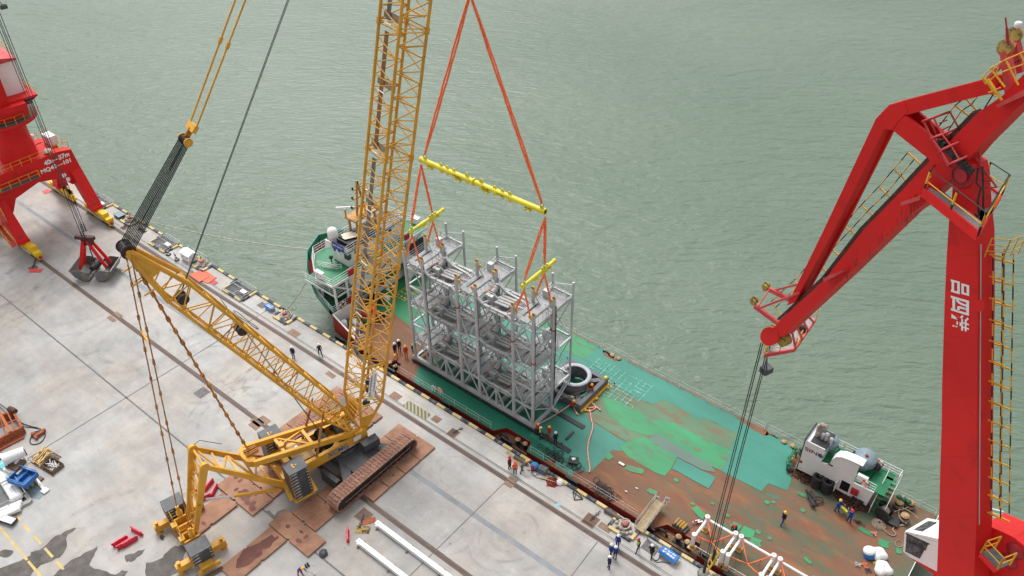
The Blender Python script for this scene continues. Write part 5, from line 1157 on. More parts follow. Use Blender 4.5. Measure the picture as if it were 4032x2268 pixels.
# ================================================================== GREY STEEL MODULE (three towers) hanging just above the deck
TX = [(-54.9, -52.3), (-47.5, -44.9), (-40.1, -37.5)]
Y0, Y1, Y2 = 48.55, 51.8, 55.05
ZB, ZT = .05, 15.55
LV = [13.95, 8.55, 3.15]
mod = thing('steel_module', 'tall grey steel module of three braced towers hanging in orange slings over the deck', 'steel module', (-46.2, 51.5, ZB))
m = MB()
for xa, xb in TX:
    for x in (xa, xb):
        for y in (Y0, Y1): m.tube((x, y, ZB+.2), (x, y, ZT), .195, 10); m.mark()
m.build_each('column', grey, mod)
for xa, xb in TX:
    for x in (xa, xb):
        m = MB(); m.tube((x, Y2, 2.2), (x, Y2, ZT+.1), .13, 8); m.tube((x, Y2, 2.2), (x, Y1+.3, ZB+.3), .12, 8); m.build('rear_pole', grey, mod)
m = MB(); hb = .2
for xa, xb in TX:
    xm = (xa+xb)/2
    for y in (Y0, Y1):
        for z in (13.45, 8.15, 2.75): m.beam((xa, y, z), (xb, y, z), .2)
        for z in (10.95, 5.5): m.beam((xa, y, z), (xb, y, z), .17)
        for zt, zc, zb in ((15.2, 13.45, 10.95), (10.95, 8.15, 5.5), (5.5, 2.75, .35)):
            for s_ in (0, 1):
                a, c_ = (xa, xb) if s_ else (xb, xa)
                m.tube((a, y, zt), (xm, y, zc), .08, 6); m.tube((xm, y, zc), (c_, y, zb), .08, 6)
    for x in (xa, xb):
        for z in (13.45, 10.95, 8.15, 5.5, 2.75): m.beam((x, Y0, z), (x, Y1, z), .15)
        m.tube((x, Y0, 13.4), (x, Y1, 10.95), .065, 6); m.tube((x, Y1, 8.1), (x, Y0, 10.95), .065, 6); m.tube((x, Y0, 8.1), (x, Y1, 5.5), .065, 6); m.tube((x, Y1, 2.75), (x, Y0, 5.5), .065, 6); m.tube((x, Y0, 2.75), (x, Y1, .3), .065, 6)
    m.mark()
m.build_each('tower_bracing', grey, mod)
m = MB()
for xa, xb in TX:
    for x in (xa, xb):
        for z in LV: m.beam((x, Y1, z-.15), (x, Y2, z-.15), .2, .22); m.tube((x, Y1, z-2.4), (x, Y2, z-.2), .065, 6); m.tube((x, Y2, z-2.7), (x, Y2-.0, z), .08, 6)
        m.tube((x, Y1, ZT-1.6), (x, Y2, ZT-1.5), .06, 5)
    for z in LV: m.beam((xa, Y2, z-.12), (xb, Y2, z-.12), .18, .22)
    for k, z in enumerate((13.8, 11.1, 8.4, 5.7)): m.tube((xa if k % 2 else xb, Y2, z), (xb if k % 2 else xa, Y2, z-2.7), .07, 5)
    m.tube((xb, Y2, ZT-.25), (xa, Y2, ZT-1.2), .07, 6); m.tube((xa, Y2, ZT-1.0), (xa-.0, Y1+1.6, 14.0), .07, 6); m.tube((xb, Y2, ZT-1.4), (xb, Y2-1.3, 13.9), .07, 6)
    m.mark()
m.build_each('rear_bracing', grey, mod)
# base grillage
m = MB()
for y in (Y0, Y1): m.beam((-55.2, y, ZB+.22), (-37.2, y, ZB+.22), .35, .44)
for x in [x for t_ in TX for x in t_]+[-49.9, -42.5]: m.beam((x, Y0, ZB+.2), (x, Y1, ZB+.2), .28, .38)
for a, c_ in ((-52.3, -47.5), (-44.9, -40.1)):
    n = 2
    for y in (Y0, Y1):
        m.beam((a, y, 2.9), (c_, y, 2.9), .26, .3); xm = (a+c_)/2; m.beam((xm, y, .4), (xm, y, 2.8), .22)
        m.tube((a, y, 2.8), (xm-1.1, y, .4), .11, 6); m.tube((xm-1.1, y, .4), (xm, y, 2.8), .11, 6); m.tube((xm, y, 2.8), (xm+1.1, y, .4), .11, 6); m.tube((xm+1.1, y, .4), (c_, y, 2.8), .11, 6)
m.beam((-37.5, Y1, ZB+.25), (-36.6, Y1, ZB+.25), .3, .35); m.build('base_frame', mat('base_pale', (.43, .44, .44), (.3, .3, .3), 1.5, .55, .8, rough=.5), mod)
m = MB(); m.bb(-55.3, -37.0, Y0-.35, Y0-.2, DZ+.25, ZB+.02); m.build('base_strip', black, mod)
def hull_girder(y):
    m = MB()
    for z in LV[:2]+[LV[2]]:
        for a, c_ in ((-52.3, -47.5), (-44.9, -40.1)):
            w_ = .26; m.beam((a, y, z+.45), (a+1.1, y, z-.18), .18, w_, up=(0, 1, 0)); m.beam((a+1.05, y, z-.18), (c_-.7, y, z-.02), .18, w_, up=(0, 1, 0)); m.beam((c_-.75, y, z-.02), (c_, y, z-.45), .18, w_, up=(0, 1, 0))
            for k in range(1, 5): x = a+(c_-a)*k/5; m.bb(x-.04, x+.04, y-.2, y+.2, z-.35, z+.05)
            m.mark()
    m.build_each('edge_girder', MATS['base_pale'], mod)
hull_girder(Y0); hull_girder(Y1)
# tower platforms with railings
for xa, xb in TX:
    for L_ in LV:
        m = MB(); m.bb(xa-.0, xb+.0, Y0+.25, 54.2 if L_ > 9 else Y1+1.2, L_-.14, L_); m.bb(xa+.1, xb-.1, Y1+.1, Y2-.2, L_-.36, L_-.28); o = m.build('platform', greyf if L_ < 9 else mat('grey_floor_top', (.36, .365, .37), (.27, .27, .275), 1.5, .5, .75, rough=.6), mod)
        m = MB()
        for k in range(2): m.bb(xa+.5+k*1.1, xa+.72+k*1.1, Y0+.9, Y1+.2, L_+.002, L_+.012); m.mark()
        m.build_each('dark_slot', black, o)
        m = MB(); m.rail([(xa+.15, Y0+.3, L_), (xb-.15, Y0+.3, L_)], 1.1, 1.0, .022, 4); m.rail([(xa+.1, Y0+.35, L_), (xa+.1, 54.1 if L_ > 9 else Y1+1, L_), (xb-.1, 54.1 if L_ > 9 else Y1+1, L_), (xb-.1, Y1+.6, L_)], 1.1, 1.2, .022, 4)
        m.rail([(xb-.1, Y0+.35, L_), (xb-.1, Y0+1.6, L_), (xb-.1, Y0+2.2, L_)], 1.1, .6, .022, 4); m.rail([(xa+.3, Y2-.1, L_-.2), (xb-.3, Y2-.1, L_-.2)], 1.1, 1.2, .022, 3)
        m.build('platform_railing', grey, o)
        m = MB()   # ladder with hoops at the inner side
        for s_ in (0, .4): m.tube((xb-.6+s_, Y1-.6, L_-2.2), (xb-.6+s_, Y1-.6, L_+1.1), .03, 4)
        for k in range(9): m.tube((xb-.6, Y1-.6, L_-2.1+k*.36), (xb-.2, Y1-.6, L_-2.1+k*.36), .02, 4)
        m.path([(xb-.6, Y1-.6, L_+1.1), (xb-.6, Y1-.9, L_+1.25), (xb-.2, Y1-.9, L_+1.25), (xb-.2, Y1-.6, L_+1.1)], .03, 5); m.build('ladder', grey, o)
        m = MB(); m.bb(xa+.3, xa+.9, Y1+1.2, Y1+1.7, L_, L_+.9); m.mark(); m.bb(xb-.9, xb-.5, Y1+.4, Y1+.9, L_, L_+.7); m.build_each('cabinet', grey, o)
        m = MB()
        for k in range(4): m.tube((xa+.5+k*.5, Y1+2.2, L_-.28), (xa+.5+k*.5, Y2-.15, L_-.28), .035, 4); m.tube((xa+.5+k*.5, Y2-.6, L_-.3), (xa+.5+k*.5, Y2-.6, L_+.8), .025, 4)
        m.build('balcony_bars', grey, o)
        # plating on the side of the tower below the platform
        m = MB(); m.bb(xb-.05, xb+.02, Y1+.3, Y1+.5, L_-4.3, L_); m.build('guide_strip', black, o)
# span decks with tilting tray, cradle beams and straps
for si, (a, c_) in enumerate(((-52.3, -47.5), (-44.9, -40.1))):
    for L_ in LV:
        m = MB(); m.bb(a+.3, c_-.2, Y0+.3, Y1-.2, L_-1.0, L_-.9); m.bb(a+.25, a+.32, Y0+.3, Y1-.2, L_-1.0, L_-.1); sp_ = m.build('span_deck', greyf, mod)
        m = MB(); m.prism([(a+1.6, Y0+.9, L_-.28), (a+3.4, Y0+.9, L_-.10), (a+3.4, Y0+2.6, L_-.10), (a+1.6, Y0+2.6, L_-.28)], (0, 0, .07)); m.build('slatted_tray', mat('tray_pale', (.40, .40, .385), (.3, .3, .29), 6, .45, .6, rough=.6), sp_)
        m = MB()
        for k in range(5): y = Y0+.9+k*.42; m.beam((a+1.6, y, L_-.18), (a+3.4, y, L_), .04, .05)
        m.build('tray_rib', greyd, sp_)
        m = MB(); cb_ = [(a+.3, L_+.35), (a+.9, L_+.5), (a+1.7, L_+.05), (a+2.6, L_-.05), (a+3.6, L_-.1), (c_-.3, L_-.35)]
        for y in (Y1-.5, Y0+1.6):
            for p_, q_ in zip(cb_[:-1], cb_[1:]): m.beam((p_[0], y, p_[1]-(0 if y > 50.5 else .35)), (q_[0], y, q_[1]-(0 if y > 50.5 else .35)), .26 if y > 50.5 else .15, .24)
        m.beam((a+.6, Y0+.5, L_-.5), (a+2.0, Y1-.4, L_-.3), .2, .25); m.beam((a+3.2, Y0+.5, L_-.55), (c_-.5, Y0+.9, L_-.4), .3, .2); m.beam((a+3.6, Y0+1.9, L_-.4), (c_+.2, Y0+1.9, L_-.1), .22, .25)
        m.build('cradle_beam', MATS['base_pale'], sp_)
        m = MB(); m.tube((a+.5, Y0+2.1, L_-.2), (a+.5, Y0+3.0, L_+.3), .3, 8); m.bb(a+.35, a+1.2, Y0+1.1, Y0+1.5, L_-.9, L_+.1); m.build('cradle_arm', grey, sp_)
        m = MB(); m.rail([(a+.35, Y0+.35, L_-.9), (a+1.3, Y0+.35, L_-.9)], 1.0, .5, .022, 3); m.rail([(c_-.25, Y0+.4, L_-.9), (c_-.25, Y1-.3, L_-.9)], 1.0, 1, .022, 4); m.rail([(a+3.6, Y1-.25, L_-.9), (c_-.3, Y1-.25, L_-.9)], 1.0, .8, .025, 3); m.build('span_railing', grey, sp_)
        st_ = MB(); st_.path([(a+.1, Y0+.8, L_+.3), (a+.9, Y0+2.2, L_+.7)], .05, 5); st_.path([(a+3.7, Y0+1.3, L_-.1), (a+3.5, Y0+.5, L_-.4), (a+3.6, Y0+.1, L_-.7)], .045, 5); st_.path([(a+3.7, Y0+1.3, L_-.1), (a+4.4, Y0+2.2, L_+.2)], .05, 5)
        st_.build('lashing_strap', pinkl, sp_)
        # stair behind
        m = MB(); m.beam((a+.6, Y1+.1, L_-4.3 if L_ > 4 else .5), (a+2.4, Y1+.1, L_-1.0), .6, .08) if L_ > 4 else None
        for k in range(3): m.tube((a+.3+k*1.4, Y1+.2, L_-2.6), (a+1.6+k*1.2, Y1+.2, L_-.9), .06, 5)
        m.build('rear_strut', grey, sp_)
    m = MB()
    for y in (Y1,):
        for z0, z1 in ((13.3, 8.8), (7.9, 3.4)):
            m.tube((a, y, z0), ((a+c_)/2, y, z1), .065, 6); m.tube((c_, y, z0), ((a+c_)/2, y, z1), .065, 6)
    m.build('span_bracing', grey, mod)
# cables down the columns, red tags
m = MB()
for x in (-52.3, -44.9, -37.5): m.path([(x+.26, Y0-.05, 14.8), (x+.3, Y0-.06, 8), (x+.26, Y0-.05, 1)], .03, 4); m.path([(x+.28, Y1, 14.8), (x+.34, Y1, 8), (x+.28, Y1, 1)], .05, 4)
m.build('power_cable', black, mod)
m = MB()
for x, z in ((-47.5, 11.6), (-40.1, 11.0), (-37.5, 9.4), (-37.5, 11.6)): m.torus((x, Y0 if z != 11.6 or x < -40 else Y1, z), .25, .06, (0, 0, 1), 10, 5); m.mark()
m.build_each('tape_band', redb, mod)
# lifting lugs on the column heads
for xa, xb in TX:
    for k, x in enumerate((xa, xb)):
        for y in (Y0, Y1):
            m = MB(); s_ = 1 if k == 0 else -1
            m.lathe((x, y, ZT+.16), [(.2, -.06), (.2, .06)], 12, (0, 1, 0)); m.bb(x-.16, x+.16, y-.06, y+.06, ZT-.05, ZT+.2); m.lathe((x+s_*.42, y, ZT-.35), [(.2, -.06), (.2, .06)], 12, (0, 1, 0)); m.bb(x, x+s_*.42, y-.05, y+.05, ZT-.65, ZT-.25) if s_ > 0 else m.bb(x-.42, x, y-.05, y+.05, ZT-.65, ZT-.25)
            o = m.build('lifting_lug', lug, mod)
            m = MB(); m.lathe((x, y, ZT+.24), [(.07, -.07), (.07, .07)], 8, (0, 1, 0)); m.build('lug_hole', black, o)
# ================================================================== RIGGING
APX = Vector((-46.4, 51.3, 43.6))
HOOK = thing('hook_block', 'dark hook block of the crawler crane at the top of the orange slings', 'hook block', APX)
m = MB(); m.bb(-.9, .9, -.45, .45, .9, 3.2); m.build('block_body', black, HOOK, False)
m = MB(); m.lathe((0, 0, .5), [(.18, -.3), (.18, .5)], 10); m.torus((0, 0, .1), .3, .14, (0, 1, 0), 14, 6); m.build('hook', dgrey, HOOK, False)
m = MB()
for x in (-.6, -.2, .2, .6): m.lathe((x, 0, 2.4), [(.6, -.06), (.6, .06)], 14, (1, 0, 0))
m.build('sheave', dgrey, HOOK, False)
m = MB()
for x in (-.7, -.35, 0, .35, .7):
    for y in (-.2, .2): m.tube((x, y, 2.8), (x*.9, y, 24.5), .025, 4)
m.build('hoist_rope', wire, HOOK, False)
MA, MZ = Vector((-53.9, 51.3, 25.6)), Vector((-38.45, 51.3, 25.6))
def soft(name, label, a, c_, r, mt=orng, twin=.12, grp='orange round slings of the lift'):
    a, c_ = Vector(a), Vector(c_); d = (c_-a).normalized(); s_ = d.cross(Vector((0, 1, 0)))
    s_ = s_.normalized() if s_.length > .1 else Vector((1, 0, 0)); mid = (a+c_)/2; m = MB(); n = 24
    for sg in (-1, 1):
        m.path([a.lerp(c_, k/n)+s_*sg*(twin*min(1, 4*k/n*(1-k/n)+.25))+Vector((random.uniform(-1, 1), random.uniform(-1, 1), 0))*r*.25-mid for k in range(n+1)], r, 6)
    o = m.build(name, mt); o.location = mid; return tag(o, label, 'sling', grp)
soft('round_sling', 'orange sling from the hook to the bow side end of the long beam', APX, MA+Vector((.55, 0, .75)), .09, twin=.13)
soft('round_sling', 'orange sling from the hook to the end of the long beam over the steel ring', APX, MZ+Vector((-.3, 0, .75)), .09, twin=.13)
sp = thing('long_spreader_beam', 'long yellow tubular spreader beam with rows of lifting eyes', 'spreader beam', (MA+MZ)/2)
m = MB(); m.tube(MA, MZ, .27, 14); m.build('beam_tube', byel, sp)
m = MB()
for x in (-51.2, -50.35, -49.5, -47.8, -46.0, -44.3, -43.4, -42.5):
    h_ = .55 if x not in (-47.8, -46.0) else .65
    m.prism([(x-.3, 51.27, 25.7), (x+.3, 51.27, 25.7), (x+.12, 51.27, 25.62+h_), (x-.12, 51.27, 25.62+h_)], (0, .06, 0)); m.prism([(x-.3, 51.27, 25.5), (x+.3, 51.27, 25.5), (x+.15, 51.27, 25.05), (x-.15, 51.27, 25.05)], (0, .06, 0))
for x in (-52.7, -48.9, -45.4, -40.3): m.bb(x-.3, x+.3, 51.05, 51.55, 25.2, 25.3); m.bb(x-.28, x-.2, 51.1, 51.5, 24.95, 25.3); m.bb(x+.2, x+.28, 51.1, 51.5, 24.95, 25.3)
m.build('lifting_eye', byel, sp)
m = MB(); m.lathe((-46.9, 51.3, 25.6), [(.27, -.1), (.40, -.1), (.40, .1), (.27, .1)], 14, (1, 0, 0)); m.lathe(MA, [(.31, -.1), (.31, .1)], 14, (1, 0, 0)); m.lathe(MZ, [(.31, -.1), (.31, .1)], 14, (1, 0, 0)); m.build('flange', byel, sp)
m = MB(); m.bb(MA.x+.35, MA.x+.75, 51.24, 51.36, 25.8, 26.15); m.bb(MZ.x-.5, MZ.x-.1, 51.24, 51.36, 25.8, 26.15); m.build('end_eye', byel, sp)
m = MB(); m.bb(MZ.x+.1, MZ.x+.13, 51.15, 51.45, 25.45, 25.75); m.build('end_plate', black, sp)
for x in (-48.9, -45.2, -43.4): text('SWL 200t', .13, (x-.5, 51.02, 25.55), (1, 0, 0), (0, 0, 1), black, sp, width=.9)
def shackle(c_, label, ax=(0, 1, 0)):
    m = MB(); m.torus((0, 0, 0), .17, .045, ax, 12, 5, sy=1.3); m.lathe((0, 0, -.2), [(.05, -.22), (.05, .22)], 6, ax); o = m.build('shackle', mat('shackle_steel', (.5, .5, .5), rough=.35, metal=.6)); o.location = c_; return tag(o, label, 'shackle', 'lifting shackles')
shackle(MA+Vector((.55, 0, .62)), 'shackle on the left end of the long yellow beam'); shackle(MZ+Vector((-.3, 0, .62)), 'shackle on the right end of the long yellow beam')
for side, x, E_, l in ((0, -53.6, MA, 'left'), (1, -38.8, MZ, 'right')):
    za = 18.55; ya, yb = 48.6, 53.4; ym = 51.9
    t = thing('short_spreader_beam', 'short yellow spreader beam above the %s tower of the module' % l, 'spreader beam', (x, 51, za), 0, 'short yellow spreader beams')
    m = MB(); m.tube((x, ya, za), (x, yb, za+.12), .17, 12); m.lathe((x, ya-.0, za), [(.24, -.15), (.24, .1)], 12, (0, 1, 0)); m.lathe((x, yb, za+.12), [(.22, -.1), (.24, .15)], 12, (0, 1, 0)); m.build('beam_tube', byel, t)
    m = MB()
    for y in (ya+.15, ym-.35, ym, ym+.4): m.bb(x-.04, x+.04, y-.14, y+.14, za-.5, za+.45)
    m.bb(x-.2, x+.2, ya+1.6, ya+2.2, za-.35, za-.15); m.bb(x-.2, x+.2, yb-.9, yb-.6, za-.3, za-.1); m.build('lifting_eye', byel, t)
    shackle((x, ya+.15, za+.5), 'shackle on the near end of the short yellow beam, %s tower' % l, (1, 0, 0)); shackle((x, ym, za+.5), 'shackle on the middle of the short yellow beam, %s tower' % l, (1, 0, 0))
    dn = Vector((E_.x+(-.1 if side == 0 else .1), 51.3, 25.0))
    soft('round_sling', 'orange sling from the long beam down to the near end of the %s short beam' % l, dn, (x, ya+.15, za+.6), .075, twin=.09); soft('round_sling', 'orange sling from the long beam down to the middle of the %s short beam' % l, dn, (x, ym, za+.6), .075, twin=.09)
    xa, xb = TX[0] if side == 0 else TX[2]
    for y, yy, nf in ((ya+.15, Y0, 'near'), (ym, Y1, 'far')):
        for xx, s2 in ((xa+.42, 'left'), (xb-.42, 'right')):
            soft('round_sling', 'orange sling from the %s short beam down to the %s %s column of that tower' % (l, nf, s2), (x, y, za-.55), (xx, yy, ZT-.25), .065, twin=.05)
# red tag line from the module foot to the ring, pile of slings on deck
m = MB(); q_ = [Vector((-37.5, Y0-.3, .3)), G(2250, 1590, DZ+.5)]; n = 10
m.path([q_[0].lerp(q_[1], k/n)-Vector((0, 0, .25*sin(pi*k/n))) for k in range(n+1)], .06, 5); tag(m.build('tag_line', pinkl), 'pale orange tag line from the module foot to the crouching worker', 'line')
m = MB(); m.path(smooth([G(u, v, DZ+.15) for u, v in [(2258, 1600), (2263, 1615), (2268, 1622), (2273, 1630), (2276, 1633), (2268, 1628)]]), .07, 5)
for a_ in ([(2270, 1606), (2285, 1600), (2300, 1590), (2312, 1582), (2322, 1580), (2334, 1590), (2342, 1596), (2345, 1606), (2330, 1616), (2315, 1618), (2296, 1612), (2285, 1600)], [(2285, 1600), (2305, 1602), (2325, 1606), (2345, 1602), (2355, 1608), (2362, 1614), (2366, 1613)], [(2300, 1592), (2296, 1578), (2310, 1576), (2322, 1582), (2332, 1588)], [(2275, 1610), (2292, 1604), (2298, 1614)], [(2320, 1612), (2324, 1625), (2328, 1650), (2334, 1675), (2330, 1700), (2320, 1730), (2314, 1765), (2316, 1800), (2321, 1830), (2323, 1845), (2320, 1860)]):
    m.path(smooth([G(u, v, DZ+.14) for u, v in a_]), .075, 6)
tag(m.build('loose_sling', pinkl), 'long pale orange sling lying in loops and trailing across the teal deck', 'sling')
m = MB(); a_ = G(2180, 1578, .6); c_ = G(2250, 1588, .8); m.tube(a_, c_, .03, 5); tag(m.build('wire_line', black), 'black wire from the module corner to the crouching worker', 'line')
m = MB(); a_ = G(2180, 1578, .6); c_ = G(2325, 1530, .8); m.tube(a_, c_, .018, 5); tag(m.build('hand_line', ropew), 'thin pale hand line held by the red worker at the ring', 'line')
# mooring lines to the quay
def sag(a, c_, r, s_, mt, label, n=24):
    a, c_ = Vector(a), Vector(c_); m = MB(); m.path([a.lerp(c_, k/n)-Vector((0, 0, s_*4*(k/n)*(1-k/n))) for k in range(n+1)], r, 6); return tag(m.build('mooring_rope', mt), label, 'mooring rope', 'mooring ropes of the ship')
b1 = VQ(1265, 953, (-77.8, 53.0, 2.9), Vector((1, 0, 0)))
sag((-108.2, 43.95, .8), (-77.5, 53.6, 2.9), .07, .9, ropew, 'long pale mooring rope from the ship bow to the bollard under the mast tip')
sag((-73.0, 44.0, .8), G(1205, 1112, 2.6), .06, .2, rope, 'short brown mooring rope from the bow to the nearest bollard')
# white pipe frames lashed with straps at the stern
def pframe(x0, x1, label):
    t = thing('white_lashed_frame', label, 'pipe frame', ((x0+x1)/2, 47.4, DZ+.05), 0, 'white pipe frames on the stern deck')
    ys = (46.25, 48.75); zt = 1.55
    for x in (x0, x1):
        for y in ys:
            m = MB(); m.tube((x, y, DZ+.35), (x, y, zt), .2, 12); m.lathe((x, y, zt), [(.2, 0), (.24, .02), (.24, .1), (.12, .12), (.1, .04)], 12); m.build('post', wclean, t)
            m = MB(); m.bb(x-.35, x+.35, y-.35, y+.35, DZ+.06, DZ+.12, 0); m.bb(x-.12, x+.12, y-.25, y-.1, DZ+.12, DZ+.55, 1); m.bb(x+.12, x+.25, y-.12, y+.12, DZ+.12, DZ+.45, 1); m.build('foot', [wood, lug], t)
    m = MB(); m.tube((x0, ys[1], 1.25), (x1, ys[1], 1.25), .13, 10); m.build('long_pipe', wclean, t)
    for x in (x0, x1): m = MB(); m.tube((x, ys[0], 1.15), (x, ys[1], 1.15), .13, 10); m.build('cross_pipe', wclean, t)
    m = MB(); m.tube((x0+.1, ys[0], DZ+.5), (x1, ys[0], DZ+.5), .04, 6); m.build('thin_rod', wclean, t)
    m = MB(); c_ = Vector((x0+(x1-x0)*.52, 46.9, 1.0))
    for p in ((x0, ys[0], 1.5), (x0, ys[1], 1.6), (x1, ys[0], 1.4), (x1, ys[1], 1.6)): m.path([Vector(p), Vector(p).lerp(c_, .5)-Vector((0, 0, .06)), c_], .055, 5)
    m.path([c_.lerp(Vector((x0, ys[0], 1.5)), .6), c_.lerp(Vector((x0, ys[0], 1.5)), .6)+Vector((.05, -.1, -.7))], .05, 5); m.path([c_.lerp(Vector((x1, ys[1], 1.6)), .5), c_.lerp(Vector((x1, ys[1], 1.6)), .5)+Vector((.1, -.15, -.8))], .05, 5)
    m.build('lashing_strap', orng, t)
pframe(-16.95, -14.05, 'white pipe frame nearest the mooring recess, first in the row'); pframe(-13.5, -10.3, 'second white pipe frame, right of the hanging yellow clamp'); pframe(-9.7, -6.5, 'third white pipe frame, nearest the stern of the ship')
# ================================================================== CRAWLER CRANE
AZ = radians(12.5); E1 = Vector((sin(AZ), cos(AZ), 0)); E2 = Vector((cos(AZ), -sin(AZ), 0)); C0 = Vector((-52, 27.7, 0)); UP = Vector((0, 0, 1))
def W(a, l, z): return C0+E1*a+E2*l+UP*z
SX, SY = -50.55, 33.3
cr = thing('crawler_crane', 'huge yellow crawler crane with upright lattice boom and mast leaning back', 'crane', (SX, SY, 0))
PH = .2
def track(xc, label=None):
    W2, R, L2 = .78, .82, 4.6
    lp = []
    n = 9
    for k in range(n+1): a = -pi/2+pi*k/n; lp.append((L2+cos(a)*R, R+.02+sin(a)*R))
    for k in range(n+1): a = pi/2+pi*k/n; lp.append((-L2+cos(a)*R, R+.02+sin(a)*R))
    # resample the loop into shoes
    P_ = [Vector((0, y, z)) for y, z in lp]; seg = []; tot = 0
    for i in range(len(P_)): d = (P_[(i+1) % len(P_)]-P_[i]).length; seg.append((tot, d, i)); tot += d
    N = 62; m = MB()
    for k in range(N):
        s_ = tot*k/N; 
        for st_, d, i in seg:
            if st_ <= s_ < st_+d or i == len(P_)-1:
                p = P_[i].lerp(P_[(i+1) % len(P_)], (s_-st_)/d); t_ = (P_[(i+1) % len(P_)]-P_[i]).normalized(); break
        nn = Vector((0, t_.z, -t_.y)); c_ = Vector((xc, SY, PH))+p
        m.fbox(c_, (2*W2, 0, 0), t_*(tot/N*.90), nn*.12)
        for s2 in (-.35, .35): m.fbox(c_+Vector((s2, 0, 0))+nn*.08, (.42, 0, 0), t_*(tot/N*.45), nn*.07)
    tr = m.build('track_shoes', shoe, cr)
    m = MB(); m.bb(xc-.42, xc+.42, SY-L2-.1, SY+L2+.1, PH+.35, PH+1.35)
    for s2 in (-1, 1):
        for k in range(14): m.lathe((xc+s2*.5, SY-L2+.4+k*.65, PH+.36), [(.24, -.08), (.24, .08)], 10, (1, 0, 0))
        for e_ in (-1, 1): m.lathe((xc+s2*.5, SY+e_*L2, PH+R), [(.62, -.09), (.62, .09)], 16, (1, 0, 0))
    m.bb(xc-.72, xc+.72, SY-L2+.8, SY+L2-.8, PH+1.42, PH+1.50); m.build('track_frame', black, cr)
    m = MB(); m.bb(xc+.80, xc+.84, SY-L2+.2, SY+L2-.2, PH+.95, PH+1.02); m.build('side_strip', shoe, cr)
track(-45.85); track(-55.35)
m = MB(); m.bb(-54.6, -46.6, SY-1.7, SY+1.7, .9, 1.75); m.lathe((SX, SY, 1.75), [(1.9, 0), (1.9, .35)], 28)
for s_ in (-1, 1):
    m.prism([(SX+s_*1.2, SY-1.5, 1.0), (SX+s_*4.1, SY-3.3, 1.0), (SX+s_*4.1, SY-2.2, 1.0), (SX+s_*1.2, SY-.4, 1.0)], (0, 0, .7)); m.prism([(SX+s_*1.2, SY+1.5, 1.0), (SX+s_*4.1, SY+3.3, 1.0), (SX+s_*4.1, SY+2.2, 1.0), (SX+s_*1.2, SY+.4, 1.0)], (0, 0, .7))
m.bb(-49.6, -47.2, SY-3.6, SY-3.1, .3, 1.6); m.build('car_body', dgrey, cr)
# revolving superstructure
m = MB()
for l in (-1.55, 1.55):
    m.fbox(W(3.4, l, 2.75), E1*8.6, E2*.38, UP*1.15); m.fbox(W(7.5, l, 3.15), E1*1.3, E2*.5, UP*1.3)
m.fbox(W(3.2, 0, 2.35), E1*8.4, E2*2.8, UP*.25); m.fbox(W(-.4, 0, 2.6), E1*1.6, E2*3.6, UP*1.0)
m.build('main_frame', yel, cr)
m = MB(); m.fbox(W(1.8, 0, 3.15), E1*2.4, E2*2.5, UP*.55); m.fbox(W(2.3, -.4, 3.5), E1*.5, E2*.5, UP*.3); m.build('engine_deck', mat('deck_ochre', (.36, .24, .10), (.2, .12, .05), 1.5, .48, .66, rough=.7), cr)
m = MB()
for a, l in ((1.35, .45), (1.55, .15)): m.lathe(W(a, l-.9, 3.43), [(.19, 0), (.19, .05)], 12); m.mark()
m.build_each('white_cap', wclean, cr)
for a, l, r_, w_ in ((4.3, -.2, .62, 2.0), (5.9, .0, .55, 2.0), (3.2, .2, .5, 1.4)):
    m = MB(); m.lathe(W(a, l-w_/2, 3.3), [(r_, 0), (r_, .08), (r_*.72, .1), (r_*.72, w_-.1), (r_, w_-.08), (r_, w_)], 18, E2); m.build('winch_drum', black, cr)
m = MB(); m.fbox(W(7.6, -2.75, 3.0), E1*2.2, E2*1.3, UP*1.9); m.build('operator_cab', dgrey, cr); m = MB(); m.fbox(W(7.9, 2.6, 2.5), E1*1.8, E2*.9, UP*.9); m.build('side_box', dgrey, cr)
m = MB(); m.fbox(W(8.75, -2.75, 3.3), E1*.05, E2*1.1, UP*1.0); m.fbox(W(7.6, -3.42, 3.3), E1*1.6, E2*.04, UP*.9); m.build('cab_window', glass, cr)
text('XCMG', .62, W(1.4+2.2, 1.755, 2.55), E1, UP, blue, cr, width=2.3, name='maker_lettering'); text('XGC15000', .26, W(5.0, 1.755, 2.3), E1, UP, wclean, cr, width=1.6, name='type_lettering')
m = MB(); m.fbox(W(7.0, 1.82, 3.15), E1*.85, E2*.02, UP*.55); m.build('white_label', wclean, cr)
m = MB(); m.fbox(W(6.3, 1.76, 2.30), E1*2.6, E2*.03, UP*.18); m.build('black_stripe', black, cr)
# lying frame over the winches (luffing frame)
A0, A1 = (-3.3, 6.35), (7.4, 3.5)
m = MB()
for l in (-1.25, 1.25): m.beam(W(A0[0], l*.95, A0[1]), W(A1[0], l*1.1, A1[1]), .34, .62)
for a, z in ((-3.2, 6.3), (-.2, 5.5), (2.6, 4.8)): m.beam(W(a, -1.2, z), W(a, 1.2, z), .3, .4)
m.beam(W(-.1, -1.1, 5.55), W(2.5, 1.1, 4.85), .18, .2); m.beam(W(-.1, 0, 5.55), W(2.5, -1.1, 4.85), .18, .2); m.fbox(W(-.1, .1, 5.75), E1*.5, E2*.7, UP*.3)
m.prism([W(-2.9, -1.35, 5.75), W(-2.9, 1.35, 5.75), W(-3.75, .95, 6.0), W(-3.9, 0, 6.05), W(-3.75, -.95, 6.0)], UP*.75); m.build('luffing_frame', yel, cr)
m = MB()
for l in (-.35, -.15, .15, .35): m.fbox(W(-2.9, l, 6.75), E1*1.2, E2*.07, UP*.35)
m.build('pendant_anchor', yeld, cr)
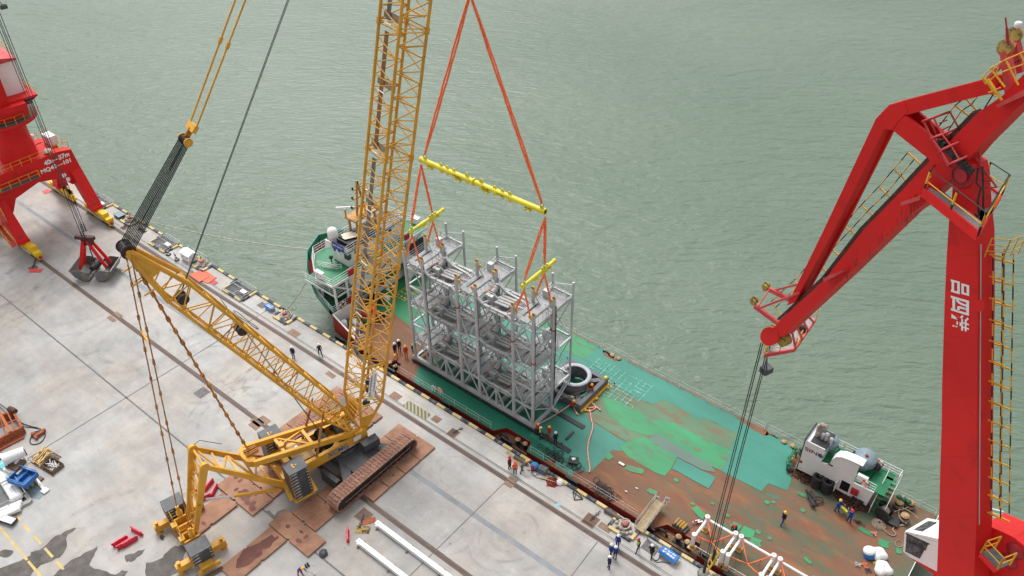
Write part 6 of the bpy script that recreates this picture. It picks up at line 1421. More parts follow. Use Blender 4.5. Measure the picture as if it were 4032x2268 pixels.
text('XCMG', .2, W(-1.3, 1.38, 5.65), E1*.965-UP*.26, UP, blue, cr, width=.95, name='maker_lettering'); text('XGC15000', .2, W(4.0, 1.43, 4.28), E1*.965-UP*.26, UP, black, cr, width=1.3, name='type_lettering')
m = MB()
for l in (-1.5, 1.5): m.tube(W(2.6, l, 3.3), W(3.9, l*.8, 6.8), .13, 8); m.tube(W(3.9, l*.8, 6.8), W(4.4, l*.75, 8.2), .09, 8); m.mark()
for l in (-.5, 0, .5): m.tube(W(-3.0, l, 5.9), W(-.4, l*.8, 3.2), .12, 8); m.mark()
m.build_each('hydraulic_strut', yeld, cr)
m = MB()
for k in range(6): m.tube(W(-3.0, -.6+.24*k, 5.9), W(-.2, -.5+.2*k, 3.3), .03, 4)
m.build('reeving_rope', wire, cr)
# counterweight stacks on the main frame
def cwt(a, l, z0, n, h, la, ll, par, tri=True, side=1, brand=True, top=True):
    for k in range(n):
        m = MB(); m.fbox(W(a, l, z0+h*(k+.5)), E1*la, E2*ll, UP*(h-.035)); m.fbox(W(a+la*.28, l, z0+h*(k+.5)), E1*.18, E2*(ll+.05), UP*(h*.6)); o = m.build('counterweight_slab', dgrey, par)
        if brand: text('XCMG', .15, W(a-la*.42, l+ll/2+.002, z0+h*(k+.3)), E1, UP, wclean, o, width=.55); text(str(3+k), .15, W(a+la*.36, l+ll/2+.002, z0+h*(k+.3)), E1, UP, wclean, o)
        m = MB(); y_ = l+ll/2+.01; zz = z0+h*(k+.5)
        m.prism([W(a-la/2, y_, zz-h*.4), W(a-la/2+.16, y_, zz-h*.4), W(a-la/2, y_, zz+h*.4)], E2*.01); m.prism([W(a+la/2, y_, zz-h*.4), W(a+la/2-.16, y_, zz-h*.4), W(a+la/2, y_, zz+h*.4)], E2*.01); m.build('orange_corner', lug, o)
    if top:
        zt = z0+h*n+.0
        m = MB(); m.prism([W(a-.25, l-.28, zt), W(a-.25, l+.28, zt), W(a+.25, l, zt)], UP*.02); m.build('warning_triangle', lug, par)
        m = MB(); m.fbox(W(a-.05, l, zt+.03), E1*.2, E2*.18, UP*.01); m.build('triangle_symbol', black, par)
for s_ in (-1, 1): cwt(-.05, s_*2.62, 1.25, 9, .42, 1.95, 1.72, cr)
m = MB()
for s_ in (-1, 1):
    m.fbox(W(-.05, s_*2.62, 1.13), E1*2.1, E2*1.9, UP*.2); m.beam(W(-1.15, s_*1.6, 2.6), W(-1.15, s_*2.9, 1.0), .12, .5, up=E1); m.beam(W(1.1, s_*1.7, 2.2), W(1.1, s_*3.5, 1.2), .12, .4, up=E1)
m.build('counterweight_tray', yel, cr)
# mast (derrick) leaning back, built as lattice with solid end pieces
M0, M1 = W(7.5, 0, 3.2), W(-7.15, 0, 31.9)
md = (M1-M0).normalized(); ML = (M1-M0).length
ma, mb_ = M0+md*4.2, M1-md*5.2
m = MB(); dep = E2.cross(md).normalized()
lattice(m, ma, M0+md*12, 2.1, 2.0, E2, 3, .14, .06); lattice(m, M0+md*12, M0+md*21, 2.1, 2.0, E2, 4, .14, .06); lattice(m, M0+md*21, mb_, 2.1, 2.0, E2, 2, .14, .06)
m.build('mast_lattice', yel, cr)
m = MB(); lattice(m, M0, ma, 2.6, .5, E2, 4, .14, .06, 2.1, 2.0); m.build('mast_foot', yel, cr)
m = MB()
for s_ in (-1, 1):
    a_ = mb_+E2*s_*1.05; c_ = M1+E2*s_*.6
    for d_ in (-1, 1): m.tube(a_+dep*d_*1.0, c_+dep*d_*.15, .2, 10)
    m.prism([a_.lerp(c_, .48)+dep*.52, a_.lerp(c_, .48)-dep*.52, c_-dep*.28, c_+dep*.28], E2*.08)
for k in range(5): t_ = k/5; a_ = mb_.lerp(M1, t_); w_ = 1.05-.42*t_; m.tube(a_-E2*w_+dep*(1-t_), a_+E2*w_+dep*(1-t_)*.9, .06, 6); m.tube(a_-E2*w_+dep*(1-t_), mb_.lerp(M1, t_+.2)+E2*(w_-.08)+dep*(.8-t_), .055, 6); m.tube(a_+E2*w_+dep*(1-t_), mb_.lerp(M1, t_+.1)+E2*w_-dep*(.9-t_), .055, 6)
m.tube(M1-E2*.8, M1+E2*.75, .22, 14)
for l, h_ in ((-.9, .9), (-.9, 2.1)): pass
for t_ in (.35, .6):
    a_ = mb_.lerp(M1, t_)+dep*.9
    for s_ in (-1, 1): m.tube(a_+E2*s_*1.1, a_+E2*s_*1.1+dep*.9+UP*.2, .07, 5)
m.tube(M1-E2*.8-UP*.2, M1-E2*1.3-UP*1.2, .06, 6); m.tube(M1-E2*1.3-UP*1.2, M1-E2*.2-UP*1.4-E1*.2, .06, 6); m.tube(M1-E2*.8-UP*.2, M1-E2*.8-UP*1.35, .06, 6)
m.build('mast_head', yel, cr)
m = MB(); m.lathe(M1-E2*.55, [(.5, 0), (.5, .05)]+sum([[(.42, .07+.13*k), (.5, .12+.13*k)] for k in range(7)], [])+[(.5, 1.05)], 20, E2); m.build('mast_sheaves', mat('sheave_brown', (.035, .018, .018), (.02, .015, .015), 4, .5, .7, rough=.5), cr)
m = MB(); m.lathe(M1-E2*.58, [(.56, 0), (.56, .05)], 20, E2); m.mark(); m.lathe(M1+E2*.52, [(.56, 0), (.56, .05)], 20, E2); m.build_each('sheave_rim', MATS['sheave_brown'], cr)
for t_, z in ((.80, .3), (.60, -.6)):
    m = MB(); c_ = M0.lerp(M1, t_)
    for l in (-.5, .1): m.lathe(c_+E2*l+dep*z, [(.45, 0), (.45, .3)], 14, E2)
    m.build('guide_sheave', black, cr)
# pendants from the mast head to the frame and the rear carrier
def pendant(name, a, c_, r=.07, k=12, mt=yeld):
    m = MB(); a, c_ = Vector(a), Vector(c_); d = (c_-a).normalized()
    m.tube(a, c_, r, 6)
    for i in range(1, k):
        p = a.lerp(c_, i/k); m.tube(p-d*.22, p+d*.22, r*2.0, 6)
        if i % 3 == 0: m.fbox(p, d*.5, E2*.3, d.cross(E2)*.16)
    return m.build(name, mt, cr)
MT = M1-UP*.3
pendant('frame_pendant', MT+E2*.3, W(-3.1, 0, 7.0), .085, 18)
pendant('rear_pendant', MT-E2*.55, W(-10.4, -1.6, 3.1), .06, 9); pendant('rear_pendant', MT+E2*.9, W(-10.4, 1.5, 3.1), .06, 9)
m = MB(); m.beam((MT-E2*.55).lerp(W(-10.4, -1.6, 3.1), .27), (MT+E2*.9).lerp(W(-10.4, 1.5, 3.1), .27), .16, .16); m.build('pendant_spreader', yel, cr)
# ropes under the mast
m = MB()
for l in (-1.6, -1.3, 1.0): m.tube(M0.lerp(M1, .68)+E2*l-dep*1.3, W(4.2, l*.4, 3.8), .022, 4, caps=False)
m.build('mast_rope', wire, cr)
# main boom
BD = Vector((0, 0, 0)); b0 = W(10.26, 0, 10.91); b3 = W(17.85, 0, 42.44); bd = (b3-b0).normalized(); SEC = (b3-b0).length/3
foot = W(7.9, 0, 2.7); base = b0-bd*4.6
m = MB(); lattice(m, base, b0, 3.0, 2.6, E2, 2, .15, .065); m.build('boom_base_lattice', yel, cr)
bdp = E2.cross(bd).normalized()
m = MB()
for s_ in (-1, 1):
    p_ = foot+E2*s_*1.2
    for d_ in (-1, 1): m.tube(base+E2*s_*1.5+bdp*d_*1.3, p_, .15, 8)
    m.prism([p_+bdp*.25, p_-bdp*.25, base.lerp(foot, .38)+E2*s_*1.35-bdp*.85, base.lerp(foot, .38)+E2*s_*1.35+bdp*.85], E2*.07)
for t_ in (.15, .35, .55): 
    c_ = base.lerp(foot, t_); w_ = 1.45-t_*.3; d_ = 1.25*(1-t_)
    m.tube(c_-E2*w_+bdp*d_, c_+E2*w_+bdp*d_, .07, 6); m.tube(c_-E2*w_-bdp*d_, c_+E2*w_-bdp*d_, .07, 6); m.tube(c_-E2*w_+bdp*d_, c_-E2*w_-bdp*d_, .07, 6)
m.build('boom_foot', yel, cr)
for k in range(6):
    p_, q_ = b0+bd*SEC*k, b0+bd*SEC*(k+1)
    m = MB(); lattice(m, p_+bd*.15, q_-bd*.15, 3.0, 2.6, E2, 5, .135, .058)
    for s_ in (-1, 1):
        for d_ in (-1, 1): c_ = p_+E2*s_*1.5+bdp*d_*1.3; m.fbox(c_, bd*.55, E2*.3, bdp*.3); m.lathe(c_-E2*.2, [(.13, 0), (.13, .4)], 8, E2)
    if k % 2 == 1: m.beam(p_+bd*1-E2*1.2-bdp*1.3, p_+bd*1+E2*1.2-bdp*1.1, .12)
    o = m.build('boom_section', yel, cr)
    # walkway strip and cross boards on the near face
    m = MB(); m.beam(p_+bd*.3+bdp*1.12-E2*.5, q_-bd*.6+bdp*1.12-E2*.5, .55, .05, up=bdp); m.build('walkway', mat('walk_grey', (.17, .18, .19), (.12, .12, .13), 1, .5, .7, rough=.6) if k != 2 else mat('walk_ochre', (.30, .15, .05), (.2, .1, .05), 1, .5, .7, rough=.6), o)
    m = MB()
    for t_ in ((.02, .52)):
        a_ = p_+bd*SEC*t_+bdp*1.0; m.fbox(a_+bd*.42, E2*2.7, bd*.6, bdp*.04); m.mark()
    m.build_each('cross_board', mat('mesh_brown', (.30, .22, .14), (.36, .33, .29), 6, .45, .55, rough=.8), o)
    m = MB(); a_ = p_+bd*SEC*.5+bdp*1.36; m.tube(a_-E2*.6, a_+E2*.35, .05, 6); m.mark(); a_ = p_+bd*.1+bdp*1.36; m.tube(a_-E2*.6, a_+E2*.35, .05, 6); m.build_each('white_tube', wclean, o)
# boom head above the frame
hd = b0+bd*SEC*6; m = MB(); lattice(m, hd, hd+bd*2.5, 3.0, 2.6, E2, 2, .14, .06, 2.2, 1.2); m.tube(hd+bd*2.3-E2*1.3, hd+bd*2.3+E2*1.3, .5, 14); m.build('boom_head', yel, cr)
# warning board with lettering
wb = b0-bd*1.5+bdp*1.45; wx = E2*1.0
m = MB(); c_ = b0-bd*1.9+E2*.35-bdp*.6; bx_ = E2; c_ = VQ(1466, 1522, W(0, 1.56, 0), E2)
bw, bh = .8, 3.2
m.fbox(c_, E1*bw, bd*bh, E2*.05); wbd = m.build('warning_board', wclean, cr)
o_ = c_+E2*.03
def vtext(s, org, h):
    for k, ch in enumerate(s): text(ch, h, org-bd*(k*h*1.18), E1, bd, black, wbd, name='character', ext=.01)
vtext('\u4eba\u5458\u8bf7\u52ff\u5728\u81c2\u4e0b\u505c\u7559', o_+bd*1.25-E1*.34, .25)
text('CRANE BOOM KEEP OUT', .14, o_+bd*1.45+E1*.12, -bd, E1, black, wbd, width=2.2, ext=.01)
m = MB(); q_ = o_-bd*1.3; m.prism([q_-E1*.3-bd*.22, q_+E1*.3-bd*.22, q_+bd*.3], E2*.01); m.build('warning_triangle', byel, wbd)
m = MB()
for a, l, z in ((9.9, -.1, 6.9), (9.9, .45, 6.9), (9.4, -.3, 5.2), (9.9, .1, 8.2)): m.lathe(W(a, l, z), [(.1, 0), (.38, .1), (.38, .4), (.1, .5)], 14, E2)
m.build('rope_guide', black, cr)
# boom hoist: block, reeving and pendants up to the head
BK = W(-.75, 0, 38.9); ud = (BK-M1).normalized(); dd = ud.cross(E2).normalized()
m = MB()
for k in range(11):
    l = -.55+k*.11; m.tube(M1+E2*l+dd*(.34 if k % 2 else -.34), BK-ud*.5+E2*l*.9+dd*(.2 if k % 2 else -.2), .042, 5, caps=False)
m.build('boom_hoist_reeving', wire, cr)
m = MB(); m.fbox(BK+ud*.75, E2*1.25, ud*.55, dd*.3)
for l in (-.5, -.17, .17, .5): m.fbox(BK+ud*.2, E2*.1, ud*.9, dd*.4)
for l in (-.6, .52): m.lathe(BK-ud*.3+E2*l, [(.33, 0), (.33, .1)], 16, E2)
m.build('hoist_block', yel, cr)
m = MB()
for l in (-.42, -.2, .02, .24): m.lathe(BK-ud*.35+E2*l, [(.34, 0), (.28, .07), (.34, .14)], 16, E2)
m.build('block_sheaves', MATS['sheave_brown'], cr)
hp_ = hd+bd*1.5
for s_ in (-1, 1): pendant('boom_pendant', BK+ud*.9+E2*s_*.55, hp_+E2*s_*1.1+bdp*1.2, .07, 7, yel)
# hoist line from the mast sheave up to the boom head
m = MB(); a_ = M0.lerp(M1, .80)+dep*.8; tgt = VQ(1135, 0, W(9, 0, 0), E2)
dr = (tgt-a_).normalized()
for l in (-.06, .06): m.tube(a_+E2*l, a_+dr*50+E2*l*2, .032, 4, caps=False)
m.build('hoist_rope', wire, cr)
# ------------------------------------------------------------------ rear counterweight carrier
ca = thing('counterweight_carrier', 'yellow counterweight carrier with two dark slab stacks and a bent lattice arm', 'counterweight', W(-10.5, .4, 0))
EL = {}
m = MB()
for s_ in (-1, 1):
    q_ = [W(-1.1, s_*1.75, 1.9), W(-7.4, s_*1.35, 9.2), W(-7.0, s_*1.35, 9.45)]
    EL[s_] = q_[1]
    m.beam(W(-1.2, s_*1.7, 2.2), W(-7.4, s_*1.35, 9.2), .22, .62, w2=.22, h2=.45); m.lathe(q_[1]-E2*.18, [(.42, 0), (.42, .36)], 16, E2)
m.tube(W(-7.4, -1.5, 9.2), W(-7.4, 1.5, 9.2), .12, 8)
for t_ in (.22, .42, .62, .82): a_ = EL[-1].lerp(W(-1.2, -1.7, 2.2), t_); c_ = EL[1].lerp(W(-1.2, 1.7, 2.2), t_); m.beam(a_, c_, .18)
for t_, u_ in ((.02, .22), (.42, .22), (.42, .62), (.82, .62)): a_ = EL[-1].lerp(W(-1.2, -1.7, 2.2), t_); c_ = EL[1].lerp(W(-1.2, 1.7, 2.2), u_); m.beam(a_, c_, .18)
m.build('push_arm', yel, ca)
m = MB(); B0 = {}
for s_ in (-1, 1):
    B0[s_] = W(-9.9, s_*.9+.2, 1.9); m.beam(EL[s_], B0[s_], .22, .75, up=E1, w2=.22, h2=.4)
for t_ in (.12, .35, .42, .6): m.beam(EL[-1].lerp(B0[-1], t_), EL[1].lerp(B0[1], t_), .18)
for t_, u_ in ((.1, .33), (.33, .12), (.42, .62), (.6, .44), (.62, .95), (.95, .7)): m.beam(EL[-1].lerp(B0[-1], t_), EL[1].lerp(B0[1], u_), .16)
m.build('bent_arm', yel, ca)
m = MB(); m.tube(W(-8.3, 1.7, 5.7), W(-5.8, 1.9, 4.4), .1, 8); m.build('ram_rod', mat('chrome', (.6, .6, .62), rough=.25, metal=.8), ca)
m = MB(); m.tube(W(-5.9, 1.9, 4.45), W(-1.8, 2.0, 2.2), .17, 10); m.build('ram_cylinder', yel, ca)
m = MB(); m.fbox(W(-10.5, .55, .85), E1*1.15, E2*8.6, UP*.55)
for l in (-1.2, -.2, .8, 1.8): m.fbox(W(-10.5, l, 1.5), E1*1.5, E2*.14, UP*.9)
m.fbox(W(-9.9, .3, 1.3), E1*.12, E2*4.2, UP*.9); m.fbox(W(-11.2, .3, 1.2), E1*.12, E2*3.6, UP*.6); m.fbox(W(-10.4, 4.75, .7), E1*2.0, E2*.2, UP*.5)
for l in (-1.6, 1.5): m.lathe(W(-10.4, l, 1.8), [(.3, 0), (.3, .5), (.16, .55), (.16, 1.2)], 12)
m.build('carrier_frame', yel, ca)
for a, l in ((-12.15, -2.45), (-8.75, -2.5), (-8.8, 3.0), (-12.15, 3.1)):
    m = MB(); m.fbox(W(a, l, .75), E1*1.35, E2*.6, UP*.7); m.lathe(W(a+(.35 if a > -10 else -.35), l, 0), [(.32, 0), (.32, .08), (.13, .1), (.13, 1.35), (.2, 1.38), (.2, 1.5)], 10); m.build('outrigger_jack', yel, ca)
cwt(-10.5, 3.45, .95, 4, .42, 1.95, 1.55, ca, top=False); cwt(-10.5, -2.75, .95, 4, .42, 1.9, 1.55, ca, top=False)
m = MB()
for l in (-1.1, .9):
    m.rail([W(-11.2, l-.5, 2.0), W(-11.2, l+.3, 2.0), W(-10.6, l+.3, 2.0)], .9, .5, .03, 2)
m.fbox(W(-11.3, -.6, 1.9), E1*.5, E2*.6, UP*.4); m.fbox(W(-11.3, 1.3, 1.9), E1*.5, E2*.6, UP*.4); m.build('valve_stand', lug, ca)
m = MB(); m.fbox(W(-11.6, 4.6, .35), E1*.12, E2*.2, UP*.1)
for k in range(3): m.fbox(W(-10.5, 4.95+.14*k, .12), E1*2.2, E2*.08, UP*.2)
m.build('timber_pad', woodd, ca)
m = MB(); m.path([EL[-1]+UP*.3, EL[-1]+E1*.8+UP*.5, EL[-1]+E1*2.5-UP*1.2], .03, 5); m.path([EL[1]-E1*.2+UP*.2, EL[1]-E1*.5-UP*.4, EL[1]-E1*.2-UP*.9], .03, 5); m.build('hose', black, ca)
# ================================================================== RAIL MOUNTED PORTAL CRANES
def portal(cr_, xc, lettered):
    YL, YS = 30.81, 41.38
    m = MB()
    for xf in (xc-3.0, xc+1.6):
        prof = [(YL-1.6, 6.2), (YL-.4, 10.2), (YL+1.4, 11.0), (YS-1.6, 11.0), (YS+.4, 10.6), (YS+1.0, 5.6), (YS-1.1, 5.6), (YS-2.4, 7.2), ((YL+YS)/2, 7.9), (YL+1.8, 7.0), (YL+.9, 5.4), (YL-1.2, 3.6)]
        m.prism([(xf, y, z) for y, z in prof], (1.4, 0, 0))
    m.bb(xc-1.6, xc+1.6, YL+.6, YS-.8, 8.2, 10.9); m.build('portal_beam', red, cr_)
    m = MB()
    for y, w_ in ((YL-.3, 1.5), (YS+.0, 1.5)):
        for s_ in (-1, 1):
            xa = xc+s_*2.2; xb = xc+s_*5.0
            m.add([(xa-.9, y-w_/2, 7.6), (xa+.9, y-w_/2, 7.6), (xa+.9, y+w_/2, 7.6), (xa-.9, y+w_/2, 7.6), (xb-.75, y-w_/2, 2.3), (xb+.75, y-w_/2, 2.3), (xb+.75, y+w_/2, 2.3), (xb-.75, y+w_/2, 2.3)], [(0, 1, 2, 3), (7, 6, 5, 4), (0, 4, 5, 1), (1, 5, 6, 2), (2, 6, 7, 3), (3, 7, 4, 0)])
            m.bb(xb-.85, xb+.85, y-.8, y+.8, 1.9, 2.35); m.mark()
    m.build_each('portal_leg', red, cr_)
    for y in (YL, YS):
        for s_ in (-1, 1):
            xb = xc+s_*5.0; b_ = MB(); b_.beam((xb-2.6, y, 1.65), (xb+2.6, y, 1.65), .5, .5)
            for e_ in (-1, 1): b_.beam((xb+e_*1.9-1.3, y, 1.1), (xb+e_*1.9+1.3, y, 1.1), .45, .5); b_.bb(xb+e_*1.9-1.5, xb+e_*1.9+1.5, y-.3, y+.3, .5, .95)
            b_.bb(xb+s_*3.35-.15, xb+s_*3.35+.3, y-.3, y+.3, .3, 1.1); bg_ = b_.build('bogie', bogy, cr_)
            b_ = MB()
            for k in range(8): b_.lathe((xb-3.0+k*.86, y-.1, .34), [(.33, 0), (.33, .2)], 14, (0, 1, 0)); b_.mark()
            b_.build_each('wheel', black, bg_)
            b_ = MB()
            for k, (h_, w_) in enumerate(((1.5, .9), (1.85, 1.3), (1.45, 1.0))): b_.bb(xb+s_*(.9+k*1.1)-w_/2, xb+s_*(.9+k*1.1)+w_/2, y-.45, y+.45, 1.0-.1*k, h_+.25-.15*k)
            for k in range(2): b_.bb(xb-s_*(1.0+k*1.2)-.4, xb-s_*(1.0+k*1.2)+.4, y-.42, y+.42, 1.2, 1.9)
            b_.build('motor_cover', bogy, bg_)
            b_ = MB(); b_.path([(xb-2.2, y-.55, 1.2), (xb-.6, y-.6, 1.5), (xb+.4, y-.6, 1.0), (xb+2.2, y-.55, .9)], .09, 6); b_.build('cable_tube', grey, bg_)
            b_ = MB(); b_.lathe((xb+s_*3.65, y, .75), [(.2, 0), (.24, .2), (.1, .3)], 10, (s_, 0, 0)); b_.build('buffer', redb, bg_)
    m = MB(); ym = (YL+YS)/2
    m.lathe((xc, ym, 0), [(2.45, 10.6), (2.3, 11.5), (2.2, 16.4), (2.3, 16.5)], 32, caps=False); m.build('tower_cylinder', red, cr_)
    m = MB(); m.lathe((xc, ym, 16.3), [(2.2, 0), (4.1, .25), (4.1, .7), (2.0, .72)], 36, caps=False); m.build('turntable_platform', red, cr_)
    m = MB(); m.lathe((xc, ym, 17.03), [(3.95, 0), (3.95, .03), (1.9, .03)], 36, caps=False); m.build('turntable_grating', greyd, cr_)
    m = MB()
    for k in range(20):
        a = 2*pi*k/20; p_ = Vector((xc+cos(a)*3.95, ym+sin(a)*3.95, 17.05)); q_ = Vector((xc+cos(a+pi/10)*3.95, ym+sin(a+pi/10)*3.95, 17.05)); m.tube(p_, p_+UP*1.05, .04, 4)
        for h_ in (.55, 1.05): m.tube(p_+UP*h_, q_+UP*h_, .022, 4, caps=False)
    pts = [(xc+3.05, YL+.4, 11.0), (xc+3.05, YS+.2, 10.8)]
    for x in (xc+3.0, xc-3.0): m.rail([(x, YL+.2, 10.9), (x, YS+.2, 10.9)], 1.05, 1.4, .03, 2, rp=.04)
    m.rail([(xc-3.0, YS+.2, 10.9), (xc+3.0, YS+.2, 10.9)], 1.05, 1.4, .03, 2, rp=.04); m.build('yellow_railing', hyel, cr_)
    m = MB(); m.bb(xc+3.02, xc+3.9, YL+.2, 36.3, 8.95, 9.02); m.build('side_gangway', greyd, cr_)
    m = MB(); m.rail([(xc+3.9, YL+.2, 9.0), (xc+3.9, 36.3, 9.0)], 1.05, 1.2, .03, 2, rp=.045)
    # zigzag stair on the land side leg
    st = [(xc+3.2, YL-.8, 9.0), (xc+5.6, YL-1.1, 5.8), (xc+3.4, YL-1.5, 4.8), (xc+6.0, YL-1.3, 2.2)]
    for a_, c_ in zip(st[:-1], st[1:]):
        a_, c_ = Vector(a_), Vector(c_)
        for off in (0, .7):
            o_ = Vector((0, -off, 0)); m.tube(a_+o_+UP*1, c_+o_+UP*1, .035, 4); m.tube(a_+o_+UP*.5, c_+o_+UP*.5, .03, 4)
            for k in range(5): p_ = a_.lerp(c_, k/4)+o_; m.tube(p_, p_+UP*1.0, .035, 4)
    m.build('stair_railing', hyel, cr_)
    m = MB()
    for a_, c_ in zip(st[:-1], st[1:]):
        a_, c_ = Vector(a_), Vector(c_); m.beam(a_-Vector((0, .35, 0)), c_-Vector((0, .35, 0)), .7, .1)
    m.bb(xc+3.0, xc+4.2, YL-1.9, YL-.5, 8.9, 9.0); m.build('stair', redl, cr_)
    if lettered:
        X_ = xc+3.0; 
        text('40t\u201437m', .72, (X_, 37.7, 9.75), (0, 1, 0), (0, 0, 1), wclean, cr_, width=3.6, name='rating_lettering', bold=.035)
        text('MQ40\u2014101', .72, (X_, 36.9, 8.75), (0, 1, 0), (0, 0, 1), wclean, cr_, width=4.3, name='number_lettering', bold=.035)
        m = MB(); m.lathe((X_, 39.6, 7.4), [(.33, .01), (.33, .03)], 14, (1, 0, 0)); m.mark(); m.lathe((X_, 39.9, 6.6), [(.33, .01), (.33, .03)], 14, (1, 0, 0)); m.build_each('round_mark', wclean, cr_)
    m = MB()
    for y in (YL-.2, YS): m.bb(xc+5.86, xc+5.92, y-.35, y-.1, 2.9, 3.2); m.mark()
    m.build_each('floodlight', dgrey, cr_)
    m = MB(); m.bb(xc-1.2, xc+.8, 40.2, 41.3, 11.0, 12.3); m.build('white_cabinet', white, cr_)
    m = MB(); m.lathe((xc+2.2, 39.0, 11.0), [(.1, 0), (.5, .1), (.55, .4), (.1, .6)], 14); m.lathe((xc-1.5, 39.0, 11.0), [(.12, 0), (.12, 1.0), (.35, 1.1), (.35, 1.5), (.1, 1.6)], 10); m.build('ventilator', wclean, cr_)
# ---- far left crane
XL = -117.35
cl = thing('portal_crane', 'red portal crane with 40t-37m lettering on its portal and a grab bucket', 'crane', (XL, 36.1, 0), 0, 'red portal cranes on the quay rails')
portal(cl, XL, True)
TL = Vector((-100.0, 34.15, 36.9)); SL = Vector((XL, 36.1, 0)); dl = (TL-SL); dl.z = 0; RLn = dl.length; dl.normalize(); nl = Vector((dl.y, -dl.x, 0))
def WL(a, o_, z): return SL+dl*a+nl*o_+UP*z
m = MB(); m.prism([WL(-7, 0, 18.3), WL(1.0, 0, 17.2), WL(3.2, 0, 17.4), WL(4.2, 0, 18.9), WL(4.2, 0, 19.5), WL(-8, 0, 19.5)], nl*2.4); m.prism([WL(-7, -2.4, 18.3), WL(1.0, -2.4, 17.2), WL(3.2, -2.4, 17.4), WL(4.2, -2.4, 18.9), WL(4.2, -2.4, 19.5), WL(-8, -2.4, 19.5)], nl*2.4)
m.fbox(WL(-2.4, 0, 19.6), dl*11.0, nl*8.6, UP*.3); m.prism([WL(-2, -4.3, 19.5), WL(3.0, -4.3, 19.5), WL(2.0, -2.3, 18.0), WL(-2, -2.3, 18.0)], -nl*.02); m.lathe(SL+UP*17.0, [(1.8, 0), (1.8, .5)], 24); m.build('slewing_frame', red, cl)
m = MB(); m.fbox(WL(-2.9, 0, 21.9), dl*8.0, nl*7.4, UP*4.4); m.build('machine_house', wclean, cl)
m = MB(); m.fbox(WL(-2.9, 0, 24.2), dl*8.4, nl*7.8, UP*.25); m.prism([WL(-7.1, -3.9, 24.3), WL(-7.1, 3.9, 24.3), WL(-7.1, 0, 25.2)], dl*8.4); m.build('house_roof', redl, cl)
m = MB(); m.rail([WL(2.9, -4.2, 19.75), WL(-7, -4.2, 19.75)], 1.0, 1.4, .03, 2); m.rail([WL(-7, -3.6, 25), WL(1.1, -3.6, 24.8)], 1.0, 1.4, .03, 2); m.build('frame_railing', hyel, cl)
m = MB()
for o_ in (-3.0, -1.0): m.fbox(WL(3.3, o_, 19.1), dl*.3, nl*.6, UP*.35); m.mark()
m.build_each('floodlight', dgrey, cl)
def simple_jib(cr_, WW, foot, hinge, tip, tail):
    m = MB(); m.beam(WW(foot[0], 0, foot[1]), WW(hinge[0], 0, hinge[1]), 1.2, 2.6, up=(0, 0, 1), h2=1.6); m.build('jib', red, cr_)
    m = MB(); m.beam(WW(tail[0], 0, tail[1]), WW(tip[0], 0, tip[1]), .9, 1.3, up=(0, 0, 1), h2=.8); mid = ((hinge[0]+tip[0])/2, max(hinge[1], tip[1])+3); m.beam(WW(mid[0], 0, mid[1]), WW(tip[0]-1, 0, tip[1]+.4), .6, .5); m.beam(WW(mid[0], 0, mid[1]), WW(tail[0], 0, tail[1]), .6, .5); m.beam(WW(mid[0], 0, mid[1]), WW(hinge[0]+.5, 0, hinge[1]), .6, .7); m.build('nose_boom', red, cr_)
simple_jib(cl, WL, (2.0, 19.2), (5.0, 47.5), (RLn-.3, 38.0), (-1.0, 52.5))
m = MB(); m.fbox(TL+UP*.0, dl*1.6, nl*3.0, UP*.12); m.build('tip_platform', redl, cl)
m = MB(); m.rail([TL-nl*1.5-dl*.8, TL-nl*1.5+dl*.8, TL+nl*1.5+dl*.8], 1.0, .8, .03, 2); m.build('tip_railing', hyel, cl)
m = MB(); m.fbox(TL+Vector((1.2, .6, -.9)), dl*.5, nl*.7, UP*.4); m.tube(TL+Vector((.6, .4, 0)), TL+Vector((1.2, .6, -.7)), .05, 5); m.build('tip_floodlight', dgrey, cl)
GB = Vector((-99.7, 34.1, 0))
m = MB()
for a, c_ in ((-.95, .55), (-.75, .8), (.75, -.55), (.95, -.3)): m.tube(GB+Vector((a*.9, c_*.9, 6.3)), TL+Vector((a*.8, c_*.8, .2)), .042, 5)
m.build('grab_rope', wire, cl)
# grab bucket
gb = thing('grab_bucket', 'big open clamshell grab with red arms standing on the quay under the far red crane', 'grab bucket', GB)
m = MB(); m.fbox((0, 0, 6.0), Vector((2.3, 1.3, 0)), Vector((-.25, .45, 0)), (0, 0, .5)); m.fbox((.1, .1, 5.4), (1.2, .6, 0), (-.3, .6, 0), (0, 0, .9)); m.build('grab_head', mat('grab_dark', (.05, .02, .02), (.12, .03, .03), 2, .45, .6, rough=.6), gb, False)
ld = Vector((.80, .60, 0)); pd = Vector((-.6, .8, 0))
m = MB()
for s_, off in ((-1, -.55), (-1, .25), (1, -.3), (1, .5)):
    m.beam(pd*off*.8+UP*5.6+ld*s_*.25, pd*off*1.5+ld*s_*1.7+UP*1.5, .28, .35)
for k in range(6): t_ = (k+1)/7; a_ = (pd*-.44+UP*5.6-ld*.25).lerp(pd*-.82-ld*1.7+UP*1.5, t_); c_ = (pd*.2+UP*5.6-ld*.25).lerp(pd*.37-ld*1.7+UP*1.5, t_); m.tube(a_, c_, .04, 4)
m.build('grab_arm', red, gb, False)
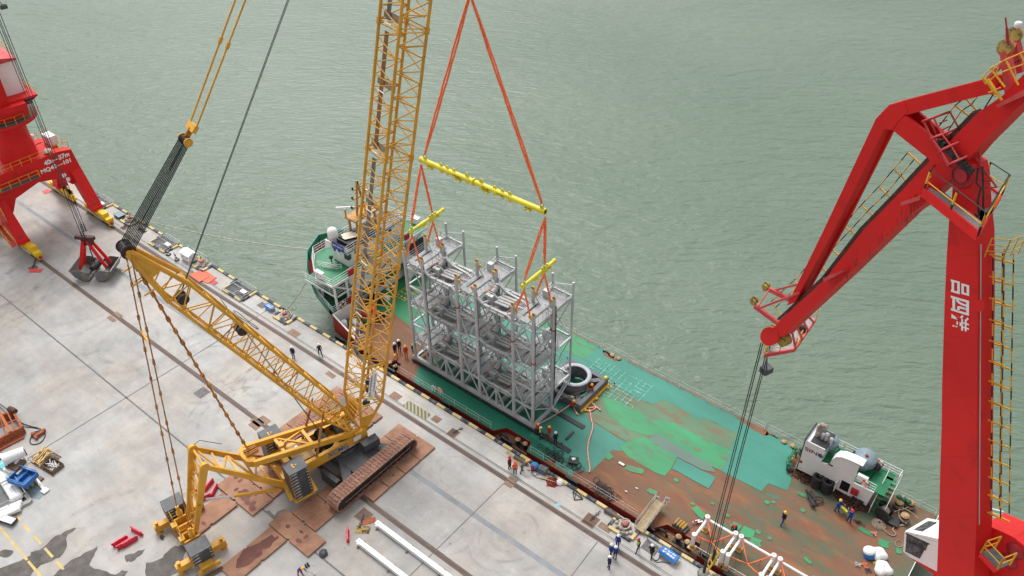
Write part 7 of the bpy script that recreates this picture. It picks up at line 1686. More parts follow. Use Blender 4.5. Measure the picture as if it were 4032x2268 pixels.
def shell(s_):
    m = MB(); w_ = 1.7; pr_ = [(.25, 1.35), (.6, .25), (1.2, .0), (2.3, .75), (2.75, 1.75)]
    for off in (-w_, w_-.06):
        m.prism([ld*(s_*x)+pd*off+UP*z for x, z in pr_+[(1.4, 1.9)]], pd*.06)
    for (x0, z0), (x1, z1) in zip(pr_[1:-1], pr_[2:]): m.prism([ld*(s_*x0)-pd*w_+UP*z0, ld*(s_*x1)-pd*w_+UP*z1, ld*(s_*(x1-.06))-pd*w_+UP*(z1+.05), ld*(s_*(x0-.04))-pd*w_+UP*(z0+.06)], pd*2*w_)
    m.beam(ld*(s_*2.75)-pd*w_+UP*1.78, ld*(s_*2.75)+pd*w_+UP*1.78, .16); m.beam(ld*(s_*.3)-pd*w_+UP*1.35, ld*(s_*.3)+pd*w_+UP*1.35, .3)
    return m
for s_ in (-1, 1): shell(s_).build('bucket_shell', mat('worn_steel', (.16, .16, .165), (.28, .22, .15), 1.2, .5, .62, rough=.45, metal=.3), gb, False)
m = MB(); m.lathe((0, 0, 1.5)-pd*.9 if False else Vector((0, 0, 1.5))-pd*.9, [(.45, 0), (.5, .3), (.5, 1.4), (.45, 1.8)], 14, pd)
for k in range(3): m.tube(Vector((.05*k, 0, 1.6)), Vector((.08*k, .1, 5.4)), .05, 5)
m.build('closing_gear', black, gb, False)
m = MB()
for a, c_ in ((-.95, .55), (-.75, .8), (.75, -.55), (.95, -.3)):
    p_ = Vector((a*.95, c_*.9, 6.3))
    for k in range(5): m.lathe(p_+UP*(.25*k), [(.04, 0), (.12, .08), (.04, .2)], 6)
m.build('rope_socket', black, gb, False)
# ---- right crane
XR = 6.0
cq = thing('portal_crane', 'red portal crane with three white characters on its jib and a white cab', 'crane', (XR, 36.1, 0), 0, 'red portal cranes on the quay rails')
portal(cq, XR, False)
SR = Vector((XR, 36.1, 0)); TR = Vector((-14.5, 44.5, 0)); dr_ = (TR-SR).normalized(); nr = Vector((-dr_.y, dr_.x, 0)) if Vector((-dr_.y, dr_.x, 0)).dot(CAM-SR) > 0 else Vector((dr_.y, -dr_.x, 0))
def PV(u, v, off=0.0): return VQ(u, v, SR+nr*off, nr)
def WR(a, o_, z): return SR+dr_*a+nr*o_+UP*z
def trace(pts, off, th): m = MB(); m.prism([PV(u, v, off) for u, v in pts], -nr*th); return m
JT = .65
c_jib = [(3776, 655), (3795, 642), (3815, 655), (3824, 690), (3829, 770), (3835, 845), (3845, 930), (3848, 1202), (3845, 1700), (3846, 1850), (3844, 2081), (3836, 2268), (3828, 2440), (3678, 2440), (3689, 2268), (3699, 1994), (3702, 1850), (3707, 1700), (3710, 1496), (3719, 1202), (3728, 1000), (3738, 852), (3748, 776), (3754, 693)]
trace(c_jib, JT, 2*JT).build('jib', red, cq)
m = MB()
for v_ in (1010, 1330, 1560, 1800, 2040): m.sheet([PV(3700+(2268-v_)*.022, v_, JT+.004), PV(3844, v_-6, JT+.004), PV(3844, v_-4.6, JT+.004), PV(3700+(2268-v_)*.022, v_+1.4, JT+.004)])
for k in range(16): u_, v_ = random.uniform(3725, 3830), random.uniform(950, 2200); m.sheet([PV(u_, v_, JT+.005), PV(u_+random.uniform(1, 3), v_-1, JT+.005), PV(u_+random.uniform(2, 5), v_+random.uniform(1, 4), JT+.005)])
m.build('weld_seam', mat('seam_red', (.40, .014, .014), rough=.6), cq)
# characters reading up the jib (rotated a quarter turn)
ja = (PV(3790, 1000, JT)-PV(3765, 1700, JT)).normalized()
jl = ja.cross(nr).normalized()
if jl.dot(CR) < 0: jl = -jl
for ch, (u, v) in zip('\u5415\u56db\u6e2f', ((3747, 1145), (3748, 1223), (3744, 1290))):
    # lower left corner of the rotated glyph: text runs down the jib, tops point towards the back edge
    org = PV(u, v-0, JT); H_ = 1.22; W_ = .90
    q0 = PV(3745, {3747: 1099, 3748: 1163, 3744: 1225}[u], JT)
    q1 = PV(3745, {3747: 1148, 3748: 1221, 3744: 1288}[u], JT)
    text(ch, (PV(3818, 1180, JT)-PV(3747, 1180, JT)).length*.98, q0, (q1-q0).normalized(), jl, wclean, cq, width=(q1-q0).length, name='jib_character', ext=.02, bold=.012 if ch == '\u6e2f' else .028)
def twin(pts, name, w_=.62, sl=.16, web=None):
    m = MB(); m.prism([PV(u, v, w_) for u, v in pts], -nr*sl); m.prism([PV(u, v, w_)-nr*(2*w_-sl) for u, v in pts], -nr*sl)
    if web:
        for a_, c_ in zip(web[:-1], web[1:]): a3, c3_ = PV(*a_, w_)-nr*w_, PV(*c_, w_)-nr*w_; m.beam(a3, c3_, 2*w_-2*sl, .08, up=nr.cross(c3_-a3))
    return m.build(name, red, cq)
NB = [(3036, 1305), (3070, 1263), (3140, 1199), (3253, 1094), (3402, 903), (3540, 762), (3666, 628), (3756, 540), (3854, 441), (3948, 376), (4060, 262), (4140, 215), (4140, 305), (4000, 431), (3854, 578), (3760, 690), (3642, 801), (3575, 850), (3340, 1080), (3195, 1216), (3154, 1254), (3079, 1328)]
trace(NB, .55, 1.1).build('nose_boom', red, cq)
m = MB(); c_ = PV(3032, 1325, .55); m.prism([PV(3030+cos(k*pi/9)*37, 1325+sin(k*pi/9)*37, .58) for k in range(18)], -nr*.12); m.prism([PV(3030+cos(k*pi/9)*37, 1325+sin(k*pi/9)*37, -.42) for k in range(18)], -nr*.12); m.build('tip_cheek', red, cq)
m = MB(); 
for o_ in (-.3, 0, .25): m.lathe(PV(3040, 1318)+nr*o_, [(.62, -.08), (.5, 0), (.62, .08)], 20, nr)
m.lathe(PV(3088, 1338)+nr*.0, [(.42, -.3), (.42, .3)], 16, nr); m.build('tip_sheave', mat('sheave_ochre', (.38, .27, .05), (.12, .08, .04), 3, .5, .6), cq)
twin([(3449, 467), (3246, 900), (3098, 1203), (3128, 1192), (3150, 1150), (3287, 900), (3481, 508)], 'front_tie', .5, .16, [(3470, 500), (3360, 740), (3262, 920), (3130, 1180)])
twin([(3502, 412), (3833, 325), (3925, 300), (3918, 367), (3860, 378), (3560, 455), (3537, 470)], 'rear_tie', .5, .16, [(3520, 458), (3700, 415), (3900, 366)])
twin([(3537, 470), (3565, 455), (3719, 578), (3756, 600), (3720, 660), (3663, 631), (3513, 512)], 'king_post', .5, .16, [(3530, 512), (3640, 600), (3700, 640)])
trace([(3449, 467), (3472, 443), (3502, 412), (3560, 408), (3575, 440), (3537, 474), (3513, 512), (3481, 508)], .53, 1.06).build('apex_plate', red, cq)
m = MB(); m.lathe(PV(3790, 690, JT), [(.62, 0), (.62, .06), (.5, .08), (.5, .02)], 24, nr); m.lathe(PV(3790, 690, JT), [(.34, 0), (.34, .16)], 18, nr); m.build('hinge_pin', redb, cq)
# dark stained walkway strip on top of the nose boom
m = MB(); edge_ = [(3070, 1263), (3253, 1094), (3402, 903), (3540, 762), (3666, 628), (3756, 540), (3854, 441)]
for a_, c_ in zip(edge_[:-1], edge_[1:]): p_, q_ = PV(*a_, -.0), PV(*c_, -.0); dv = (q_-p_).normalized(); up_ = nr.cross(dv); up_ = up_ if up_.z > 0 else -up_; m.beam(p_+up_*.08-nr*.0, q_+up_*.08, .55, .12, up=up_)
for k in range(14):
    t_ = .08+k*.062; p_, q_ = PV(3070, 1263), PV(3854, 441)
m.build('rope_channel', mat('greasy', (.035, .02, .018), (.2, .02, .02), 2, .55, .65, rough=.35), cq)
stn = mat('grease_streak', (.06, .008, .008), rough=.4); m = MB()
for k in range(46):
    u = random.uniform(3300, 3640) if k < 30 else random.uniform(3440, 3600); v = 1090-(u-3340)*.98+random.uniform(-60, 0)*.9; s_ = random.uniform(8, 34); w_ = random.uniform(1.0, 3.0)
    if k >= 30: u = random.uniform(3545, 3620); v = random.uniform(790, 870)-(u-3545)*.5; 
    m.sheet([PV(u, v, .553), PV(u+w_, v, .553), PV(u+w_*.6-s_*.12, v+s_, .553), PV(u-s_*.12, v+s_, .553)])
m.build('grease_streak', stn, cq)
# railings in the plane of the crane: pixels give handrail and foot points
def prail(seq, off, name='nose_railing', mtl=None, r=.03):
    m = MB(); hp2 = []
    for (hu, hv), (fu, fv) in seq: h_, f_ = PV(hu, hv, off), PV(fu, fv, off); m.tube(f_+(f_-h_)*.25, h_, r*1.5, 5); m.mark(); hp2.append((h_, f_))
    m.build_each('railing_post', hyel, cq); m = MB()
    for (a_, b_), (c_, d_) in zip(hp2[:-1], hp2[1:]): m.tube(a_, c_, r, 5); m.tube(a_.lerp(b_, .45), c_.lerp(d_, .45), r, 5)
    return m.build(name, mtl or hazr, cq)
ft = lambda L_: [((u, v), (u+w_, v+h_)) for u, v, w_, h_ in L_]
prail(ft([(3036, 1188, 40, 52), (3125, 1105, 50, 40), (3205, 1020, 45, 45), (3250, 965, 55, 40), (3320, 890, 60, 40), (3390, 808, 60, 50), (3460, 735, 65, 60), (3520, 665, 60, 60), (3575, 600, 60, 55)]), -.75)
prail(ft([(3680, 520, 70, 60), (3760, 415, 60, 45), (3800, 385, 55, 60), (3845, 330, 60, 40)]), -.75)
prail(ft([(3872, 300, 40, 60), (3900, 268, 45, 60), (3960, 235, 40, 80), (4018, 210, 40, 90), (4080, 180, 30, 90)]), .8, 'tail_railing', hyel)
m = MB(); m.path([PV(3869, 310, .8), PV(3880, 330, .8), PV(3896, 320, .8), PV(3920, 296, .8), PV(3930, 265, .8), PV(3905, 270, .8)], .035, 5); m.tube(PV(3890, 310, .9), PV(3945, 395, .9), .06, 6); m.tube(PV(3893, 365, .9), PV(3940, 345, .9), .035, 5); m.build('tail_ladder', hyel, cq)
# tail mast with sheaves
m = MB(); m.beam(PV(3983, 360, .3), PV(3958, 200, .3), .35, .45, up=nr, w2=.22); m.beam(PV(4025, 285, -.6), PV(3996, 160, -.6), .3, .35, up=nr); m.beam(PV(3968, 215, .3), PV(3998, 165, -.6), .22); m.beam(PV(3965, 235, .3), PV(3890, 310, .2), .14); m.build('tail_mast', redl, cq)
for u, v, o_ in ((3958, 190, .3), (3992, 141, -.6)): m = MB(); m.lathe(PV(u, v, o_)-nr*.1, [(.34, 0), (.34, .04), (.26, .1), (.34, .16), (.34, .2)], 18, nr+UP*.3); m.build('tail_sheave', MATS['sheave_ochre'], cq)
m = MB(); m.tube(PV(3972, 180, .5), PV(3959, 69, .5), .035, 5); m.tube(PV(3970, 175, .5), PV(3964, 110, .5), .06, 5); m.build('lightning_rod', redb, cq)
m = MB(); m.tube(PV(4008, 145, -.6), PV(4005, 115, -.6), .03, 5); m.lathe(PV(4004, 112, -.6), [(.05, 0), (.15, .05), (.16, .25), (.1, .3)], 12); m.build('beacon', wclean, cq)
m = MB(); m.tube(PV(4150, 235, .2), PV(3880, 430, .2), .03, 5); m.tube(PV(4150, 180, -.2), PV(3985, 250, -.2), .03, 5); m.tube(PV(3985, 250, -.2), PV(3850, 470, 0), .03, 5); m.build('luffing_rope', wire, cq)
m = MB(); m.bb(0, 0, 0, 0, 0, 0); m = trace([(3922, 414), (4035, 350), (4035, 375), (3926, 424)], 1.0, .6); m.build('tail_step', redl, cq)
m = trace([(3546, 798), (3625, 770), (3622, 788), (3547, 810)], 1.0, .9); m.build('boom_step', redl, cq); m = trace([(3240, 1096), (3315, 1062), (3318, 1072), (3245, 1110)], 1.0, .9); m.build('boom_step', redl, cq)
# red hooped ladder cage over the hinge
m = MB()
q = [(3665, 465), (3675, 530), (3700, 600), (3730, 650), (3760, 665)]
rings = [((3660, 470), (3740, 440)), ((3690, 540), (3775, 505)), ((3725, 595), (3810, 545)), ((3755, 650), (3845, 600))]
ring_pts = []
for (u0, v0), (u1, v1) in rings:
    a_, c_ = PV(u0, v0, .1), PV(u1, v1, .1); L3 = []
    for k in range(9): t_ = k/8; L3.append(a_.lerp(c_, t_)+nr*(1.1*sin(pi*t_)))
    ring_pts.append(L3); m.path(L3, .06, 5); m.tube(a_, c_, .05, 5)
for i in (0, 2, 4, 6, 8):
    for a_, c_ in zip(ring_pts[:-1], ring_pts[1:]): m.tube(a_[i], c_[i], .045, 5)
for k in range(8): t_ = k/7; a_ = ring_pts[0][0].lerp(ring_pts[-1][0], t_); c_ = ring_pts[0][8].lerp(ring_pts[-1][8], t_); m.tube(a_.lerp(c_, .3), a_.lerp(c_, .7), .035, 5)
m.build('ladder_cage', redl, cq)
m = MB()
a_, c_ = PV(3845, 640, -.2), PV(3915, 735, -.2); b_, e_ = PV(3860, 600, -.2), PV(3880, 760, -.2)
m.tube(PV(3840, 620, 0), PV(3925, 738, 0), .05, 5); m.tube(PV(3858, 585, 0), PV(3862, 740, 0), .05, 5)
for k in range(6): t_ = k/5; m.tube(PV(3840, 620, 0).lerp(PV(3925, 738, 0), t_), PV(3858, 585, 0).lerp(PV(3862, 740, 0), t_), .035, 5)
m.build('red_ladder', redl, cq)
m = MB()
for k in range(10): t_ = k/9; c_ = PV(3700+t_*120, 560+t_*110, .7); m.fbox(c_, dr_*random.uniform(.15, .4), nr*.2, UP*random.uniform(.15, .4))
m.path([PV(3850, 660, .7), PV(3845, 720, .7), PV(3862, 740, .7), PV(3850, 790, .7), PV(3855, 850, .7)], .05, 5); m.path([PV(3868, 655, .7), PV(3872, 740, .7), PV(3872, 830, .7)], .05, 5); m.build('hinge_gear', black, cq)
# hinge platform around the jib
zp = 45.0
pa, pb_, pc_, pd_ = G(3635, 757, zp), G(3849, 928, zp), G(3940, 775, zp), G(3868, 726, zp)
pin = G(3664, 721, zp)
m = MB(); wdir = (pin-pa); wl = wdir
m.prism([pa, pb_, pb_+wdir, pa+wdir], UP*.06); m.prism([pb_, pc_, pd_, pd_+(pb_-pc_)*.55, pb_+wdir*1.0], UP*.05); m.build('grating_floor', mat('red_grating', (.16, .12, .13), (.26, .24, .25), 30, .48, .52, rough=.7), cq)
m = MB(); ex = (pb_-pa).normalized(); ey = UP.cross(ex); 
m.beam(pa, pb_, .10, .5); m.beam(pb_, pc_, .10, .3); m.beam(pc_, pd_, .1, .3); m.beam(pa, pin, .1, .3); m.build('platform_edge', red, cq)
m = MB(); m.rail([pa, pb_, pc_], 1.25, 2.6, .035, 2, rp=.055); m.rail([pc_, pd_], 1.25, 2.0, .035, 2, rp=.05); m.rail([pa, pin], 1.25, 1.5, .035, 2, rp=.05); m.build('platform_railing', hazr, cq)
# stanchions along the back of the jib
zb_ = (PV(3848, 1050, 0)-PV(3845, 1990, 0)); ja2 = zb_.normalized(); bk = nr.cross(ja2); bk = bk if bk.dot(CR) > 0 else -bk
m = MB(); p_top, p_bot = PV(3848, 1000, 0), PV(3846, 2010, 0); n_ = 13
for o_ in (-.25, -.95):
    for k in range(n_+1): p_ = p_top.lerp(p_bot, (k+(.45 if o_ < -.5 else 0))/n_)+nr*o_; m.tube(p_+bk*.1, p_+bk*1.25, .05, 5); m.mark()
m.build_each('stanchion', hyel, cq)
m = MB()
for o_ in (-.25, -.95):
    for h_ in (.65, 1.2): m.tube(p_top+nr*o_+bk*h_, p_bot+nr*o_+bk*h_, .035, 5)
m.build('jib_handrail', hazr, cq)
m = MB(); m.beam(p_top+bk*.03-nr*.3, p_bot+bk*.03-nr*.3, .5, .08, up=bk); m.build('jib_treads', mat('tread_red', (.22, .02, .02), (.05, .02, .02), 9, .45, .55), cq)
m = MB()
for h_ in (.06, .16): m.tube(PV(3850, 960, .45)+bk*h_, PV(3845, 2060, .45)+bk*h_, .03, 5)
m.tube(p_top-nr*1.3+bk*.5, p_bot-nr*1.3+bk*.5, .04, 5); m.build('cable_run', grey, cq)
m = MB(); m.lathe(PV(3855, 1203, .65), [(.3, -.05), (.3, .05)], 14, nr); m.build('jib_lug', red, cq)
m = MB(); m.rail([p_top+bk*.5+nr*.2, p_top+bk*1.3, p_top+bk*1.4-nr*1.0], 1.1, .6, .03, 3); m.build('top_landing_rail', hyel, cq)
# tip gear: front outrigger with sheaves, access platform, railings
m = MB()
fo = 1.6
m.beam(PV(3063, 1272, .45), PV(2972, 1205, 1.1), .2, .3); m.beam(PV(3112, 1180, -.45), PV(3030, 1140, -1.0), .2, .3); m.beam(PV(3148, 1152, .5), PV(2988, 1215, 1.1), .12); m.beam(PV(3135, 1122, -.4), PV(3045, 1145, -1.0), .12); m.tube(PV(2985, 1205, 1.1), PV(3030, 1140, -1.0), .05, 6); m.build('outrigger', redl, cq)
for u, v, o_ in ((2965, 1190, 1.1), (2973, 1180, .8), (3012, 1133, -1.0), (3020, 1124, -1.3)): m = MB(); m.lathe(PV(u, v, o_)-nr*.06, [(.26, 0), (.2, .06), (.26, .12)], 16, nr); m.build('outrigger_sheave', MATS['sheave_ochre'], cq)
zt_ = 27.4
pl = [G(3010, 1403, zt_), G(3128, 1382, zt_), G(3215, 1254, zt_), G(3200, 1262, zt_+.3), G(3150, 1290, zt_), G(3120, 1365, zt_)]
a_, b_, c_, e_ = G(3008, 1400, zt_), G(3128, 1378, zt_), G(3212, 1258, zt_), G(3180, 1245, zt_)
f_, g_ = G(3094, 1345, zt_), G(3025, 1380, zt_)
m = MB(); m.prism([a_, b_, c_, e_, f_, g_], UP*.06); m.build('tip_platform_floor', greyf, cq)
m = MB(); m.beam(a_, b_, .12, .3); m.beam(b_, c_, .12, .3)
for t_, tp in ((.0, (3118, 1300)), (.3, (3135, 1282)), (.58, (3160, 1258)), (.85, (3178, 1240))): m.beam(b_.lerp(c_, t_+.05), PV(*tp, -.1), .12)
m.build('tip_platform_frame', redl, cq)
m = MB(); m.rail([a_, b_], 1.1, 1.3, .03, 2, rp=.045); m.rail([b_, b_.lerp(c_, .25)], 1.1, 1.3, .03, 2, rp=.045); m.rail([c_, e_], 1.0, 1.0, .03, 1); m.rail([a_, a_+(g_-a_)*1.3, a_+(g_-a_)*1.3+(a_-b_)*.2], 1.1, 1.0, .03, 2); m.build('tip_railing', hyel, cq)
m = MB(); m.fbox(G(3018, 1455, zt_-2.0), dr_*.6, nr*.75, UP*.5); m.tube(G(3020, 1408, zt_), G(3018, 1450, zt_-1.8), .05, 6); m.build('tip_floodlight', dgrey, cq)
m = MB(); m.lathe(G(3162, 1292, zt_+.2), [(.3, 0), (.34, .1), (.34, .3)], 14, nr); m.build('tip_motor', black, cq)
# ropes and yellow clamp
hk = [G(2782, 2226, 1.2), G(2822, 2180, 1.6)]
m = MB()
for (u0, v0, o_), (u1, v1) in zip([(2997, 1350, .35), (3004, 1352, .2), (3026, 1356, -.2), (3033, 1358, -.35)], [(2776, 2215), (2784, 2217), (2811, 2170), (2818, 2172)]):
    m.tube(PV(u0, v0, o_), G(u1, v1, 3.2), .04, 5)
m.build('hoist_rope', wire, cq)
cab_ = MB()
t = thing('lifting_clamp', 'yellow lifting clamp hanging on black wire ropes over the ship edge', 'lifting clamp', G(2795, 2245, .8))
A_, B_ = G(2785, 2250, 1.0), G(2835, 2175, 2.4); m = MB()
m.beam(A_, B_, .14, .2); m.beam(A_+Vector((-.35, .45, .2)), B_+Vector((-.5, .3, -.1)), .14, .2)
for k in range(4): t_ = .15+k*.24; m.beam(A_.lerp(B_, t_), A_.lerp(B_, t_)+Vector((-.42, .38, .05)), .1)
m.build('clamp_frame', mat('clamp_yellow', (.50, .33, .04), (.2, .13, .05), 2, .5, .7), t)
m = MB()
for (u, v), z in (((2780, 2216), 2.9), ((2814, 2172), 2.9)):
    p_ = G(u, v, z)
    for k in range(6): m.lathe(p_-UP*(.3*k), [(.04, 0), (.15, .08), (.14, .2), (.04, .28)], 7)
m.build('shackle_chain', black, t)
p_ = G(2772, 2256, .3); m = MB(); m.lathe((p_.x, p_.y, 0), [(.55, 0), (.6, .2), (.4, .4), (.05, .45)], 12); m.build('clamp_shoe', mat('grey_shoe', (.2, .2, .18), (.1, .1, .09), 3, .5, .7), t)
# bollard wrapped with ropes just at the bottom edge
bollard(-13.4, 'bollard with pale rope heap beside the yellow lifting clamp')
# slewing part of the right crane with cab
m = MB(); m.fbox(WR(-1.5, -.5, 17.6), dr_*12, nr*6.0, UP*1.0); m.lathe(SR+UP*17.0, [(1.8, 0), (1.8, .6)], 24); m.fbox(WR(3.0, .9, 19.2), dr_*1.4, nr*.3, UP*3.0); m.fbox(WR(3.0, -.9, 19.2), dr_*1.4, nr*.3, UP*3.0)
m.prism([WR(-2, -.9, 18), WR(2.0, -.9, 18), WR(.8, -.9, 27.5), WR(-3.4, -.9, 27.5)], -nr*.6); m.build('slewing_frame', red, cq)
m = MB(); m.prism([PV(3868, 2120, -.9), PV(3880, 2064, -.9), PV(3990, 2115, -.9), PV(4060, 2170, -.9), PV(4060, 2300, -.9), PV(3900, 2300, -.9), PV(3862, 2190, -.9)], -nr*1.6); m.build('gantry_frame', red, cq)
m = MB(); m.lathe(PV(3997, 2170, -.9), [(.5, 0), (.5, .05), (.2, .08)], 18, nr); m.lathe(PV(3972, 2210, -.9), [(.5, 0), (.5, .05), (.2, .08)], 18, nr); m.build('round_boss', redb, cq)
a_, b_, c_, e_ = PV(3862, 2178, .9), PV(3925, 2245, .9), PV(3975, 2225, .1), PV(3915, 2160, .1)
m = MB(); m.add([a_, b_, c_, e_, a_+UP*.1, b_+UP*.1, c_+UP*.1, e_+UP*.1], [(3, 2, 1, 0), (4, 5, 6, 7), (0, 1, 5, 4), (1, 2, 6, 5), (2, 3, 7, 6), (3, 0, 4, 7)]); m.build('gantry_step', greyd, cq)
m = MB(); m.beam(a_-UP*.1, b_-UP*.1, .1, .35); m.build('gantry_step_edge', red, cq)
m = MB(); m.rail([a_, b_, c_], 1.1, 1.6, .035, 2, rp=.05); m.rail([a_, e_], 1.1, 1.6, .035, 2, rp=.05); m.build('gantry_railing', hyel, cq)
m = MB(); m.fbox(WR(-5.5, -.5, 20.6), dr_*6.0, nr*5.4, UP*4.4); m.build('machine_house', wclean, cq)
# operator cab: traced near side, slanted front
co_ = -4.0
pf = [(3562, 2095), (3693, 2137), (3689, 2251), (3586, 2196), (3556, 2172)]
PF = [PV(u, v, co_) for u, v in pf]
dep_ = 2.2
m = MB(); m.prism(PF, -nr*dep_); m.build('cab_body', wclean, cq)
rt = [PF[0], PF[1]]
m = MB(); q0 = PF[0]+UP*.05; q1 = PF[1]+UP*.05
m.add([q0, q1, q1-nr*dep_, q0-nr*dep_, q0+UP*.05, q1+UP*.35, q1-nr*dep_+UP*.35, q0-nr*dep_+UP*.05], [(3, 2, 1, 0), (4, 5, 6, 7), (0, 1, 5, 4), (1, 2, 6, 5), (2, 3, 7, 6), (3, 0, 4, 7)]); m.build('cab_roof', wclean, cq)
m = MB(); m.prism([PV(3570, 2103, co_+.02), PV(3655, 2142, co_+.02), PV(3645, 2163, co_+.02), PV(3567, 2127, co_+.02)], -nr*.01); m.prism([PV(3568, 2131, co_+.02), PV(3640, 2165, co_+.02), PV(3621, 2200, co_+.02), PV(3564, 2172, co_+.02)], -nr*.01); m.build('cab_window', mat('cab_glass', (.10, .10, .105), (.03, .03, .03), 3, .45, .55, rough=.15), cq)
m = MB(); m.prism([PV(3566, 2099, co_+.045), PV(3660, 2142, co_+.045), PV(3657, 2145, co_+.045), PV(3566, 2104, co_+.045)], -nr*.03); m.prism([PV(3612, 2123, co_+.045), PV(3615, 2124, co_+.045), PV(3608, 2146, co_+.045), PV(3605, 2144, co_+.045)], -nr*.03); m.prism([PV(3567, 2127, co_+.045), PV(3646, 2163, co_+.045), PV(3645, 2167, co_+.045), PV(3567, 2131, co_+.045)], -nr*.03); m.build('window_frame', black, cq)
g4 = [G(3593, 2027, 20.2), G(3633, 2030, 20.2), G(3612, 2078, 20.2), G(3573, 2073, 20.2)]
m = MB(); lo_ = [p + UP*.0 for p in g4]; m.prism(lo_, UP*.02)
m = MB(); up0 = PF[0]+UP*.12; n0 = -nr
ax_ = (PF[1]-PF[0]).normalized(); m.prism([up0+ax_*.35+n0*.4+UP*.04, up0+ax_*1.0+n0*.4+UP*.13, up0+ax_*1.0+n0*(dep_-.35)+UP*.13, up0+ax_*.35+n0*(dep_-.35)+UP*.04], UP*.03); m.build('roof_window', MATS['cab_glass'], cq)
m = MB(); m.rail([PF[1]+UP*.4-nr*dep_+ax_*-.4, PF[1]+UP*.4-nr*(dep_+1.4)+ax_*-.4, PF[1]+UP*.4-nr*(dep_+1.4)+ax_*1.5], 1.1, .8, .045, 3); m.build('cab_railing', wclean, cq)
m = MB(); m.prism([PF[3]-UP*.05, PF[2]-UP*.05, PF[2]-UP*1.6+ax_*1.5, PF[2]-UP*.6+ax_*.5], -nr*dep_); m.fbox(PF[2]+ax_*1.6-nr*1.1-UP*.6, ax_*3.4, nr*2.4, UP*.8); m.build('cab_bracket', red, cq)
# ================================================================== things at the lower left corner
def at(u, v, z=0): return G(u, v, z)
q = at(0, 1640); t = thing('clamshell_spreader', 'rusty orange steel bucket frame beside the black hose loops', 'steel frame', (q.x, q.y, 0))
A = [at(-60, 1760), at(98, 1690), at(66, 1628), at(-60, 1640)]
m = MB(); z1 = 1.3
B_ = [at(-60, 1785, .1), at(98, 1703, .1), at(62, 1640, .1), at(-70, 1690, .1)]
def off(p, z): return Vector((p.x, p.y, z))
for a_, c_ in ((0, 1), (1, 2), (2, 3)): m.beam(off(B_[a_], .55), off(B_[c_], .55), .25, 1.0)
m.beam(off(B_[0], .12)+Vector((.25, -.35, 0)), off(B_[1], .12)+Vector((.25, -.35, 0)), .9, .12)
for t_ in (.3, .6, .85): m.beam(off(B_[0], 1.0).lerp(off(B_[1], 1.0), t_), off(B_[3], 1.0).lerp(off(B_[2], 1.0), t_), .12, .14)
m.beam(off(B_[0], .9).lerp(off(B_[3], .9), .5), off(B_[1], .9).lerp(off(B_[2], .9), .5), .14, .14)
m.build('bucket_frame', orust, t)
m = MB(); m.beam(at(-20, 1590, 2.6), off(B_[0].lerp(B_[1], .72), 1.1), .28, .2); m.beam(at(-30, 1700, 2.2), off(B_[0].lerp(B_[1], .2), 1.1), .2, .2); m.build('diagonal_bar', mat('bar_orange', (.55, .17, .06), rough=.7), t)
m = MB(); m.lathe(off(B_[2], 1.1), [(.3, -.5), (.34, 0), (.3, .5)], 10, (1, .2, 0)); m.build('motor', chain, t)
m = MB(); m.path(smooth([at(-10, 1583, .3), at(30, 1612, .2), at(60, 1635, .15), at(80, 1662, .1), at(120, 1678, .05), at(150, 1685, .05), at(172, 1698, .05)]), .05, 6); m.path(smooth([at(-10, 1592, .3), at(20, 1622, .2), at(55, 1638, .15), at(85, 1675, .1), at(130, 1684, .05), at(160, 1690, .05)]), .04, 6)
m.path(smooth([at(172, 1698, .06), at(178, 1715, .06), at(160, 1742, .06), at(130, 1750, .06), at(118, 1740, .06), at(122, 1722, .06), at(135, 1710, .06), at(160, 1696, .06)]), .05, 6); m.path(smooth([at(138, 1724, .1), at(124, 1718, .08), at(126, 1705, .08), at(145, 1698, .08), at(165, 1694, .08)]), .05, 6)
tag(m.build('black_hose', black), 'black hose loops lying on the quay beside the orange hydraulic breaker', 'hose')
m = MB(); m.beam(at(135, 1722, .25), at(172, 1697, .25), .35, .3); m.lathe(at(132, 1712, .2), [(.2, 0), (.2, .3)], 8); m.lathe(at(145, 1728, .1), [(.15, 0), (.15, .3)], 8); m.lathe(at(176, 1697, .1), [(.15, 0), (.15, .3)], 8); tag(m.build('hydraulic_breaker', orust), 'small rusty orange hydraulic tool lying in the black hose loop', 'tool')
# timber pile on pallet, box of irons
p = at(172, 1805); t = thing('timber_pile', 'stack of pale sawn timber on an old pallet', 'timber', (p.x, p.y, 0), radians(10))
m = MB()
for k in range(5): m.bb(-1.3+k*.1, 1.3+k*.05, -1.0+k*.48, -.9+k*.48, 0, .1)
m.bb(.6, 1.4, .3, .5, .1, .16); m.bb(.7, 1.5, .6, .8, .1, .16); m.bb(.8, 1.5, -.1, .1, .1, .16); m.build('pallet', woodd, t, False)
m = MB(); rw = math.radians(115)
for k in range(44):
    l_ = random.uniform(1.6, 2.1)/2; a_ = pi/2+.3+random.uniform(-.12, .12)*(1 if k < 34 else 3); c_ = Vector((random.uniform(-.75, .6), random.uniform(-.1, .1), .16+.05*(k//7)+.02)); dv = Vector((cos(a_), sin(a_), 0))*l_; m.beam(c_-dv, c_+dv, .1, .05)
m.build('boards', mat('pine', (.62, .43, .20), (.5, .33, .15), 3, .5, .6, rough=.8), t, False)
p = at(212, 1840); t = thing('wooden_box', 'old open wooden box holding grey iron fittings beside the timber stack', 'box', (p.x, p.y, 0), .15)
m = MB(); m.bb(-.8, .8, -.6, .6, 0, .08); m.bb(-.8, .8, -.65, -.6, 0, .5); m.bb(-.8, .8, .6, .65, 0, .5); m.bb(-.85, -.8, -.65, .65, 0, .5); m.bb(.8, .85, -.65, .65, 0, .5); m.bb(-1.0, 1.1, -.8, -.7, 0, .08); m.build('crate', woodd, t, False)
m = MB()
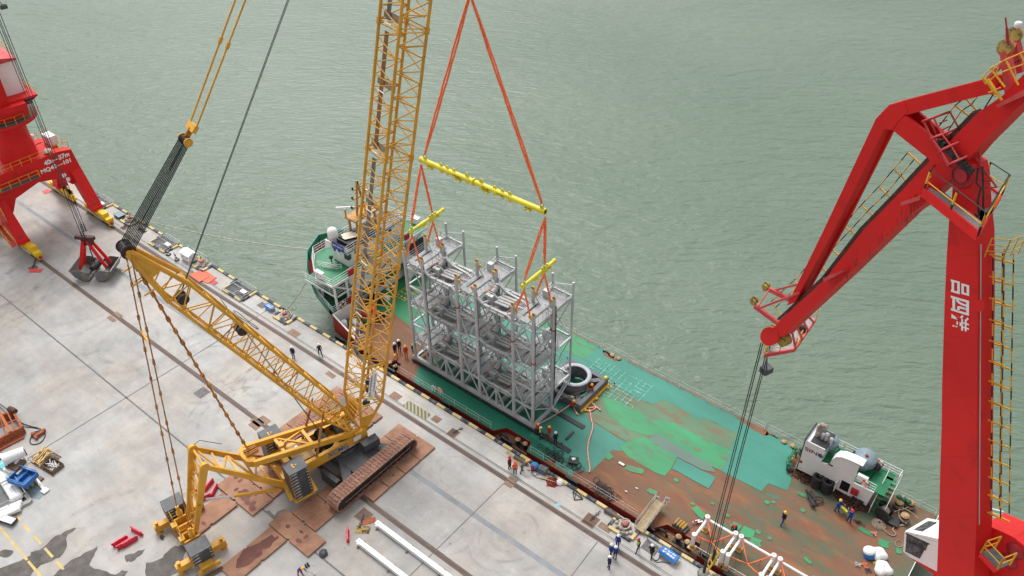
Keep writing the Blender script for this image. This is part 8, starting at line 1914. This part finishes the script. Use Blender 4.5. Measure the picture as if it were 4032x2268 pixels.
for k in range(16): a_ = random.uniform(0, 3.1); c_ = Vector((random.uniform(-.5, .5), random.uniform(-.35, .35), .2+.02*k)); m.beam(c_-Vector((cos(a_), sin(a_), 0))*.35, c_+Vector((cos(a_), sin(a_), 0))*.35, .06)
m.build('iron_fittings', grey, t, False)
# blue lift platform unit with white tank
p = at(82, 1888); t = thing('mist_cannon', 'white dust suppression cannon on a blue and yellow-black skid', 'mist cannon', (p.x, p.y, 0))
def L0(u, v, z): return at(u, v, z)
m = MB(); m.tube(L0(14, 1810, 2.4), L0(98, 1776, 2.4), .62, 20, r2=.5); m.tube(L0(8, 1813, 2.4), L0(18, 1808, 2.4), .7, 20); m.build('cannon_barrel', wclean, t)
m = MB(); m.tube(L0(96, 1777, 2.4), L0(100, 1775, 2.4), .5, 20); m.build('barrel_mouth', dgrey, t)
pb = L0(90, 1880, 1.3); m = MB()
fx, fy = Vector((.94, .34, 0)), Vector((-.34, .94, 0))
m.fbox(pb-UP*.3, fx*2.2, fy*1.7, UP*.12)
for s_ in (-1, 1): m.fbox(pb+fy*s_*.85, fx*2.2, fy*.08, UP*.5); m.fbox(pb+fx*s_*1.1, fx*.08, fy*1.7, UP*.5); m.fbox(pb+fy*s_*.85+UP*.5, fx*2.2, fy*.06, UP*.08)
m.fbox(pb, fx*.06, fy*1.7, UP*.4); m.build('blue_cage', blue, t)
m = MB(); q_ = L0(62, 1828, 1.5); m.fbox(q_, fx*1.5, fy*1.3, UP*.3); m.build('brown_panel', woodd, t)
m = MB(); m.fbox(q_-UP*.25, fx*1.9, fy*1.7, UP*.15); m.tube(q_+UP*.1, L0(85, 1790, 2.2), .15, 8); m.tube(L0(90, 1795, 1.6), L0(105, 1815, 1.2), .14, 8); m.build('white_frame', wclean, t)
m = MB(); m.prism([L0(85, 1920, 0.1), L0(140, 1880, .1), L0(152, 1905, .1), L0(95, 1925+10, .1)], UP*.7); m.build('striped_base', haza, t)
p = at(104, 1914); m = MB(); m.lathe((0, 0, 0), [(.35, 0), (.35, .1), (.2, .12), (.22, .7), (.05, .8)], 12); o = m.build('red_drum', redb); o.location = (p.x, p.y, 0); tag(o, 'small red drum beside the striped base of the mist cannon', 'drum')
a_, c_ = at(112, 1845, .15), at(177, 1932, .12); m = MB(); m.beam(a_, c_, .28, .2); m.fbox(c_+UP*.0, (.6, .1, 0), (-.1, .6, 0), (0, 0, .18)); tag(m.build('white_post', white), 'white steel post with a square foot lying across the concrete joint', 'post')
m = MB(); m.prism([at(-10, 1816, .9), at(8, 1815, .9), at(34, 1850, .9), at(30, 1858, .9), at(5, 1845, .9), at(-10, 1840, .9)], UP*.12); tag(m.build('turquoise_sheet', mat('turquoise', (.10, .45, .48), (.5, .6, .6), 3, .55, .7)), 'turquoise plastic sheet under the barrel of the white cannon', 'sheet')
m = MB(); m.fbox(at(-3, 1806, .4), (1.0, .3, 0), (-.3, 1.0, 0), (0, 0, .8)); tag(m.build('red_box', redb), 'red box behind the barrel of the white cannon', 'box')
m = MB(); m.fbox(at(140, 1940, .02), (1.7, .7, 0), (-.5, 1.0, 0), (0, 0, .03)); tag(m.build('metal_sheet', tank), 'pale blue metal sheet lying beside the square foot of the white post', 'sheet')
m = MB(); m.fbox(at(158, 1887, .1), (.5, .1, 0), (-.1, .5, 0), (0, 0, .2)); tag(m.build('block', woodd), 'dark timber block beside the white post', 'block')
# trench with white pipes and frame
t = thing('pipe_rack', 'open trench frame with thick white pipes beside the blue skid', 'pipe rack', at(60, 1960, 0))
m = MB(); m.beam(at(26, 1830, .15), at(115, 1960, .15), .22, .3); m.beam(at(120, 1972, .15), at(-40, 2052, .15), .45, .3); m.beam(at(100, 1948, .15), at(122, 1975, .15), .3, .3); m.build('concrete_edge', conl, t)
m = MB()
for o_, b_ in ((0, 0), (14, 12), (27, 24)): m.path(smooth([at(-20+o_, 1850-b_*.6, .35), at(20+o_, 1910-b_*.6, .35), at(52+o_, 1962-b_*.6, .35)], 3)+[at(48+o_, 1974-b_*.5, .35)], .3, 10)
for k in range(3): m.tube(at(88-k*4, 1975+k*13, .35), at(-40, 2042+k*13-10, .35), .27, 10)
m.build('white_pipe', wclean, t)
m = MB(); m.rail([at(26, 1832, .3), at(112, 1960, .3), at(40, 1996, .3), at(-30, 2032, .3)], .9, 1.8, .03, 2); m.tube(at(-5, 1905, .9), at(45, 1882, .9), .08, 6); m.build('guard_railing', grey, t)
m = MB(); m.sheet([at(-60, 1850, .006), at(20, 1836, .006), at(115, 1965, .006), at(-60, 2045, .006)]); m.build('trench_floor', greyd, t)
m = MB(); m.fbox(at(25, 2043, .25), (1.9, .7, 0), (-.3, .7, 0), (0, 0, .4)); m.fbox(at(25, 2043, .48), (1.7, .6, 0), (-.25, .6, 0), (0, 0, .04), 1); tag(m.build('grey_case', [dgrey, grey]), 'grey case on the ground beside the trench with white pipes', 'case')
m = MB(); m.lathe(at(3, 2050, 0), [(.25, 0), (.25, .4), (.1, .45)], 10); tag(m.build('red_can', redb), 'small red can standing beside the grey case', 'can')
m = MB(); m.lathe((0, 0, .0), [(.45, 0), (.4, .3), (.1, .35)], 6); p = at(1274, 2182); o = m.build('concrete_block', dgrey); o.location = (p.x, p.y, 0); tag(o, 'small dark concrete block behind the wide road plate', 'block')
# ================================================================== PEOPLE
BODY = {}
def body_mesh(pose):
    if pose in BODY: return BODY[pose]
    P_ = {}
    lean = {'stand': 0, 'walk': .05, 'reach': .05, 'bend': .75, 'crouch': .55, 'point': 0}[pose]
    hip = .95 if pose != 'crouch' else .45; hl = {'bend': .9}.get(pose, hip)
    def tor(h_, back=0): # point up the leaning trunk
        return Vector((sin(lean)*h_, 0, hl+cos(lean)*h_))
    V = []; E_ = []; R_ = []
    def v(p, r): V.append(tuple(p)); R_.append(r); return len(V)-1
    def e(a, b): E_.append((a, b))
    pel = v((0, 0, hl), .155); wa = v(tor(.2), .135); ch = v(tor(.42), .165); ne = v(tor(.56), .075); hd_ = v(tor(.66)+Vector((.02, 0, 0)), .088); ht = v(tor(.78)+Vector((.025, 0, 0)), .098)
    ns = v(tor(.70)+Vector((.10, 0, 0)), .022)
    for a, b in ((pel, wa), (wa, ch), (ch, ne), (ne, hd_), (hd_, ht), (hd_, ns)): e(a, b)
    st = {'stand': (.03, -.03), 'walk': (.34, -.34), 'reach': (.12, -.14), 'bend': (.18, -.2), 'crouch': (.22, -.02), 'point': (.05, -.05)}[pose]
    for s_, sx in ((1, st[0]), (-1, st[1])):
        h_ = v((0, s_*.10, hl-.05), .115)
        if pose == 'crouch': k_ = v((.38, s_*.16, .48), .085); a_ = v((.12 if s_ > 0 else .02, s_*.15, .10), .06)
        else: k_ = v((sx*.5+.05, s_*.11, hl*.53), .08); a_ = v((sx-.02, s_*.11, .09), .055)
        f_ = v((V[a_][0]+.02, s_*.115, .045), .055); to = v((V[a_][0]+.2, s_*.13, .035), .045)
        for a, b in ((pel, h_), (h_, k_), (k_, a_), (a_, f_), (f_, to)): e(a, b)
    arms = {'stand': [(.02, -.30, .24), (.04, -.56, .26)], 'walk': [(.14, -.27, .25), (.26, -.48, .24)], 'reach': [(.26, -.12, .24), (.50, -.06, .16)], 'bend': [(.22, -.3, .22), (.42, -.46, .18)], 'crouch': [(.24, -.15, .22), (.45, -.2, .12)], 'point': [(.22, -.02, .24), (.42, .22, .2)]}[pose]
    for s_ in (1, -1):
        ar = arms
        if pose == 'walk' and s_ < 0: ar = [(-.1, -.28, .25), (-.12, -.53, .26)]
        if pose == 'point' and s_ < 0: ar = [(.02, -.30, .24), (.08, -.54, .24)]
        c_ = tor(.47); sh = v(c_+Vector((0, s_*.19, 0)), .075)
        el = v(c_+Vector((ar[0][0], s_*ar[0][2], ar[0][1])), .055); wr = v(c_+Vector((ar[1][0], s_*ar[1][2], ar[1][1])), .035)
        dv = (Vector(V[wr])-Vector(V[el])).normalized(); sd = Vector((0, 1, 0)).cross(dv).normalized(); sd = dv.cross(Vector((0, 1, 0))).normalized() if sd.length < .1 else sd
        pm = v(Vector(V[wr])+dv*.075, .036)
        for a, b in ((ch, sh), (sh, el), (el, wr), (wr, pm)): e(a, b)
        for i, (f0, l_) in enumerate(((-.03, .065), (-.01, .078), (.012, .072), (.032, .055))):
            k1 = v(Vector(V[pm])+dv*.045+sd*f0, .0105); k2 = v(Vector(V[k1])+dv*l_*.55+Vector((0, -s_*.012, 0)), .0095); k3 = v(Vector(V[k2])+dv*l_*.35+Vector((0, -s_*.02, 0)), .008); e(pm, k1); e(k1, k2); e(k2, k3)
        th = v(Vector(V[wr])+dv*.045+sd*-.05, .0125); t2 = v(Vector(V[th])+dv*.045+sd*-.012, .0105); e(wr, th); e(th, t2)
    me = bpy.data.meshes.new('person_body'); me.from_pydata(V, E_, []); o = bpy.data.objects.new('tmp', me); COL.objects.link(o)
    sk = o.modifiers.new('s', 'SKIN'); 
    for i, r in enumerate(R_): me.skin_vertices[0].data[i].radius = (r, r) if False else (r, r)
    me.skin_vertices[0].data[0].use_root = True
    sb = o.modifiers.new('b', 'SUBSURF'); sb.levels = 1; sb.render_levels = 1
    bpy.context.view_layer.update(); dg = bpy.context.evaluated_depsgraph_get()
    m2 = bpy.data.meshes.new_from_object(o.evaluated_get(dg)); bpy.data.objects.remove(o)
    for k in range(4): m2.materials.append(cb)
    ax = (tor(1)-tor(0)).normalized(); nk = tor(.585)
    hands = [Vector(V[i]) for i, r in enumerate(R_) if abs(r-.036) < 1e-6]
    for p in m2.polygons:
        c_ = p.center; p.use_smooth = True
        if (c_-nk).dot(ax) > 0: p.material_index = 2
        elif any((c_-h_).length < .14 for h_ in hands): p.material_index = 2
        elif c_.z < .11: p.material_index = 3
        elif (c_-Vector((0, 0, hl))).dot(ax) < .04 and (abs(c_.y) < .19): p.material_index = 1
        else: p.material_index = 0
    hc = tor(.80)+Vector((.02, 0, 0)); BODY[pose] = (m2, hc, ax, tor)
    return BODY[pose]
PG = {'q': 'people standing on the quay', 's': 'people working on the ship deck'}
def person(u, v, z, head, pose, top_, leg_, helm, label, vest=None, g='q', boots=None, name='person', dz=0):
    """head = picture direction the person faces, degrees (0 = right, 90 = up)"""
    me, hc, ax, tor = body_mesh(pose); p = G(u, v, z); a_ = radians(head); q_ = G(u+20*cos(a_), v-20*sin(a_), z)
    t = thing('person', label, 'person', (p.x, p.y, z), atan2(q_.y-p.y, q_.x-p.x), PG[g])
    o = bpy.data.objects.new('body', me); COL.objects.link(o); o.parent = t
    for sl, mt in zip(o.material_slots, (top_, leg_, skin, boots or cb)): sl.link = 'OBJECT'; sl.material = mt
    m = MB(); c_ = hc
    m.lathe(c_-ax*.02, [(.165, 0), (.15, .015), (.132, .02), (.125, .07), (.09, .12), (.03, .14), (.005, .142)], 14, ax); m.build('helmet', helm, t, False)
    m = MB(); f = tor(.72)
    for s_ in (-1, 1): m.lathe(f+Vector((.105, s_*.033, .01)), [(.012, 0), (.005, .01)], 6, (1, 0, 0))
    m.bb(f.x+.098, f.x+.108, -.028, .028, f.z-.062, f.z-.052); m.build('face', black, t, False)
    if vest:
        m = MB(); prof = []
        for k, (h_, r_) in enumerate(((.06, .165), (.25, .165), (.42, .195), (.52, .15))): prof.append((h_, r_))
        n = 12; vs = []
        for h_, r_ in prof:
            c0 = tor(h_)
            for i in range(n): an = 2*pi*i/n; vs.append(c0+Vector((cos(an)*r_*.82*cos(0), sin(an)*r_*1.12, 0)))
        m.add(vs, [(k*n+i, k*n+(i+1) % n, (k+1)*n+(i+1) % n, (k+1)*n+i) for k in range(3) for i in range(n)], 0, True); m.build('vest', vest, t, False)
    return t
D_ = DZ+.03
person(1262, 1398, 0, 300, 'walk', cb, cb, hw, 'person in black with a white helmet walking by the seaward rail near the ship bow')
person(1157, 1409, 0, 250, 'stand', cn, cn, hw, 'person in dark navy with a white helmet standing landward of the seaward rail')
person(2006, 1845, 0, 330, 'stand', cdr, cb, hr, 'person in dark red jacket and red hood standing beside the orange hooded one')
person(2028, 1867, 0, 90, 'stand', co, cb, MATS['cloth_orange'], 'person in bright orange hooded coat and black trousers on the quay')
person(2054, 1860, 0, 20, 'bend', cg, cg, hy, 'person in grey overalls and yellow helmet bending towards the welding machine')
person(2431, 2152, 0, 240, 'stand', cbl, cbl, hw, 'person in blue overalls standing on the rail side behind two others in blue jackets')
person(2402, 2190, 0, 50, 'walk', cbl, cb, hw, 'person in blue jacket half turned away, left of the other blue jacket')
person(2421, 2197, 0, 250, 'stand', cbl, cb, hw, 'person in blue jacket facing the landward side, right of the other blue jacket')
person(2398, 2236, 0, 200, 'stand', cn, cn, hw, 'person in navy clothes and white helmet standing alone beside the dark joint')
person(2511, 2167, 0, 220, 'walk', cb, cb, hr, 'person in lime vest and red helmet walking near the gangway', vest=cgr)
person(2563, 2189, 0, 250, 'walk', cb, cb, hw, 'person in black with a white helmet standing on the dark drain cover')
t = person(1183, 2264, 0, 330, 'bend', cbl, cr_, hy, 'person in blue jacket, red trousers and yellow helmet bending over a long pole')
a_, c_ = G(1192, 2240, .9), G(1241, 2262, .05); m = MB(); m.tube(a_, c_, .035, 6); m.tube(c_, c_.lerp(a_, .12), .07, 8); tag(m.build('long_pole', ropew), 'long pale pole held by the bending worker with red trousers', 'pole')
for (u, v), l in (((1205, 2232), 'left dark rubber boot standing near the bending worker'), ((1213, 2226), 'right dark rubber boot standing near the bending worker')):
    p = G(u, v); m = MB(); m.lathe((0, 0, 0), [(.09, 0), (.08, .3), (.1, .32)], 8); m.bb(-.02, .2, -.06, .06, 0, .1); o = m.build('rubber_boot', rubber); o.location = (p.x, p.y, 0); tag(o, l, 'boot')
P2 = dict(g='s')
person(1557, 1395, D_, 330, 'stand', cb, cb, hw, 'person in black with white helmet, nearer the bow of the two on rusty deck', **P2)
person(1574, 1382, D_, 260, 'stand', cb, cb, hw, 'person in black with white helmet, nearer the module of the two on rusty deck', **P2)
person(1600, 1405, D_, 280, 'stand', cr_, cr_, hy, 'person in red overalls and yellow helmet standing between the pair in black and the module', **P2)
person(1631, 1398, D_, 230, 'stand', cb, cdr, hy, 'person in black jacket and wine trousers half hidden by the first module column', **P2)
person(1561, 1441, D_, 120, 'stand', co, cb, hy, 'person in orange vest and yellow helmet at the forward mooring recess', vest=pinkl, **P2)
person(2118, 1713, D_, 60, 'point', cr_, cb, hy, 'person in red with one arm raised to the foot of the module', **P2)
person(2129, 1727, D_, 200, 'stand', cb, cb, hw, 'person in lime vest and white helmet between the two red workers at the module foot', vest=cgr, **P2)
person(2163, 1722, D_, 240, 'walk', cr_, cr_, hy, 'person in red overalls and yellow helmet walking right of the module foot', **P2)
person(2187, 1747, D_, 120, 'stand', cb, cb, hw, 'person in black with white helmet standing at the end of the black skid rail', **P2)
person(2330, 1557, D_, 200, 'reach', cr_, cr_, hy, 'person in red overalls pulling a line beside the big steel ring', **P2)
person(2247, 1600, D_, 330, 'crouch', cr_, cr_, hy, 'person in red crouching at the corner of the yellow skid', **P2)
person(2262, 1598, D_, 150, 'crouch', cbl, cbl, hy, 'person in blue crouching behind the crouching red worker at the skid corner', **P2)
person(3078, 2062, D_, 40, 'walk', cb, cbl, hy, 'person in black jacket, blue trousers and yellow helmet striding over the deck', **P2)
person(2890, 2092, D_, 250, 'bend', cb, cb, hr, 'person with red helmet bending over between the first two white pipe frames', **P2)
person(3293, 2012, D_, 320, 'reach', cbl, cbl, hy, 'person in blue with yellow helmet holding one end of the yellow tube', **P2)
person(3341, 2056, D_, 110, 'reach', cbl, cbl, hr, 'person in blue with red helmet holding the other end of the yellow tube', **P2)
